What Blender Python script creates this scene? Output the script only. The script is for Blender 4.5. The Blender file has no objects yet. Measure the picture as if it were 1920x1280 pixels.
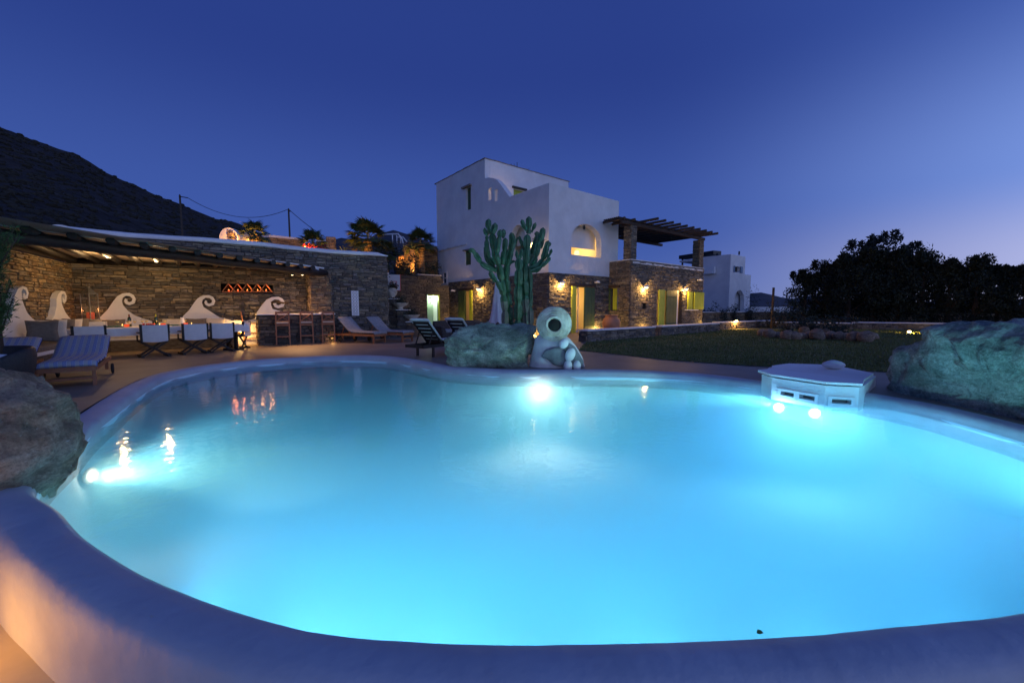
import bpy, bmesh, math, random
import numpy as np
from mathutils import Vector, Matrix, noise
from mathutils.geometry import tessellate_polygon
random.seed(7)
R = math.radians
S = bpy.context.scene
COL = S.collection

# ------------------------------------------------------------------ camera
H = 1.3
PITCH = R(4.75)
F = 746.7
cam_d = bpy.data.cameras.new('camera')
cam_d.lens = 14.0
cam_d.sensor_width = 36.0
cam_d.clip_start = 0.05
cam_d.clip_end = 5000
cam = bpy.data.objects.new('camera', cam_d)
cam.location = (0, 0, H)
cam.rotation_euler = (math.pi / 2 - PITCH, 0, 0)
COL.objects.link(cam)
S.camera = cam

# ------------------------------------------------------------------ dusk sky
world = bpy.data.worlds.new('World')
S.world = world
world.use_nodes = True
def build_world(nt):
    nt.nodes.clear()
    N = nt.nodes.new
    L = nt.links.new
    out = N('ShaderNodeOutputWorld')
    bg = N('ShaderNodeBackground')
    bg.inputs[1].default_value = 1.0
    tc = N('ShaderNodeTexCoord')
    sep = N('ShaderNodeSeparateXYZ')
    L(tc.outputs['Generated'], sep.inputs[0])
    # height above the horizon
    up = N('ShaderNodeMath'); up.operation = 'MAXIMUM'; up.inputs[1].default_value = 0.0
    L(sep.outputs[2], up.inputs[0])
    # afterglow in the west: towards azimuth ~105 deg right of the view
    az = R(128)
    dot = N('ShaderNodeVectorMath'); dot.operation = 'DOT_PRODUCT'
    L(tc.outputs['Generated'], dot.inputs[0])
    dot.inputs[1].default_value = (math.sin(az), math.cos(az), 0)
    w01 = N('ShaderNodeMapRange'); w01.inputs['From Min'].default_value = -0.35; w01.inputs['From Max'].default_value = 1.0
    w01.interpolation_type = 'SMOOTHSTEP'
    L(dot.outputs['Value'], w01.inputs['Value'])
    def ramp(cols):
        r = N('ShaderNodeValToRGB')
        r.color_ramp.interpolation = 'EASE'
        e = r.color_ramp.elements
        e[0].position, e[0].color = cols[0][0], (*cols[0][1], 1)
        e[1].position, e[1].color = cols[-1][0], (*cols[-1][1], 1)
        for p, c in cols[1:-1]:
            x = e.new(p); x.color = (*c, 1)
        L(up.outputs[0], r.inputs[0])
        return r
    east = ramp([(0.0, (.085, .145, .430)), (.18, (.048, .098, .375)), (.5, (.023, .050, .250)), (1.0, (.020, .040, .19))])
    west = ramp([(0.0, (1.0, .92, 1.0)), (.07, (.88, .90, 1.25)), (.22, (.36, .56, 1.20)), (.5, (.08, .17, .60)), (1.0, (.04, .085, .32))])
    mix = N('ShaderNodeMix'); mix.data_type = 'RGBA'
    L(w01.outputs[0], mix.inputs[0]); L(east.outputs[0], mix.inputs[6]); L(west.outputs[0], mix.inputs[7])
    L(mix.outputs[2], bg.inputs[0])
    L(bg.outputs[0], out.inputs[0])
build_world(world.node_tree)

S.view_settings.view_transform = 'Standard'
S.view_settings.look = 'None'
S.view_settings.exposure = 0.0
S.view_settings.gamma = 1.0
S.view_settings.use_curve_mapping = False
S.render.engine = 'CYCLES'
S.cycles.use_denoising = True
S.cycles.max_bounces = 9
S.cycles.diffuse_bounces = 4
S.cycles.glossy_bounces = 3
S.cycles.volume_bounces = 2
S.cycles.transparent_max_bounces = 12
S.cycles.sample_clamp_indirect = 4.0
S.cycles.sample_clamp_direct = 0.0
S.cycles.use_fast_gi = False

# ------------------------------------------------------------------ view helpers: photograph point -> place
CP, SP = math.cos(PITCH), math.sin(PITCH)
def ray(px, py):
    xc = (px - 960) / F
    yc = (640 - py) / F
    return Vector((xc, CP + yc * SP, yc * CP - SP))
def G(px, py, z=0.0):
    d = ray(px, py)
    t = (z - H) / d.z
    return Vector((0, 0, H)) + d * t
def P(px, py, Y):
    d = ray(px, py)
    return Vector((0, 0, H)) + d * (Y / d.y)
def ONP(px, py, p0, n):
    d = ray(px, py)
    o = Vector((0, 0, H))
    t = (Vector(p0) - o).dot(n) / d.dot(n)
    return o + d * t
AZ = R(51.8)
U = Vector((math.sin(AZ), math.cos(AZ), 0))
V = Vector((-math.cos(AZ), math.sin(AZ), 0))
Z = Vector((0, 0, 1))

# ------------------------------------------------------------------ object helpers
ORG = {}
def thing(name, label, cat, loc=(0, 0, 0), group=None, rotz=0.0):
    o = bpy.data.objects.new(name, None)
    COL.objects.link(o)
    o.location = loc
    o.rotation_euler = (0, 0, rotz)
    o.empty_display_size = .2
    ORG[o.name] = Vector(loc)
    tag(o, label, cat, group)
    return o
def tag(o, label=None, cat=None, group=None, kind=None):
    if label: o['label'] = label
    if cat: o['category'] = cat
    if group: o['group'] = group
    if kind: o['kind'] = kind
    return o
def children_of(o):
    return CH.get(o.name, [])
CH = {}
def link(me, name, parent=None, mtx=None):
    o = bpy.data.objects.new(name, me)
    COL.objects.link(o)
    if parent is not None:
        o.parent = parent
        ORG[o.name] = ORG[parent.name]
        CH.setdefault(parent.name, []).append(o)
        if mtx is not None:
            o.matrix_local = Matrix.Translation(-ORG[parent.name]) @ mtx
    else:
        ORG[o.name] = Vector((0, 0, 0))
        if mtx is not None:
            o.matrix_local = mtx
    return o
def dup(root, loc=None, rotz=None, label=None, group=None):
    r = root.copy(); COL.objects.link(r)
    if loc is not None: r.location = loc
    if rotz is not None: r.rotation_euler = (0, 0, rotz)
    if label: r['label'] = label
    if group: r['group'] = group
    for c in children_of(root):
        k = c.copy(); COL.objects.link(k); k.parent = r
        CH.setdefault(r.name, []).append(k)
        for g in children_of(c):
            m = g.copy(); COL.objects.link(m); m.parent = k
            CH.setdefault(k.name, []).append(m)
    return r

class MB:
    def __init__(s):
        s.v = []; s.f = []; s.sm = []
    def add(s, vs, fs, smooth=False):
        b = len(s.v)
        s.v.extend([Vector(p) for p in vs])
        for f in fs:
            s.f.append(tuple(i + b for i in f)); s.sm.append(smooth)
        return s
    def box(s, c, sz, m=None, bevel=0.0):
        x, y, z = sz[0] / 2, sz[1] / 2, sz[2] / 2
        if bevel <= 0:
            vs = [(-x, -y, -z), (x, -y, -z), (x, y, -z), (-x, y, -z), (-x, -y, z), (x, -y, z), (x, y, z), (-x, y, z)]
            fs = [(3, 2, 1, 0), (4, 5, 6, 7), (0, 1, 5, 4), (1, 2, 6, 5), (2, 3, 7, 6), (3, 0, 4, 7)]
        else:
            bm = bmesh.new()
            bmesh.ops.create_cube(bm, size=1)
            for v in bm.verts: v.co = Vector((v.co.x * sz[0], v.co.y * sz[1], v.co.z * sz[2]))
            bmesh.ops.bevel(bm, geom=bm.edges[:] , offset=bevel, segments=2, affect='EDGES', profile=.6)
            bm.verts.ensure_lookup_table()
            vs = [v.co.copy() for v in bm.verts]
            fs = [tuple(v.index for v in f.verts) for f in bm.faces]
            bm.free()
        M = m if m is not None else Matrix.Identity(4)
        c = Vector(c)
        return s.add([c + (M.to_3x3() @ Vector(p)) for p in vs], fs)
    def bar(s, a, b, w, h=None, up=Z):
        a, b = Vector(a), Vector(b)
        h = h or w
        d = (b - a); L = d.length; d.normalize()
        up = Vector(up)
        if abs(d.dot(up)) > .98: up = Vector((0, 1, 0)) if abs(d.y) < .9 else Vector((1, 0, 0))
        x = d.cross(up).normalized(); y = x.cross(d).normalized()
        vs = []
        for p in (a, b):
            for sx, sy in ((-1, -1), (1, -1), (1, 1), (-1, 1)):
                vs.append(p + x * sx * w / 2 + y * sy * h / 2)
        return s.add(vs, [(0, 1, 2, 3), (7, 6, 5, 4), (0, 4, 5, 1), (1, 5, 6, 2), (2, 6, 7, 3), (3, 7, 4, 0)])
    def tube(s, pts, rad, n=8, smooth=True, star=0.0, caps=True):
        pts = [Vector(p) for p in pts]
        if not isinstance(rad, (list, tuple)): rad = [rad] * len(pts)
        b = len(s.v)
        ref = None
        for i, p in enumerate(pts):
            d = (pts[min(i + 1, len(pts) - 1)] - pts[max(i - 1, 0)])
            if d.length < 1e-9: d = Vector((0, 0, 1))
            d.normalize()
            if ref is None:
                ref = d.orthogonal().normalized()
            else:
                ref = (ref - d * ref.dot(d))
                ref = ref.normalized() if ref.length > 1e-6 else d.orthogonal().normalized()
            bi = d.cross(ref)
            for k in range(n):
                a = 2 * math.pi * k / n
                r = rad[i]
                if star and k % 2: r *= (1 - star)
                s.v.append(p + (ref * math.cos(a) + bi * math.sin(a)) * r)
        for i in range(len(pts) - 1):
            for k in range(n):
                k2 = (k + 1) % n
                s.f.append((b + i * n + k, b + i * n + k2, b + (i + 1) * n + k2, b + (i + 1) * n + k)); s.sm.append(smooth)
        if caps:
            s.f.append(tuple(b + k for k in reversed(range(n)))); s.sm.append(False)
            s.f.append(tuple(b + (len(pts) - 1) * n + k for k in range(n))); s.sm.append(False)
        return s
    def lathe(s, prof, n=24, c=(0, 0, 0), m=None, smooth=True):
        M = (m.to_3x3() if m is not None else Matrix.Identity(3)); c = Vector(c)
        b = len(s.v)
        for r, z in prof:
            for k in range(n):
                a = 2 * math.pi * k / n
                s.v.append(c + M @ Vector((r * math.cos(a), r * math.sin(a), z)))
        for i in range(len(prof) - 1):
            for k in range(n):
                k2 = (k + 1) % n
                s.f.append((b + i * n + k, b + i * n + k2, b + (i + 1) * n + k2, b + (i + 1) * n + k)); s.sm.append(smooth)
        if prof[0][0] > 1e-5: s.f.append(tuple(b + k for k in reversed(range(n)))); s.sm.append(False)
        if prof[-1][0] > 1e-5: s.f.append(tuple(b + (len(prof) - 1) * n + k for k in range(n))); s.sm.append(False)
        return s
    def panel(s, outline, holes, O, u, n, th):
        """flat wall of thickness th: outline and holes are (u, z) loops; the front face lies at O, the back th behind."""
        O = Vector(O)
        loops = [outline] + list(holes)
        tri = tessellate_polygon([[Vector((a, b_, 0)) for a, b_ in lp] for lp in loops])
        flat = [q for lp in loops for q in lp]
        b = len(s.v)
        for k in (0, 1):
            for a, z in flat:
                s.v.append(O + u * a + Z * z - n * th * k)
        m = len(flat)
        for t in tri:
            s.f.append(tuple(b + i for i in t)); s.sm.append(False)
            s.f.append(tuple(b + m + i for i in reversed(t))); s.sm.append(False)
        o = 0
        for lp in loops:
            q = len(lp)
            for i in range(q):
                j = (i + 1) % q
                s.f.append((b + o + i, b + o + j, b + m + o + j, b + m + o + i)); s.sm.append(False)
            o += q
        return s
    def build(s, name, mat=None, parent=None, mtx=None, fix=True, uv=None):
        me = bpy.data.meshes.new(name)
        off = ORG[parent.name] if (parent is not None and mtx is None) else Vector((0, 0, 0))
        me.from_pydata([tuple(p - off) for p in s.v], [], s.f)
        me.polygons.foreach_set('use_smooth', s.sm)
        if fix:
            bm = bmesh.new(); bm.from_mesh(me)
            bmesh.ops.recalc_face_normals(bm, faces=bm.faces)
            bm.to_mesh(me); bm.free()
        if mat is not None: me.materials.append(mat)
        me.update()
        return link(me, name, parent, mtx)
def rz(a): return Matrix.Rotation(a, 4, 'Z')
def basis(x, y, z, o=(0, 0, 0)):
    M = Matrix.Identity(4)
    for i, c in enumerate((x, y, z)):
        M[0][i], M[1][i], M[2][i] = c[0], c[1], c[2]
    M[0][3], M[1][3], M[2][3] = o[0], o[1], o[2]
    return M

# ------------------------------------------------------------------ materials
MATS = {}
def mat(name, c1, c2=None, scale=4.0, rough=.7, metal=0.0, bump=0.0, bscale=None, detail=5.0, emis=None, estr=0.0,
        lo=.35, hi=.65, coat=0.0, spec=.5, stretch=None, sub=0.0, rnd=0.0, bdist=.02, trans=0.0, alpha=1.0):
    m = bpy.data.materials.new(name); MATS[name] = m
    m.use_nodes = True
    nt = m.node_tree; N = nt.nodes.new; L = nt.links.new
    b = nt.nodes['Principled BSDF']
    b.inputs['Roughness'].default_value = rough
    b.inputs['Metallic'].default_value = metal
    b.inputs['Specular IOR Level'].default_value = spec
    b.inputs['Coat Weight'].default_value = coat
    b.inputs['Transmission Weight'].default_value = trans
    b.inputs['Alpha'].default_value = alpha
    b.inputs['Base Color'].default_value = (*c1, 1)
    if emis:
        b.inputs['Emission Color'].default_value = (*emis, 1)
        b.inputs['Emission Strength'].default_value = estr
    if c2 is not None or bump > 0 or rnd > 0:
        tc = N('ShaderNodeTexCoord'); vec = tc.outputs['Object']
        if stretch:
            mp = N('ShaderNodeMapping'); mp.inputs['Scale'].default_value = stretch
            L(vec, mp.inputs[0]); vec = mp.outputs[0]
    if c2 is not None:
        nz = N('ShaderNodeTexNoise'); nz.inputs['Scale'].default_value = scale; nz.inputs['Detail'].default_value = detail
        nz.inputs['Roughness'].default_value = .6
        L(vec, nz.inputs['Vector'])
        r = N('ShaderNodeValToRGB')
        r.color_ramp.elements[0].position = lo; r.color_ramp.elements[0].color = (*c1, 1)
        r.color_ramp.elements[1].position = hi; r.color_ramp.elements[1].color = (*c2, 1)
        L(nz.outputs['Fac'], r.inputs[0])
        col = r.outputs[0]
        if rnd > 0:
            oi = N('ShaderNodeObjectInfo'); gi = N('ShaderNodeNewGeometry')
            ad = N('ShaderNodeMath'); ad.operation = 'ADD'
            L(oi.outputs['Random'], ad.inputs[0]); L(gi.outputs['Random Per Island'], ad.inputs[1])
            fr = N('ShaderNodeMath'); fr.operation = 'FRACT'; L(ad.outputs[0], fr.inputs[0])
            mr = N('ShaderNodeMapRange'); mr.inputs['To Min'].default_value = 1 - rnd; mr.inputs['To Max'].default_value = 1 + rnd
            L(fr.outputs[0], mr.inputs['Value'])
            hs = N('ShaderNodeHueSaturation'); L(mr.outputs[0], hs.inputs['Value']); L(col, hs.inputs['Color'])
            col = hs.outputs[0]
        L(col, b.inputs['Base Color'])
    if bump > 0:
        nb = N('ShaderNodeTexNoise'); nb.inputs['Scale'].default_value = bscale or scale * 3; nb.inputs['Detail'].default_value = 6
        L(vec, nb.inputs['Vector'])
        bp = N('ShaderNodeBump'); bp.inputs['Strength'].default_value = bump; bp.inputs['Distance'].default_value = bdist
        L(nb.outputs['Fac'], bp.inputs['Height']); L(bp.outputs[0], b.inputs['Normal'])
    return m

def stone_mat(name, cols, bump=.6):
    """schist masonry: every stone its own tone, with streaky grain"""
    m = bpy.data.materials.new(name); MATS[name] = m
    m.use_nodes = True
    nt = m.node_tree; N = nt.nodes.new; L = nt.links.new
    b = nt.nodes['Principled BSDF']; b.inputs['Roughness'].default_value = .85
    b.inputs['Specular IOR Level'].default_value = .3
    oi = N('ShaderNodeObjectInfo'); gi = N('ShaderNodeNewGeometry')
    ad = N('ShaderNodeMath'); ad.operation = 'ADD'
    L(oi.outputs['Random'], ad.inputs[0]); L(gi.outputs['Random Per Island'], ad.inputs[1])
    fr = N('ShaderNodeMath'); fr.operation = 'FRACT'; L(ad.outputs[0], fr.inputs[0])
    r = N('ShaderNodeValToRGB'); r.color_ramp.interpolation = 'CONSTANT'
    e = r.color_ramp.elements
    n = len(cols)
    e[0].position = 0; e[0].color = (*cols[0], 1)
    e[1].position = 1 / n; e[1].color = (*cols[1], 1)
    for i in range(2, n):
        x = e.new(i / n); x.color = (*cols[i], 1)
    L(fr.outputs[0], r.inputs[0])
    nz = N('ShaderNodeTexNoise'); nz.inputs['Scale'].default_value = 9; nz.inputs['Detail'].default_value = 8
    mp = N('ShaderNodeMapping'); mp.inputs['Scale'].default_value = (1, 1, 3.5)
    L(gi.outputs['Position'], mp.inputs[0]); L(mp.outputs[0], nz.inputs['Vector'])
    mr = N('ShaderNodeMapRange'); mr.inputs['From Min'].default_value = .3; mr.inputs['From Max'].default_value = .7
    mr.inputs['To Min'].default_value = .55; mr.inputs['To Max'].default_value = 1.4
    L(nz.outputs['Fac'], mr.inputs['Value'])
    hs = N('ShaderNodeHueSaturation'); L(mr.outputs[0], hs.inputs['Value']); L(r.outputs[0], hs.inputs['Color'])
    L(hs.outputs[0], b.inputs['Base Color'])
    bp = N('ShaderNodeBump'); bp.inputs['Strength'].default_value = bump; bp.inputs['Distance'].default_value = .03
    L(nz.outputs['Fac'], bp.inputs['Height']); L(bp.outputs[0], b.inputs['Normal'])
    return m

M_schist = stone_mat('schist', [(.135, .12, .10), (.19, .16, .125), (.10, .095, .09), (.23, .18, .12), (.165, .145, .12), (.27, .23, .165), (.12, .10, .078), (.20, .18, .16)])
M_schist2 = stone_mat('schist_rust', [(.19, .13, .08), (.25, .175, .10), (.15, .125, .095), (.29, .205, .115), (.21, .165, .12), (.32, .24, .14)])
M_schistd = stone_mat('dark_shaded_schist', [(.075, .068, .062), (.11, .095, .08), (.06, .056, .054), (.13, .105, .075), (.09, .082, .074), (.15, .13, .105)])  # darker copy: shade on courtyard walls and bench base put into the colour
M_mortar = mat('mortar', (.06, .054, .048), (.10, .09, .078), scale=14, rough=.95, bump=.5)
M_plaster = mat('white_plaster', (.70, .69, .68), (.82, .81, .79), scale=.9, rough=.85, bump=.7, bscale=3.2, bdist=.05)
M_plaster_w = mat('weathered_plaster', (.46, .45, .43), (.74, .73, .71), scale=1.8, rough=.85, bump=.6, bscale=6, bdist=.03, lo=.3, hi=.6, detail=9)
M_deck = mat('screed_paving', (.20, .155, .115), (.28, .22, .165), scale=1.2, rough=.55, bump=.25, bscale=9, bdist=.006, lo=.3, hi=.7)
M_ground = mat('dry_ground', (.06, .05, .035), (.11, .095, .07), scale=.6, rough=1, bump=.5)
M_lawn = mat('lawn_soil', (.075, .085, .028), (.12, .135, .045), scale=.45, rough=1, bump=.6, bscale=30, lo=.3, hi=.7)
M_grass = mat('grass_blade', (.085, .11, .028), (.15, .175, .05), scale=.7, rough=.8)
M_coping = mat('pool_plaster', (.40, .42, .46), (.50, .53, .57), scale=2.2, rough=.66, bump=.8, bscale=9, bdist=.012, lo=.3, hi=.7)
M_basin = mat('pool_lining', (.70, .84, .90), rough=.8)
M_wood = mat('teak_wood', (.26, .10, .048), (.38, .16, .075), scale=6, rough=.5, stretch=(1, 1, .15), bump=.15)
M_darkwood = mat('dark_stained_wood', (.009, .008, .009), (.020, .016, .015), scale=5, rough=.6)
M_wood_grey = mat('old_beam_wood', (.028, .017, .011), (.055, .034, .021), scale=5, rough=.75, bump=.3)
M_white = mat('white_paint', (.8, .8, .79), rough=.5)
M_canvas = mat('white_canvas', (.60, .61, .64), (.68, .68, .70), scale=9, rough=.9, bump=.2, bscale=60, bdist=.003)
M_cloth = mat('table_linen', (.74, .73, .74), rough=.9, c2=(.80, .79, .78), scale=3, bump=.15)
M_cream = mat('cream_cushion', (.66, .58, .46), (.72, .64, .52), scale=12, rough=.95, bump=.2)
M_taupe = mat('taupe_cushion', (.15, .125, .10), (.20, .165, .13), scale=14, rough=.95, bump=.2)
M_greycush = mat('grey_mattress', (.22, .235, .25), (.30, .31, .33), scale=8, rough=.95)
M_palemat = mat('pale_mattress', (.50, .56, .60), (.58, .62, .66), scale=8, rough=.95)
M_wicker = mat('black_wicker', (.012, .012, .014), (.03, .03, .033), scale=60, rough=.5, bump=.8, bscale=90)
M_greenlit = mat('lit_green_paint', (.34, .42, .03), (.40, .48, .05), scale=5, rough=.55)  # lit copy of the shutter green, lamp glow put into the colour
M_greend = mat('unlit_green_paint', (.045, .085, .030), (.065, .11, .04), scale=5, rough=.55)  # the same shutter green without the painted glow
M_terra = mat('terracotta', (.36, .16, .085), (.46, .22, .12), scale=3, rough=.8, bump=.2)
M_clay = mat('pale_clay_jar', (.34, .32, .26), (.62, .59, .51), scale=5, rough=.85, bump=.5, detail=9, lo=.38, hi=.6)
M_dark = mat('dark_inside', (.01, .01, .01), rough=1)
M_iron = mat('galvanised_metal', (.30, .31, .33), rough=.45, metal=.8)
M_black = mat('black_metal', (.02, .02, .02), rough=.5)
M_rubber = mat('black_rubber', (.02, .02, .02), rough=.8)
M_glass = mat('clear_glass', (.15, .2, .2), rough=.05, alpha=.08)
M_greenglass = mat('green_bottle_glass', (.01, .03, .015), rough=.08, coat=.5)
M_redfoil = mat('dark_red_foil', (.12, .01, .012), rough=.35)
M_yellfoil = mat('yellow_green_foil', (.5, .5, .05), rough=.4)
M_red = mat('red_glaze', (.55, .03, .02), rough=.35)
M_teal = mat('teal_plate_glaze', (.04, .22, .17), rough=.25)
M_slab = mat('grey_slate_slab', (.10, .11, .12), (.22, .23, .24), scale=4, rough=.8, bump=.5)
M_pebble = mat('white_pebble', (.62, .62, .62), (.74, .74, .73), scale=6, rough=.6, bump=.15)
M_tile = mat('roof_edge_tile', (.22, .17, .13), (.30, .24, .19), scale=8, rough=.85)
M_cactus = mat('cactus_skin', (.022, .090, .036), (.11, .20, .11), scale=7, rough=.5, bump=.3, lo=.42, hi=.72)
M_cacwood = mat('corky_cactus_trunk', (.12, .13, .10), (.20, .20, .15), scale=8, rough=.9, bump=.5)
M_palm = mat('palm_leaf', (.045, .065, .018), (.08, .10, .03), scale=2, rough=.6)
M_trunk = mat('palm_trunk', (.10, .065, .04), (.20, .14, .08), scale=9, rough=.95, bump=.8)
M_leaf = mat('dark_leaf', (.012, .020, .010), (.028, .040, .018), scale=1.5, rough=.8)
M_leaf2 = mat('grey_green_leaf', (.030, .038, .032), (.05, .06, .05), scale=1.5, rough=.8)
M_fern = mat('green_needles', (.03, .075, .015), (.06, .13, .03), scale=3, rough=.7)
M_bark = mat('bark', (.05, .035, .025), (.09, .07, .05), scale=8, rough=1, bump=.6)
M_scrub = mat('scrub', (.018, .017, .012), (.032, .030, .020), scale=.3, rough=1)
M_hill = None

def emit_mat(name, c, s):
    m = bpy.data.materials.new(name); m.use_nodes = True
    nt = m.node_tree; nt.nodes.clear()
    o = nt.nodes.new('ShaderNodeOutputMaterial'); e = nt.nodes.new('ShaderNodeEmission')
    e.inputs[0].default_value = (*c, 1); e.inputs[1].default_value = s
    nt.links.new(e.outputs[0], o.inputs[0])
    return m
WARM = (1.0, .48, .11)
M_bulb = emit_mat('warm_bulb', (1, .66, .28), 10)
M_spotlens = emit_mat('warm_spot_lens', (1, .80, .42), 6)
M_poollens = emit_mat('warm_pool_lens', (1, .93, .75), 6)
M_poollensb = emit_mat('cool_pool_lens', (.8, .93, 1), 6)
M_flame = emit_mat('candle_flame', (1, .55, .15), 3)
M_redglow = emit_mat('lit_red_glass', (1, .10, .03), .9)
M_wax = mat('red_candle_wax', (.5, .05, .03), rough=.5, emis=(1, .15, .05), estr=.25)
M_coolbulb = emit_mat('cool_bulb', (.85, 1, .85), 12)

def lamp(name, kind, loc, power, color=WARM, parent=None, radius=.03, dirv=None, size=None, angle=None, blend=.5, spread=None):
    d = bpy.data.lights.new(name, kind)
    d.energy = power; d.color = color
    if kind in ('POINT', 'SPOT'): d.shadow_soft_size = radius
    if kind == 'SPOT':
        d.spot_size = angle or R(90); d.spot_blend = blend
    if kind == 'AREA':
        d.shape = 'DISK'; d.size = size or .2
        if spread: d.spread = spread
    o = bpy.data.objects.new(name, d); COL.objects.link(o)
    q = Vector(dirv).to_track_quat('-Z', 'Y').to_matrix().to_4x4() if dirv is not None else Matrix.Identity(4)
    Mx = Matrix.Translation(Vector(loc)) @ q
    if parent is not None:
        o.parent = parent
        ORG[o.name] = ORG[parent.name]; CH.setdefault(parent.name, []).append(o)
        o.matrix_local = Matrix.Translation(-ORG[parent.name]) @ Mx
    else:
        o.matrix_local = Mx
    return o

# ------------------------------------------------------------------ masonry
def _stone_variants():
    rs = random.Random(3); out = []
    for k in range(14):
        vs = []
        j = lambda a: rs.uniform(-a, a)
        for y, sh in ((-1.0, .0), (.35, .0), (1.0, .10)):
            for sx, sz in ((-1, -1), (1, -1), (1, 1), (-1, 1)):
                vs.append((sx * (.5 - sh * .6) + j(.035), y + (j(.25) if y > .9 else 0), sz * (.5 - sh) + j(.06)))
        fs = []
        for a in (0, 4):
            for i in range(4):
                i2 = (i + 1) % 4
                fs.append((a + i, a + i2, a + 4 + i2, a + 4 + i))
        fs.append((8, 9, 10, 11))
        out.append((np.array(vs), fs))
    return out
SV = _stone_variants()
_SM = {}
def stone_mesh(k, m):
    key = (k, m.name)
    if key not in _SM:
        me = bpy.data.meshes.new('stone')
        me.from_pydata([tuple(v) for v in SV[k][0]], [], SV[k][1])
        me.materials.append(m)
        _SM[key] = me
    return _SM[key]
def stones(rs, O, u, n, L, z0, top, holes=(), hm=.10, wm=.30, proud=.045, seam=.012):
    """courses of stones over a wall face; top may be a number or f(u); holes are (u0,u1,z0,z1)"""
    O = Vector(O); out = []
    ztop = top if callable(top) else (lambda a: top)
    zmax = max(ztop(L * i / 20) for i in range(21))
    z = z0
    while z < zmax - .02:
        h = hm * rs.uniform(.6, 1.5)
        if z + h > zmax: h = zmax - z
        x = -rs.uniform(0, wm * .4)
        while x < L:
            w = wm * rs.choice((.5, .7, .9, 1.1, 1.4, 1.8)) * rs.uniform(.85, 1.15)
            a, b = max(x, 0), min(x + w, L)
            x += w
            segs = [(a, b)]
            for (h0, h1, y0, y1) in holes:
                if z + h * .5 > y0 and z + h * .5 < y1:
                    ns = []
                    for (p, q) in segs:
                        if q <= h0 or p >= h1: ns.append((p, q)); continue
                        if p < h0: ns.append((p, h0))
                        if q > h1: ns.append((h1, q))
                    segs = ns
            for p, q in segs:
                if q - p < .05: continue
                hh = h
                zt = ztop((p + q) / 2)
                if z + .03 > zt: continue
                if z + hh > zt: hh = zt - z
                zz = z
                parts = [(zz, hh)]
                if hh > .11 and (q - p) < .55 and rs.random() < .5: parts = [(zz, hh * .5), (zz + hh * .5, hh * .5)]
                for (a0, ha) in parts:
                    out.append((O + u * ((p + q) / 2) + Z * (a0 + ha / 2), (q - p) - seam, ha - seam, proud * rs.uniform(.5, 1.3), rs.randrange(14), u, n, rs.uniform(-.035, .035)))
        z += h
    return out
def lay(parent, lst, m, N=300):
    """the stones that show largest become parts of their own, the rest one joined part"""
    def size(s):
        c = s[0]
        d = c - Vector((0, 0, H))
        yc = d.y * CP - d.z * SP
        if yc < .3: return 0
        px = 960 + F * d.x / yc
        k = 1.0 if -10 < px < 1930 else .02
        facing = abs(s[6].dot(d.normalized()))
        return k * s[1] * s[2] * facing / (yc * yc)
    lst = sorted(lst, key=size, reverse=True)
    def mtx(s):
        c, w, h, pr, v, u, n, tw = s
        uu = u if u.cross(n).dot(Z) > 0 else -u
        x = (uu * math.cos(tw) + Z * math.sin(tw)); zz = (Z * math.cos(tw) - uu * math.sin(tw))
        return basis(x * w, n * pr, zz * h, c)
    for s in lst[:N]:
        link(stone_mesh(s[4], m), 'stone', parent, mtx(s))
    rest = lst[N:]
    if rest:
        off = ORG[parent.name]
        vv = []; ff = []
        b = 0
        for s in rest:
            A = np.array(mtx(s))
            v = SV[s[4]][0] @ A[:3, :3].T + A[:3, 3] - np.array(off)
            vv.append(v); ff.extend([tuple(i + b for i in f) for f in SV[s[4]][1]]); b += 12
        me = bpy.data.meshes.new('small_stones')
        me.from_pydata(np.concatenate(vv).tolist(), [], ff)
        me.materials.append(m)
        o = link(me, 'small_stones', parent)
        o['kind'] = 'stuff'

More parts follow.
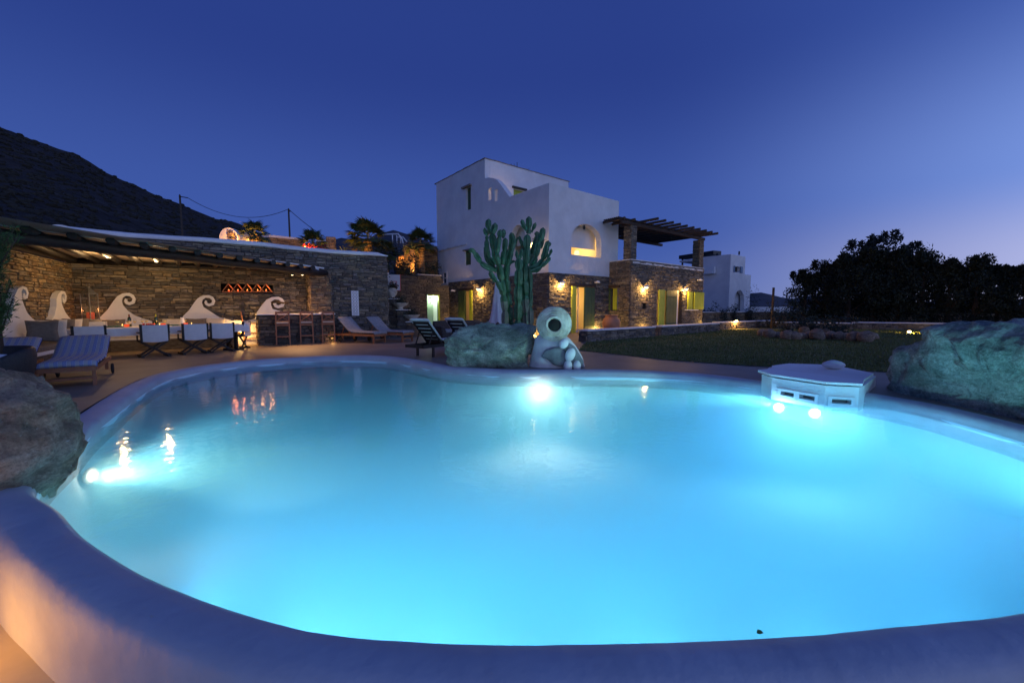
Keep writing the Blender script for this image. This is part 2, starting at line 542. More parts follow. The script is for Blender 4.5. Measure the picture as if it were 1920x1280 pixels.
# ------------------------------------------------------------------ boulders
def boulder(name, sil, Y, depth, m, seed=0, parent=None, power=.7, amp=.05, nscale=1.3, lean=0.0, flat=None, back=1.0, sub=9, facets=None, org=None, stepz=0):
    """solid rock from its outline (x, z metres in the plane at distance Y), swelling depth metres towards and away from the viewer"""
    pts = [Vector((p[0], p[1])) for p in sil]
    # resample
    n = 84 if sub < 10 else 170
    seg = [(pts[i], pts[(i + 1) % len(pts)]) for i in range(len(pts))]
    tot = sum((b - a).length for a, b in seg)
    rs = []
    for a, b in seg:
        k = max(1, round(n * (b - a).length / tot))
        for i in range(k): rs.append(a.lerp(b, i / k))
    for _ in range(1):
        rs = [(rs[i - 1] + rs[i] * 2 + rs[(i + 1) % len(rs)]) / 4 for i in range(len(rs))]
    n = len(rs)
    c = sum(rs, Vector((0, 0))) / n
    vs = []; fs = []
    K = sub if sub < 10 else sub * 2
    rings = []
    for k in range(-K, K + 1):
        th = (math.pi / 2) * k / (K + .35)
        sc = max(.02, math.cos(th)) ** power
        dy = math.copysign(abs(math.sin(th)) ** 1.0, th)
        off = dy * depth * (1.0 if dy < 0 else back)
        ring = []
        for p in rs:
            q = c + (p - c) * sc
            ring.append(Vector((q.x, Y + off + lean * (q.y - c.y), q.y)))
        rings.append(ring)
    for r_ in rings: vs.extend(r_)
    for k in range(len(rings) - 1):
        for i in range(n):
            j = (i + 1) % n
            fs.append((k * n + i, k * n + j, (k + 1) * n + j, (k + 1) * n + i))
    fs.append(tuple(reversed(range(n)))); fs.append(tuple((len(rings) - 1) * n + i for i in range(n)))
    sv = Vector((seed * 3.1, seed * 7.7, seed))
    out = []
    cc = Vector((c.x, Y, c.y))
    for p in vs:
        d = (p - cc).normalized()
        a = noise.multi_fractal((p + sv) * nscale, 1.0, 2.1, 6) - 1.0 if False else noise.fractal((p + sv) * nscale, 1.0, 2.0, 6)
        r2 = noise.fractal((p + sv) * nscale * 4.5, .8, 2.0, 4)
        cell = noise.cell((p + sv) * nscale * 1.6)
        fct = 0.0
        if sub >= 10:
            for sc_, wt in ((nscale * .95, 1.0), (nscale * 2.6, .40)):
                q_ = (p + sv + Vector((noise.noise(p * 3.0), noise.noise(p * 3.0 + Vector((9, 0, 0))), noise.noise(p * 3.0 + Vector((0, 9, 0))))) * .10) * sc_
                dist, pts_ = noise.voronoi(q_)
                f_ = pts_[0]; rd = noise.cell_vector(f_ * 7.3 + Vector((.5, .5, .5))) - Vector((.5, .5, .5))
                fct += wt * ((q_ - f_).dot(rd) * 1.6 + (noise.cell(f_ * 5.1 + Vector((.3, .3, .3))) - .5) * .5)
                fct -= wt * .35 * math.exp(-((dist[1] - dist[0]) / .06) ** 2)
        out.append(p + d * (amp * (fct * .9 + a * .9 + r2 * .5)))
    mb = MB(); mb.add(out, fs, True)
    if facets:
        for (pt, nn) in facets:       # flatten everything beyond a plane onto it
            nn = Vector(nn).normalized(); pt = Vector(pt)
            for v in mb.v:
                dd = (v - pt).dot(nn)
                if dd > 0:
                    v -= nn * dd * .86
    return mb
def rock_mat(name, a, b, c, scale=1.6, warmlow=None):
    m = bpy.data.materials.new(name); m.use_nodes = True
    nt = m.node_tree; N = nt.nodes.new; L = nt.links.new
    bs = nt.nodes['Principled BSDF']; bs.inputs['Roughness'].default_value = .9; bs.inputs['Specular IOR Level'].default_value = .25
    tc = N('ShaderNodeTexCoord')
    mp = N('ShaderNodeMapping'); mp.inputs['Rotation'].default_value = (.2, .5, .1); mp.inputs['Scale'].default_value = (1, 1, 2.0)
    L(tc.outputs['Object'], mp.inputs[0])
    n1 = N('ShaderNodeTexNoise'); n1.inputs['Scale'].default_value = scale; n1.inputs['Detail'].default_value = 12; n1.inputs['Roughness'].default_value = .68
    n1.inputs['Distortion'].default_value = .6
    L(mp.outputs[0], n1.inputs['Vector'])
    r = N('ShaderNodeValToRGB'); e = r.color_ramp.elements
    e[0].position = .33; e[0].color = (*a, 1); e[1].position = .68; e[1].color = (*c, 1)
    x = e.new(.5); x.color = (*b, 1)
    L(n1.outputs['Fac'], r.inputs[0])
    n2 = N('ShaderNodeTexNoise'); n2.inputs['Scale'].default_value = scale * 16; n2.inputs['Detail'].default_value = 8
    n2.inputs['Roughness'].default_value = .75
    L(tc.outputs['Object'], n2.inputs['Vector'])
    mr = N('ShaderNodeMapRange'); mr.inputs['From Min'].default_value = .32; mr.inputs['From Max'].default_value = .68
    mr.inputs['To Min'].default_value = .55; mr.inputs['To Max'].default_value = 1.45
    L(n2.outputs['Fac'], mr.inputs['Value'])
    hs = N('ShaderNodeHueSaturation'); L(mr.outputs[0], hs.inputs['Value']); L(r.outputs[0], hs.inputs['Color'])
    # pale lichen and quartz spots
    n3 = N('ShaderNodeTexNoise'); n3.inputs['Scale'].default_value = scale * 5; n3.inputs['Detail'].default_value = 9; n3.inputs['Roughness'].default_value = .7
    L(mp.outputs[0], n3.inputs['Vector'])
    lr = N('ShaderNodeMapRange'); lr.inputs['From Min'].default_value = .62; lr.inputs['From Max'].default_value = .70
    L(n3.outputs['Fac'], lr.inputs['Value'])
    mx = N('ShaderNodeMix'); mx.data_type = 'RGBA'; L(lr.outputs[0], mx.inputs[0]); L(hs.outputs[0], mx.inputs[6])
    mx.inputs[7].default_value = (.50, .50, .47, 1)
    # thin dark cracks
    vo = N('ShaderNodeTexVoronoi'); vo.feature = 'DISTANCE_TO_EDGE'; vo.inputs['Scale'].default_value = scale * .9
    ds = N('ShaderNodeMix'); ds.data_type = 'VECTOR'; ds.inputs[0].default_value = .35
    L(mp.outputs[0], ds.inputs[4]); L(n1.outputs['Color'], ds.inputs[5]); L(ds.outputs[1], vo.inputs['Vector'])
    cr = N('ShaderNodeMapRange'); cr.inputs['From Min'].default_value = 0; cr.inputs['From Max'].default_value = .022
    cr.inputs['To Min'].default_value = .82; cr.inputs['To Max'].default_value = 1
    L(vo.outputs['Distance'], cr.inputs['Value'])
    h2 = N('ShaderNodeHueSaturation'); L(cr.outputs[0], h2.inputs['Value']); L(mx.outputs[2], h2.inputs['Color'])
    L(h2.outputs[0], bs.inputs['Base Color'])
    ad = N('ShaderNodeMath'); ad.operation = 'MULTIPLY_ADD'; ad.inputs[1].default_value = .35
    L(n2.outputs['Fac'], ad.inputs[0]); L(n1.outputs['Fac'], ad.inputs[2])
    a2 = N('ShaderNodeMath'); a2.operation = 'MULTIPLY_ADD'; a2.inputs[1].default_value = .25
    L(cr.outputs[0], a2.inputs[0]); L(ad.outputs[0], a2.inputs[2])
    bp = N('ShaderNodeBump'); bp.inputs['Strength'].default_value = .9; bp.inputs['Distance'].default_value = .07
    L(a2.outputs[0], bp.inputs['Height']); L(bp.outputs[0], bs.inputs['Normal'])
    return m
M_rock = rock_mat('grey_schist_boulder', (.08, .10, .08), (.22, .27, .21), (.44, .50, .40), scale=2.2)
M_rock2 = rock_mat('pale_boulder', (.08, .115, .105), (.22, .28, .255), (.42, .48, .45), scale=1.7)
M_rockl = rock_mat('brown_grey_boulder', (.12, .088, .062), (.26, .20, .145), (.42, .35, .27), scale=2.2)
# ================================================================== THE POOL
WZ = -0.13
far_px = [(140, 858), (168, 824), (200, 797), (240, 764), (275, 738), (315, 716), (370, 702), (450, 690), (560, 681), (650, 678), (720, 680),
          (775, 689), (830, 700), (890, 706), (960, 709), (1050, 709), (1150, 709), (1250, 713), (1340, 721), (1428, 734)]
far2_px = [(1660, 766), (1750, 786), (1850, 813), (1920, 834)]
near_px = [(1920, 1140), (1800, 1153), (1650, 1166), (1500, 1178), (1350, 1188), (1200, 1194), (1050, 1198), (960, 1199), (850, 1196), (700, 1187), (560, 1168),
           (450, 1140), (350, 1105), (250, 1060), (180, 1018), (135, 980), (112, 945)]
ctrl = [G(x, y, WZ) for x, y in far_px]
ctrl += [Vector((4.70, 6.45, 0)), Vector((5.10, 6.1, 0))]
ctrl += [G(x, y, WZ) for x, y in far2_px]
ctrl += [Vector((5.15, 3.3, 0)), Vector((4.6, 2.5, 0)), Vector((3.5, 1.95, 0))]
ctrl += [G(x, y, .0) for x, y in near_px]
ctrl += [Vector((-3.45, 2.75, 0)), Vector((-3.85, 3.2, 0))]
ctrl = [Vector((p.x, p.y, 0)) for p in ctrl]
def closed_spline(c, per=6):
    out = []
    n = len(c)
    for i in range(n):
        p0, p1, p2, p3 = c[i - 1], c[i], c[(i + 1) % n], c[(i + 2) % n]
        for k in range(per):
            t = k / per
            out.append(.5 * ((2 * p1) + (p2 - p0) * t + (2 * p0 - 5 * p1 + 4 * p2 - p3) * t * t + (3 * p1 - p0 - 3 * p2 + p3) * t ** 3))
    return out
loop = closed_spline(ctrl, 8)
def resample(lp, n):
    acc = [0]
    m = len(lp)
    for i in range(m): acc.append(acc[-1] + (lp[(i + 1) % m] - lp[i]).length)
    out = []; j = 0
    for k in range(n):
        d = acc[-1] * k / n
        while acc[j + 1] < d: j += 1
        t = (d - acc[j]) / max(1e-9, acc[j + 1] - acc[j])
        out.append(lp[j].lerp(lp[(j + 1) % m], t))
    return out
NP = 320
loop = resample(loop, NP)
for _ in range(6):
    loop = [(loop[i - 1] + loop[i] * 2 + loop[(i + 1) % NP]) / 4 for i in range(NP)]
area = sum(loop[i].x * loop[(i + 1) % NP].y - loop[(i + 1) % NP].x * loop[i].y for i in range(NP)) / 2
if area < 0: loop.reverse()
nor = []
for i in range(NP):
    t = (loop[(i + 3) % NP] - loop[i - 3]).normalized()
    nor.append(Vector((t.y, -t.x, 0)))
for _ in range(12):
    nor = [(nor[i - 1] + nor[i] * 2 + nor[(i + 1) % NP]).normalized() for i in range(NP)]
def off(o): return [loop[i] + nor[i] * o for i in range(NP)]
cen = Vector((.2, 5.2, 0))

prof = [(-.015, -.30), (-.005, -.14), (.0, -.06), (.015, -.02), (.05, .008), (.11, .022), (.19, .024), (.26, .012), (.32, -.03), (.36, -.09), (.385, -.20), (.40, -.40)]
profn = [(-.015, -.30), (-.005, -.14), (.0, -.05), (.008, -.02), (.04, .006), (.10, .012), (.17, .008), (.215, -.008), (.24, -.035), (.258, -.10), (.268, -.22), (.28, -.50)]
def nearness(p): return max(0.0, min(1.0, (3.0 - p.y) / .9)) * (1 if p.x < 4 else 0)
mb = MB()
vs = []
for k, (o_a, z_a) in enumerate(prof):
    for i in range(NP):
        w_n = nearness(loop[i]); o = o_a + (profn[k][0] - o_a) * w_n; z = z_a + (profn[k][1] - z_a) * w_n
        p = loop[i] + nor[i] * (o + .006 * noise.noise(Vector((loop[i].x * 2, loop[i].y * 2, k * .3))))
        zz = z + .010 * noise.noise(Vector((loop[i].x * 1.2, loop[i].y * 1.2, 3.3))) + .004 * noise.noise(Vector((p.x * 6, p.y * 6, k)))
        vs.append(Vector((p.x, p.y, zz)))
fs = []
for k in range(len(prof) - 1):
    for i in range(NP):
        j = (i + 1) % NP
        fs.append((k * NP + i, k * NP + j, (k + 1) * NP + j, (k + 1) * NP + i))
mb.add(vs, fs, True)
o = mb.build('pool_edge', M_coping); o['kind'] = 'structure'

mb = MB(); vs = []; fs = []
bp_ = [(0.0, -.10), (.0, -.35), (.01, -.75), (.03, -1.0), (.06, -1.2), (.11, -1.35), (.20, -1.45), (.4, -1.5), (.7, -1.52), (.9, -1.525)]
for s_, z in bp_:
    for i in range(NP):
        p = loop[i] - nor[i] * .004
        q = p.lerp(cen, s_)
        vs.append(Vector((q.x, q.y, z)))
for k in range(len(bp_) - 1):
    for i in range(NP):
        j = (i + 1) % NP
        fs.append((k * NP + i, (k + 1) * NP + i, (k + 1) * NP + j, k * NP + j))
vs.append(Vector((cen.x, cen.y, -1.526)))
fs += [((len(bp_) - 1) * NP + i, len(vs) - 1, (len(bp_) - 1) * NP + (i + 1) % NP) for i in range(NP)]
mb.add(vs, fs, True)
o = mb.build('pool_basin', M_basin, fix=False); o['kind'] = 'structure'

# water: a closed body with a mirror-like skin and milky blue depth
mw = bpy.data.materials.new('pool_water'); mw.use_nodes = True
nt = mw.node_tree; nt.nodes.clear(); N = nt.nodes.new; L = nt.links.new
out = N('ShaderNodeOutputMaterial')
tr = N('ShaderNodeBsdfTransparent'); tr.inputs[0].default_value = (.97, .99, 1, 1)
gl = N('ShaderNodeBsdfGlossy'); gl.inputs['Roughness'].default_value = .06; gl.inputs[0].default_value = (1, 1, 1, 1)
fr = N('ShaderNodeFresnel'); fr.inputs[0].default_value = 1.33
tc = N('ShaderNodeTexCoord'); mp = N('ShaderNodeMapping'); mp.inputs['Scale'].default_value = (1.0, 1.0, 1)
L(tc.outputs['Object'], mp.inputs[0])
nz = N('ShaderNodeTexNoise'); nz.inputs['Scale'].default_value = 9.0; nz.inputs['Detail'].default_value = 2
L(mp.outputs[0], nz.inputs['Vector'])
bp = N('ShaderNodeBump'); bp.inputs['Strength'].default_value = .30; bp.inputs['Distance'].default_value = .012
L(nz.outputs['Fac'], bp.inputs['Height'])
L(bp.outputs[0], gl.inputs['Normal'])
mxs = N('ShaderNodeMixShader'); L(fr.outputs[0], mxs.inputs[0]); L(tr.outputs[0], mxs.inputs[1]); L(gl.outputs[0], mxs.inputs[2])
L(mxs.outputs[0], out.inputs[0])
va = N('ShaderNodeVolumeAbsorption'); va.inputs[0].default_value = (.05, .78, .96, 1); va.inputs[1].default_value = .25
vsx = N('ShaderNodeVolumeScatter'); vsx.inputs[0].default_value = (.34, .85, 1.0, 1); vsx.inputs[1].default_value = .34
vsx.inputs[2].default_value = .08
ads = N('ShaderNodeAddShader'); L(va.outputs[0], ads.inputs[0]); L(vsx.outputs[0], ads.inputs[1]); L(ads.outputs[0], out.inputs[1])
mb = MB()
ol = [loop[i] + nor[i] * .02 for i in range(NP)]
vs = [Vector((p.x, p.y, WZ)) for p in ol] + [Vector((p.x, p.y, -1.6)) for p in ol]
fs = [tuple(range(NP)), tuple(reversed(range(NP, 2 * NP)))] + [(i, NP + i, NP + (i + 1) % NP, (i + 1) % NP) for i in range(NP)]
mb.add(vs, fs)
o = mb.build('pool_water', mw); o['kind'] = 'structure'

# ================================================================== GROUND, DECK, LAWN
# the stretch of pool edge from the left boulder round the near side to the right drops to a lower terrace
def nearest(x, y): return min(range(NP), key=lambda i: (loop[i].x - x) ** 2 + (loop[i].y - y) ** 2)
iL = nearest(-3.25, 2.65); iR = nearest(4.4, 2.35)
arc = []
i = iR
while i != iL:
    arc.append(i); i = (i + 1) % NP      # counter-clockwise from right end over the far side to the left end
arc.append(iL)
oo = [loop[i] + nor[i] * (.30 - .12 * nearness(loop[i])) for i in range(NP)]
hole = [oo[i] for i in arc] + [Vector((-3.6, 2.3, 0)), Vector((-3.9, -9, 0)), Vector((16, -9, 0)), Vector((16, 1.8, 0)), Vector((5.3, 1.8, 0))]
def sheet(name, outer, holes, z, m, kind='structure'):
    loops = [[Vector((p[0], p[1], 0)) for p in outer]] + [[Vector((p[0], p[1], 0)) for p in h] for h in holes]
    tri = tessellate_polygon(loops)
    flat = [Vector((p.x, p.y, z)) for lp in loops for p in lp]
    mb = MB(); mb.add(flat, tri)
    o = mb.build(name, m, fix=False)
    bm = bmesh.new(); bm.from_mesh(o.data)
    for f in bm.faces:
        if f.normal.z < 0: f.normal_flip()
    bm.to_mesh(o.data); bm.free()
    o['kind'] = kind
    return o
BIG = 3000
sheet('ground', [(-BIG, -BIG), (BIG, -BIG), (BIG, BIG), (-BIG, BIG)], [hole], -.03, M_ground)
sheet('patio_paving', [(-18, -9.2), (17, -9.2), (17, 8), (14, 26.5), (4, 34), (-8, 34), (-18, 22)], [hole], 0.0, M_deck)
back = [off(.36)[i] for i in arc]
nearc = []
i = iL
while i != iR:
    nearc.append(i); i = (i + 1) % NP
nearc.append(iR)
on = off(.255)
low = [on[i] for i in nearc] + [Vector((5.3, 2.4, 0)), Vector((16, 2.4, 0)), Vector((16, -9, 0)), Vector((-3.9, -9, 0)), Vector((-3.9, 3.2, 0))]
sheet('lower_terrace', low, [], -.42, mat('ochre_screed', (.70, .55, .26), (.80, .64, .34), scale=2, rough=.7, bump=.2))
mb = MB(); mb.add([(-3.6, 2.3, 0), (-3.9, -9, 0), (-3.9, -9, -.45), (-3.6, 2.3, -.45)], [(0, 1, 2, 3)])
o = mb.build('terrace_step', M_plaster_w); o['kind'] = 'structure'

lawn = [G(x, y) for x, y in [(1084, 657), (1150, 664), (1250, 675), (1330, 681), (1400, 686), (1480, 690), (1560, 693), (1660, 698)]]
lawn += [Vector((10.5, 7.0, 0)), Vector((16, 5.5, 0)), Vector((45, 2, 0)), Vector((60, 48, 0)), Vector((20, 34, 0)), G(1347, 620.5), G(1238, 629.5), G(1227, 631.5), G(1101, 641)]
sheet('lawn', lawn, [], .010, M_lawn)
# grass blades over the nearer half of the lawn
def inside(pt, poly):
    c = False; n = len(poly)
    for i in range(n):
        a, b = poly[i], poly[i - 1]
        if (a.y > pt[1]) != (b.y > pt[1]) and pt[0] < (b.x - a.x) * (pt[1] - a.y) / (b.y - a.y) + a.x: c = not c
    return c
rs = random.Random(5); vs = []; fs = []
cnt = 0
while cnt < 52000:
    yy = 7.0 + 17 * rs.random() ** 1.5; xx = rs.uniform(1.5, yy * 1.3 + 1)
    if not inside((xx, yy), lawn): continue
    cnt += 1
    h = rs.uniform(.02, .055) * (1 + yy * .02); a = rs.uniform(0, 6.28); w = .004 + yy * .0009
    b = len(vs); lx, ly = rs.uniform(-.03, .03), rs.uniform(-.03, .03)
    vs += [(xx - w * math.cos(a), yy - w * math.sin(a), .009), (xx + w * math.cos(a), yy + w * math.sin(a), .009), (xx + lx, yy + ly, .01 + h)]
    fs.append((b, b + 1, b + 2))
me = bpy.data.meshes.new('grass'); me.from_pydata(vs, [], fs); me.materials.append(M_grass)
o = link(me, 'grass'); o['kind'] = 'stuff'

# ------------------------------------------------------------------ hills
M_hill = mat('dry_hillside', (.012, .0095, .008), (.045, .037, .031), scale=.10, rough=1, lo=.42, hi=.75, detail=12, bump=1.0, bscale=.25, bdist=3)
def hill(name, ridge, Rd, r0, zbase, npx=120, nr=44, amp=1.0, m=None, p=1.35, seed=0):
    x0, x1 = ridge[0][0], ridge[-1][0]
    def ry(px):
        for (a, ya), (b, yb) in zip(ridge, ridge[1:]):
            if a <= px <= b: return ya + (yb - ya) * (px - a) / (b - a)
        return ridge[-1][1]
    vs = []; fs = []
    for i in range(npx + 1):
        px = x0 + (x1 - x0) * i / npx
        d = ray(px, ry(px)); hl = math.hypot(d.x, d.y); sl = d.z / hl; dx, dy = d.x / hl, d.y / hl
        for k in range(nr + 3):
            if k <= nr:
                t = k / nr; r = r0 + (Rd - r0) * t
                zr = H + sl * Rd
                z = zbase + (zr - zbase) * t ** p
                q = Vector((dx * r, dy * r, seed))
                a = noise.fractal(q * .012, 1, 2, 7) * 14 * t * (1 - t) ** .7 + noise.fractal(q * .08, .8, 2, 5) * 1.6 * t * (1 - .8 * t) + noise.fractal(q * .06, .7, 2, 4) * .9 * t
                # dry-stone terraces on the lower slope
                z += a * amp
            else:
                r = Rd + (k - nr) * Rd * .25; z = (H + sl * Rd) * (1 - .5 * (k - nr))
            vs.append((dx * r, dy * r, z))
    w = nr + 3
    for i in range(npx):
        for k in range(w - 1):
            fs.append((i * w + k, (i + 1) * w + k, (i + 1) * w + k + 1, i * w + k + 1))
    mb = MB(); mb.add(vs, fs, True)
    o = mb.build(name, m or M_hill, fix=False); o['kind'] = 'structure'
    return o
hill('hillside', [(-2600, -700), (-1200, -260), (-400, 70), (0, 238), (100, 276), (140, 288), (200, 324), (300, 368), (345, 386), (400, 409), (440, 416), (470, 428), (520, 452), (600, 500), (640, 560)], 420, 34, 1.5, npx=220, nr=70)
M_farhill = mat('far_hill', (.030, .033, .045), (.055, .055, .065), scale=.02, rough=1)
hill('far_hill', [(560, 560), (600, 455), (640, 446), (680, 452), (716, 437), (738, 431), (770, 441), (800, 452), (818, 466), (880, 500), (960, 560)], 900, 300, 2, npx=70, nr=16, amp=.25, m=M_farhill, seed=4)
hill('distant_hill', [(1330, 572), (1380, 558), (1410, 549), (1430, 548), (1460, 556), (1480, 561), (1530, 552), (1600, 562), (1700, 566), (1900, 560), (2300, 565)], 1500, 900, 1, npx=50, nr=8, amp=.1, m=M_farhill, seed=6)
rs = random.Random(11); vs = []; fs = []
bm = bmesh.new(); bmesh.ops.create_icosphere(bm, subdivisions=1, radius=1)
iv = [v.co.copy() for v in bm.verts]; bm.verts.ensure_lookup_table(); ifc = [tuple(v.index for v in f.verts) for f in bm.faces]; bm.free()
hm_ = bpy.data.objects['hillside']
from mathutils.bvhtree import BVHTree
bv = BVHTree.FromPolygons([v.co for v in hm_.data.vertices], [tuple(p.vertices) for p in hm_.data.polygons])
for _ in range(5200):
    d = ray(rs.uniform(-500, 560), 600); r = 36 + 380 * rs.random() ** 1.4; hl = math.hypot(d.x, d.y)
    x, y = d.x / hl * r, d.y / hl * r
    hit = bv.ray_cast(Vector((x, y, 900)), Vector((0, 0, -1)))
    if hit[0] is None: continue
    z = hit[0].z; sc = rs.uniform(.3, .9) * (1 + r / 420); b = len(vs)
    for v in iv:
        j = rs.uniform(.75, 1.2)
        vs.append((x + v.x * sc * j * 1.3, y + v.y * sc * j * 1.3, z + v.z * sc * j * .7))
    fs += [tuple(i + b for i in f) for f in ifc]
me = bpy.data.meshes.new('hillside_scrub'); me.from_pydata(vs, [], fs); me.materials.append(M_scrub)
o = link(me, 'hillside_scrub'); o['kind'] = 'stuff'

def hill_z(x, y):
    h = bv.ray_cast(Vector((x, y, 900)), Vector((0, 0, -1)))
    return h[0].z if h[0] else 2.0
# tiny white houses on the slope
for (px, r, w, lab) in [(262, 150, 3.0, 'white box house low on the dark slope, larger of the two near the utility pole'), (292, 158, 2.0, 'smaller white box house on the slope nearer the utility pole'), (2, 210, 5.0, 'small white house at the far left edge of the dark hillside')]:
    d = ray(px, 600); hl = math.hypot(d.x, d.y); x, y = d.x / hl * r, d.y / hl * r; z = hill_z(x, y)
    t = thing('far_house', lab, 'house', (x, y, z - .5))
    M_ = rz(-R(30))
    mb = MB(); mb.box((x, y, z + .8), (w, w * .7, 2.6), M_); mb.build('wall', M_plaster_w, t)
    mb = MB(); mb.box((x, y, z + 2.2), (w + .3, w * .7 + .3, .2), M_); mb.build('roof', M_white, t)
    mb = MB(); mb.box(Vector((x, y, z + .9)) + M_ @ Vector((0, -w * .35 - .02, 0)), (.7, .1, 1.0), M_); mb.build('window', M_black, t)

# ================================================================== LEFT RETAINING WALLS
W0 = Vector((-13.05, 11.75, 0)); WU = Vector((.788, .614, 0)).normalized(); WN = Vector((.614, -.788, 0)).normalized()
WL = 9.6
rs = random.Random(21)
NZ = 0
def wall_top(u):      # gently falling parapet line
    return 3.52 - .03 * math.sin(u * 1.1)
niches = []
for cx, cy in [(429, 541), (446, 541), (464, 541), (483, 541), (499, 541)]:
    p = ONP(cx, cy, W0, WN); niches.append(((p - W0).dot(WU), p.z))
t = thing('retaining_wall', 'long schist stone retaining wall with a white rounded cap behind the patio', 'wall', W0)
n0 = min(a for a, z in niches) - .22; n1 = max(a for a, z in niches) + .22; nz0 = niches[0][1] - .14; nz1 = niches[0][1] + .17
mb = MB()
mb.panel([(0, 0), (WL, 0), (WL, wall_top(WL)), (WL * .5, wall_top(WL * .5)), (0, wall_top(0))], [[(n0, nz0), (n1, nz0), (n1, nz1), (n0, nz1)]], W0, WU, WN, .45)
mb.build('wall_core', M_mortar, t)
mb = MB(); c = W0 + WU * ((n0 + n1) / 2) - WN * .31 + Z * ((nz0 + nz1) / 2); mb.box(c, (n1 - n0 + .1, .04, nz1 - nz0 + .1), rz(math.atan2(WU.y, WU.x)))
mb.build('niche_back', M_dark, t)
mb = MB()
for k in range(41):
    pass
cap = []
for k in range(49):
    a = -.02 + (WL + .04) * k / 48
    zt = wall_top(a)
    e = min(1, (WL - a) / .6 + .35) if a > WL - .6 else 1
    cap.append((a, zt, e))
vs = []; fs = []
pr = [(.09, 0), (.10, .05), (.06, .13), (-.05, .17), (-.25, .18), (-.42, .15), (-.50, .06), (-.5, 0)]
for a, zt, e in cap:
    for (n_, z_) in pr:
        w_ = .012 * noise.noise(Vector((a * 1.7, n_ * 3, 2)))
        vs.append(W0 + WU * a + WN * (n_ + w_) + Z * (zt + z_ * e + w_))
q = len(pr)
for k in range(len(cap) - 1):
    for i in range(q):
        j = (i + 1) % q
        fs.append((k * q + i, k * q + j, (k + 1) * q + j, (k + 1) * q + i))
fs.append(tuple(range(q))); fs.append(tuple((len(cap) - 1) * q + i for i in range(q)))
mb = MB(); mb.add(vs, fs, True); mb.build('wall_cap', M_plaster, t)
# rounded white end over the corner
u_a = (ONP(76, 433, W0, WN) - W0).dot(WU); u_b = (ONP(142, 432, W0, WN) - W0).dot(WU); ztp = ONP(112, 422, W0, WN).z
ol = [(u_a + (u_b - u_a) * k / 14, 3.42 + (ztp - 3.42) * math.sin(math.pi * min(1, k / 14 * .82 + .02)) ** .7) for k in range(15)]
mb = MB(); mb.panel(ol + [(u_b, 3.1), (u_a, 3.1)], [], W0 + WN * .10, WU, WN, .6); mb.build('rounded_wall_end', M_plaster, t)
st = stones(rs, W0, WU, WN, WL, 0, wall_top, [(n0, n1, nz0, nz1)], hm=.092, wm=.27)
# the return at the right-hand end
WE = W0 + WU * WL
st += stones(rs, WE, V, U, 5.8, 0, 3.4, [], hm=.11, wm=.3)
lay(t, st, M_schist, 300)
mb = MB(); mb.box(WE + V * 2.9 - WU * .3 + Z * 1.7, (5.8, .5, 3.4), rz(math.atan2(V.y, V.x))); mb.build('wall_return', M_mortar, t)
# triangular niches: clay tiles leant together with a candle in each
for k, (a, z) in enumerate(niches):
    cpos = W0 + WU * a + Z * (z - .12) + WN * .02
    lab = ['leftmost triangular clay niche of the row, glowing red', 'second triangular clay niche from the left, deepest red', 'middle triangular clay niche with the brightest orange flame', 'fourth triangular clay niche, brown sides and small flame', 'rightmost triangular clay niche of the row'][k]
    nt_ = thing('clay_niche', lab, 'niche', cpos, 'triangular clay niches with candles in the wall')
    for s_ in (-1, 1):
        mb = MB()
        A_ = cpos + WU * (.20 * s_); B_ = cpos + Z * .30
        dirn = (B_ - A_).normalized(); up_ = WN
        mb.bar(A_ - WN * .12, B_ - WN * .12, .30, .022, up=dirn.cross(WN)); mb.build('tile', M_terra, nt_)
    mb = MB(); mb.bar(cpos - WU * .2 - WN * .12, cpos + WU * .2 - WN * .12, .30, .02, up=Z); mb.build('tile', M_terra, nt_)
    g = thing('votive_candle', ['red votive candle in the leftmost clay niche', 'red votive candle in the second clay niche', 'orange votive candle in the middle clay niche', 'small votive candle in the fourth clay niche', 'small votive candle in the rightmost clay niche'][k], 'candle', cpos + Z * .012 - WN * .05)
    gb = ORG[g.name]
    mb = MB(); mb.lathe([(.022, 0), (.032, .02), (.032, .06), (.026, .06), (.026, .03)], 10, gb); mb.build('glass_cup', M_redglow if k < 2 else M_terra, g)
    mb = MB(); mb.lathe([(.004, .03), (.016, .045), (.012, .065), (.002, .09)], 8, gb); mb.build('flame', M_flame, g)
    lamp('candle_light', 'POINT', gb + Z * .11 + WN * .05, 2.2, (1, .22, .05) if k < 2 else (1, .35, .08), g, .02)

# left wall of the dining corner
LW0 = W0 + WU * .1; LD = Vector((2.15, -3.43, 0)).normalized(); LN = Vector((.847, .531, 0)).normalized()
t = thing('patio_side_wall', 'brown schist side wall of the dining corner, two white plaster waves before it', 'wall', LW0)
mb = MB(); mb.panel([(-.3, 0), (10, 0), (10, 2.62), (-.3, 2.62)], [], LW0, LD, LN, .45); mb.build('wall_core', M_mortar, t)
lay(t, stones(rs, LW0, LD, LN, 9.9, 0, 2.60, [], hm=.105, wm=.22), M_schist2, 300)

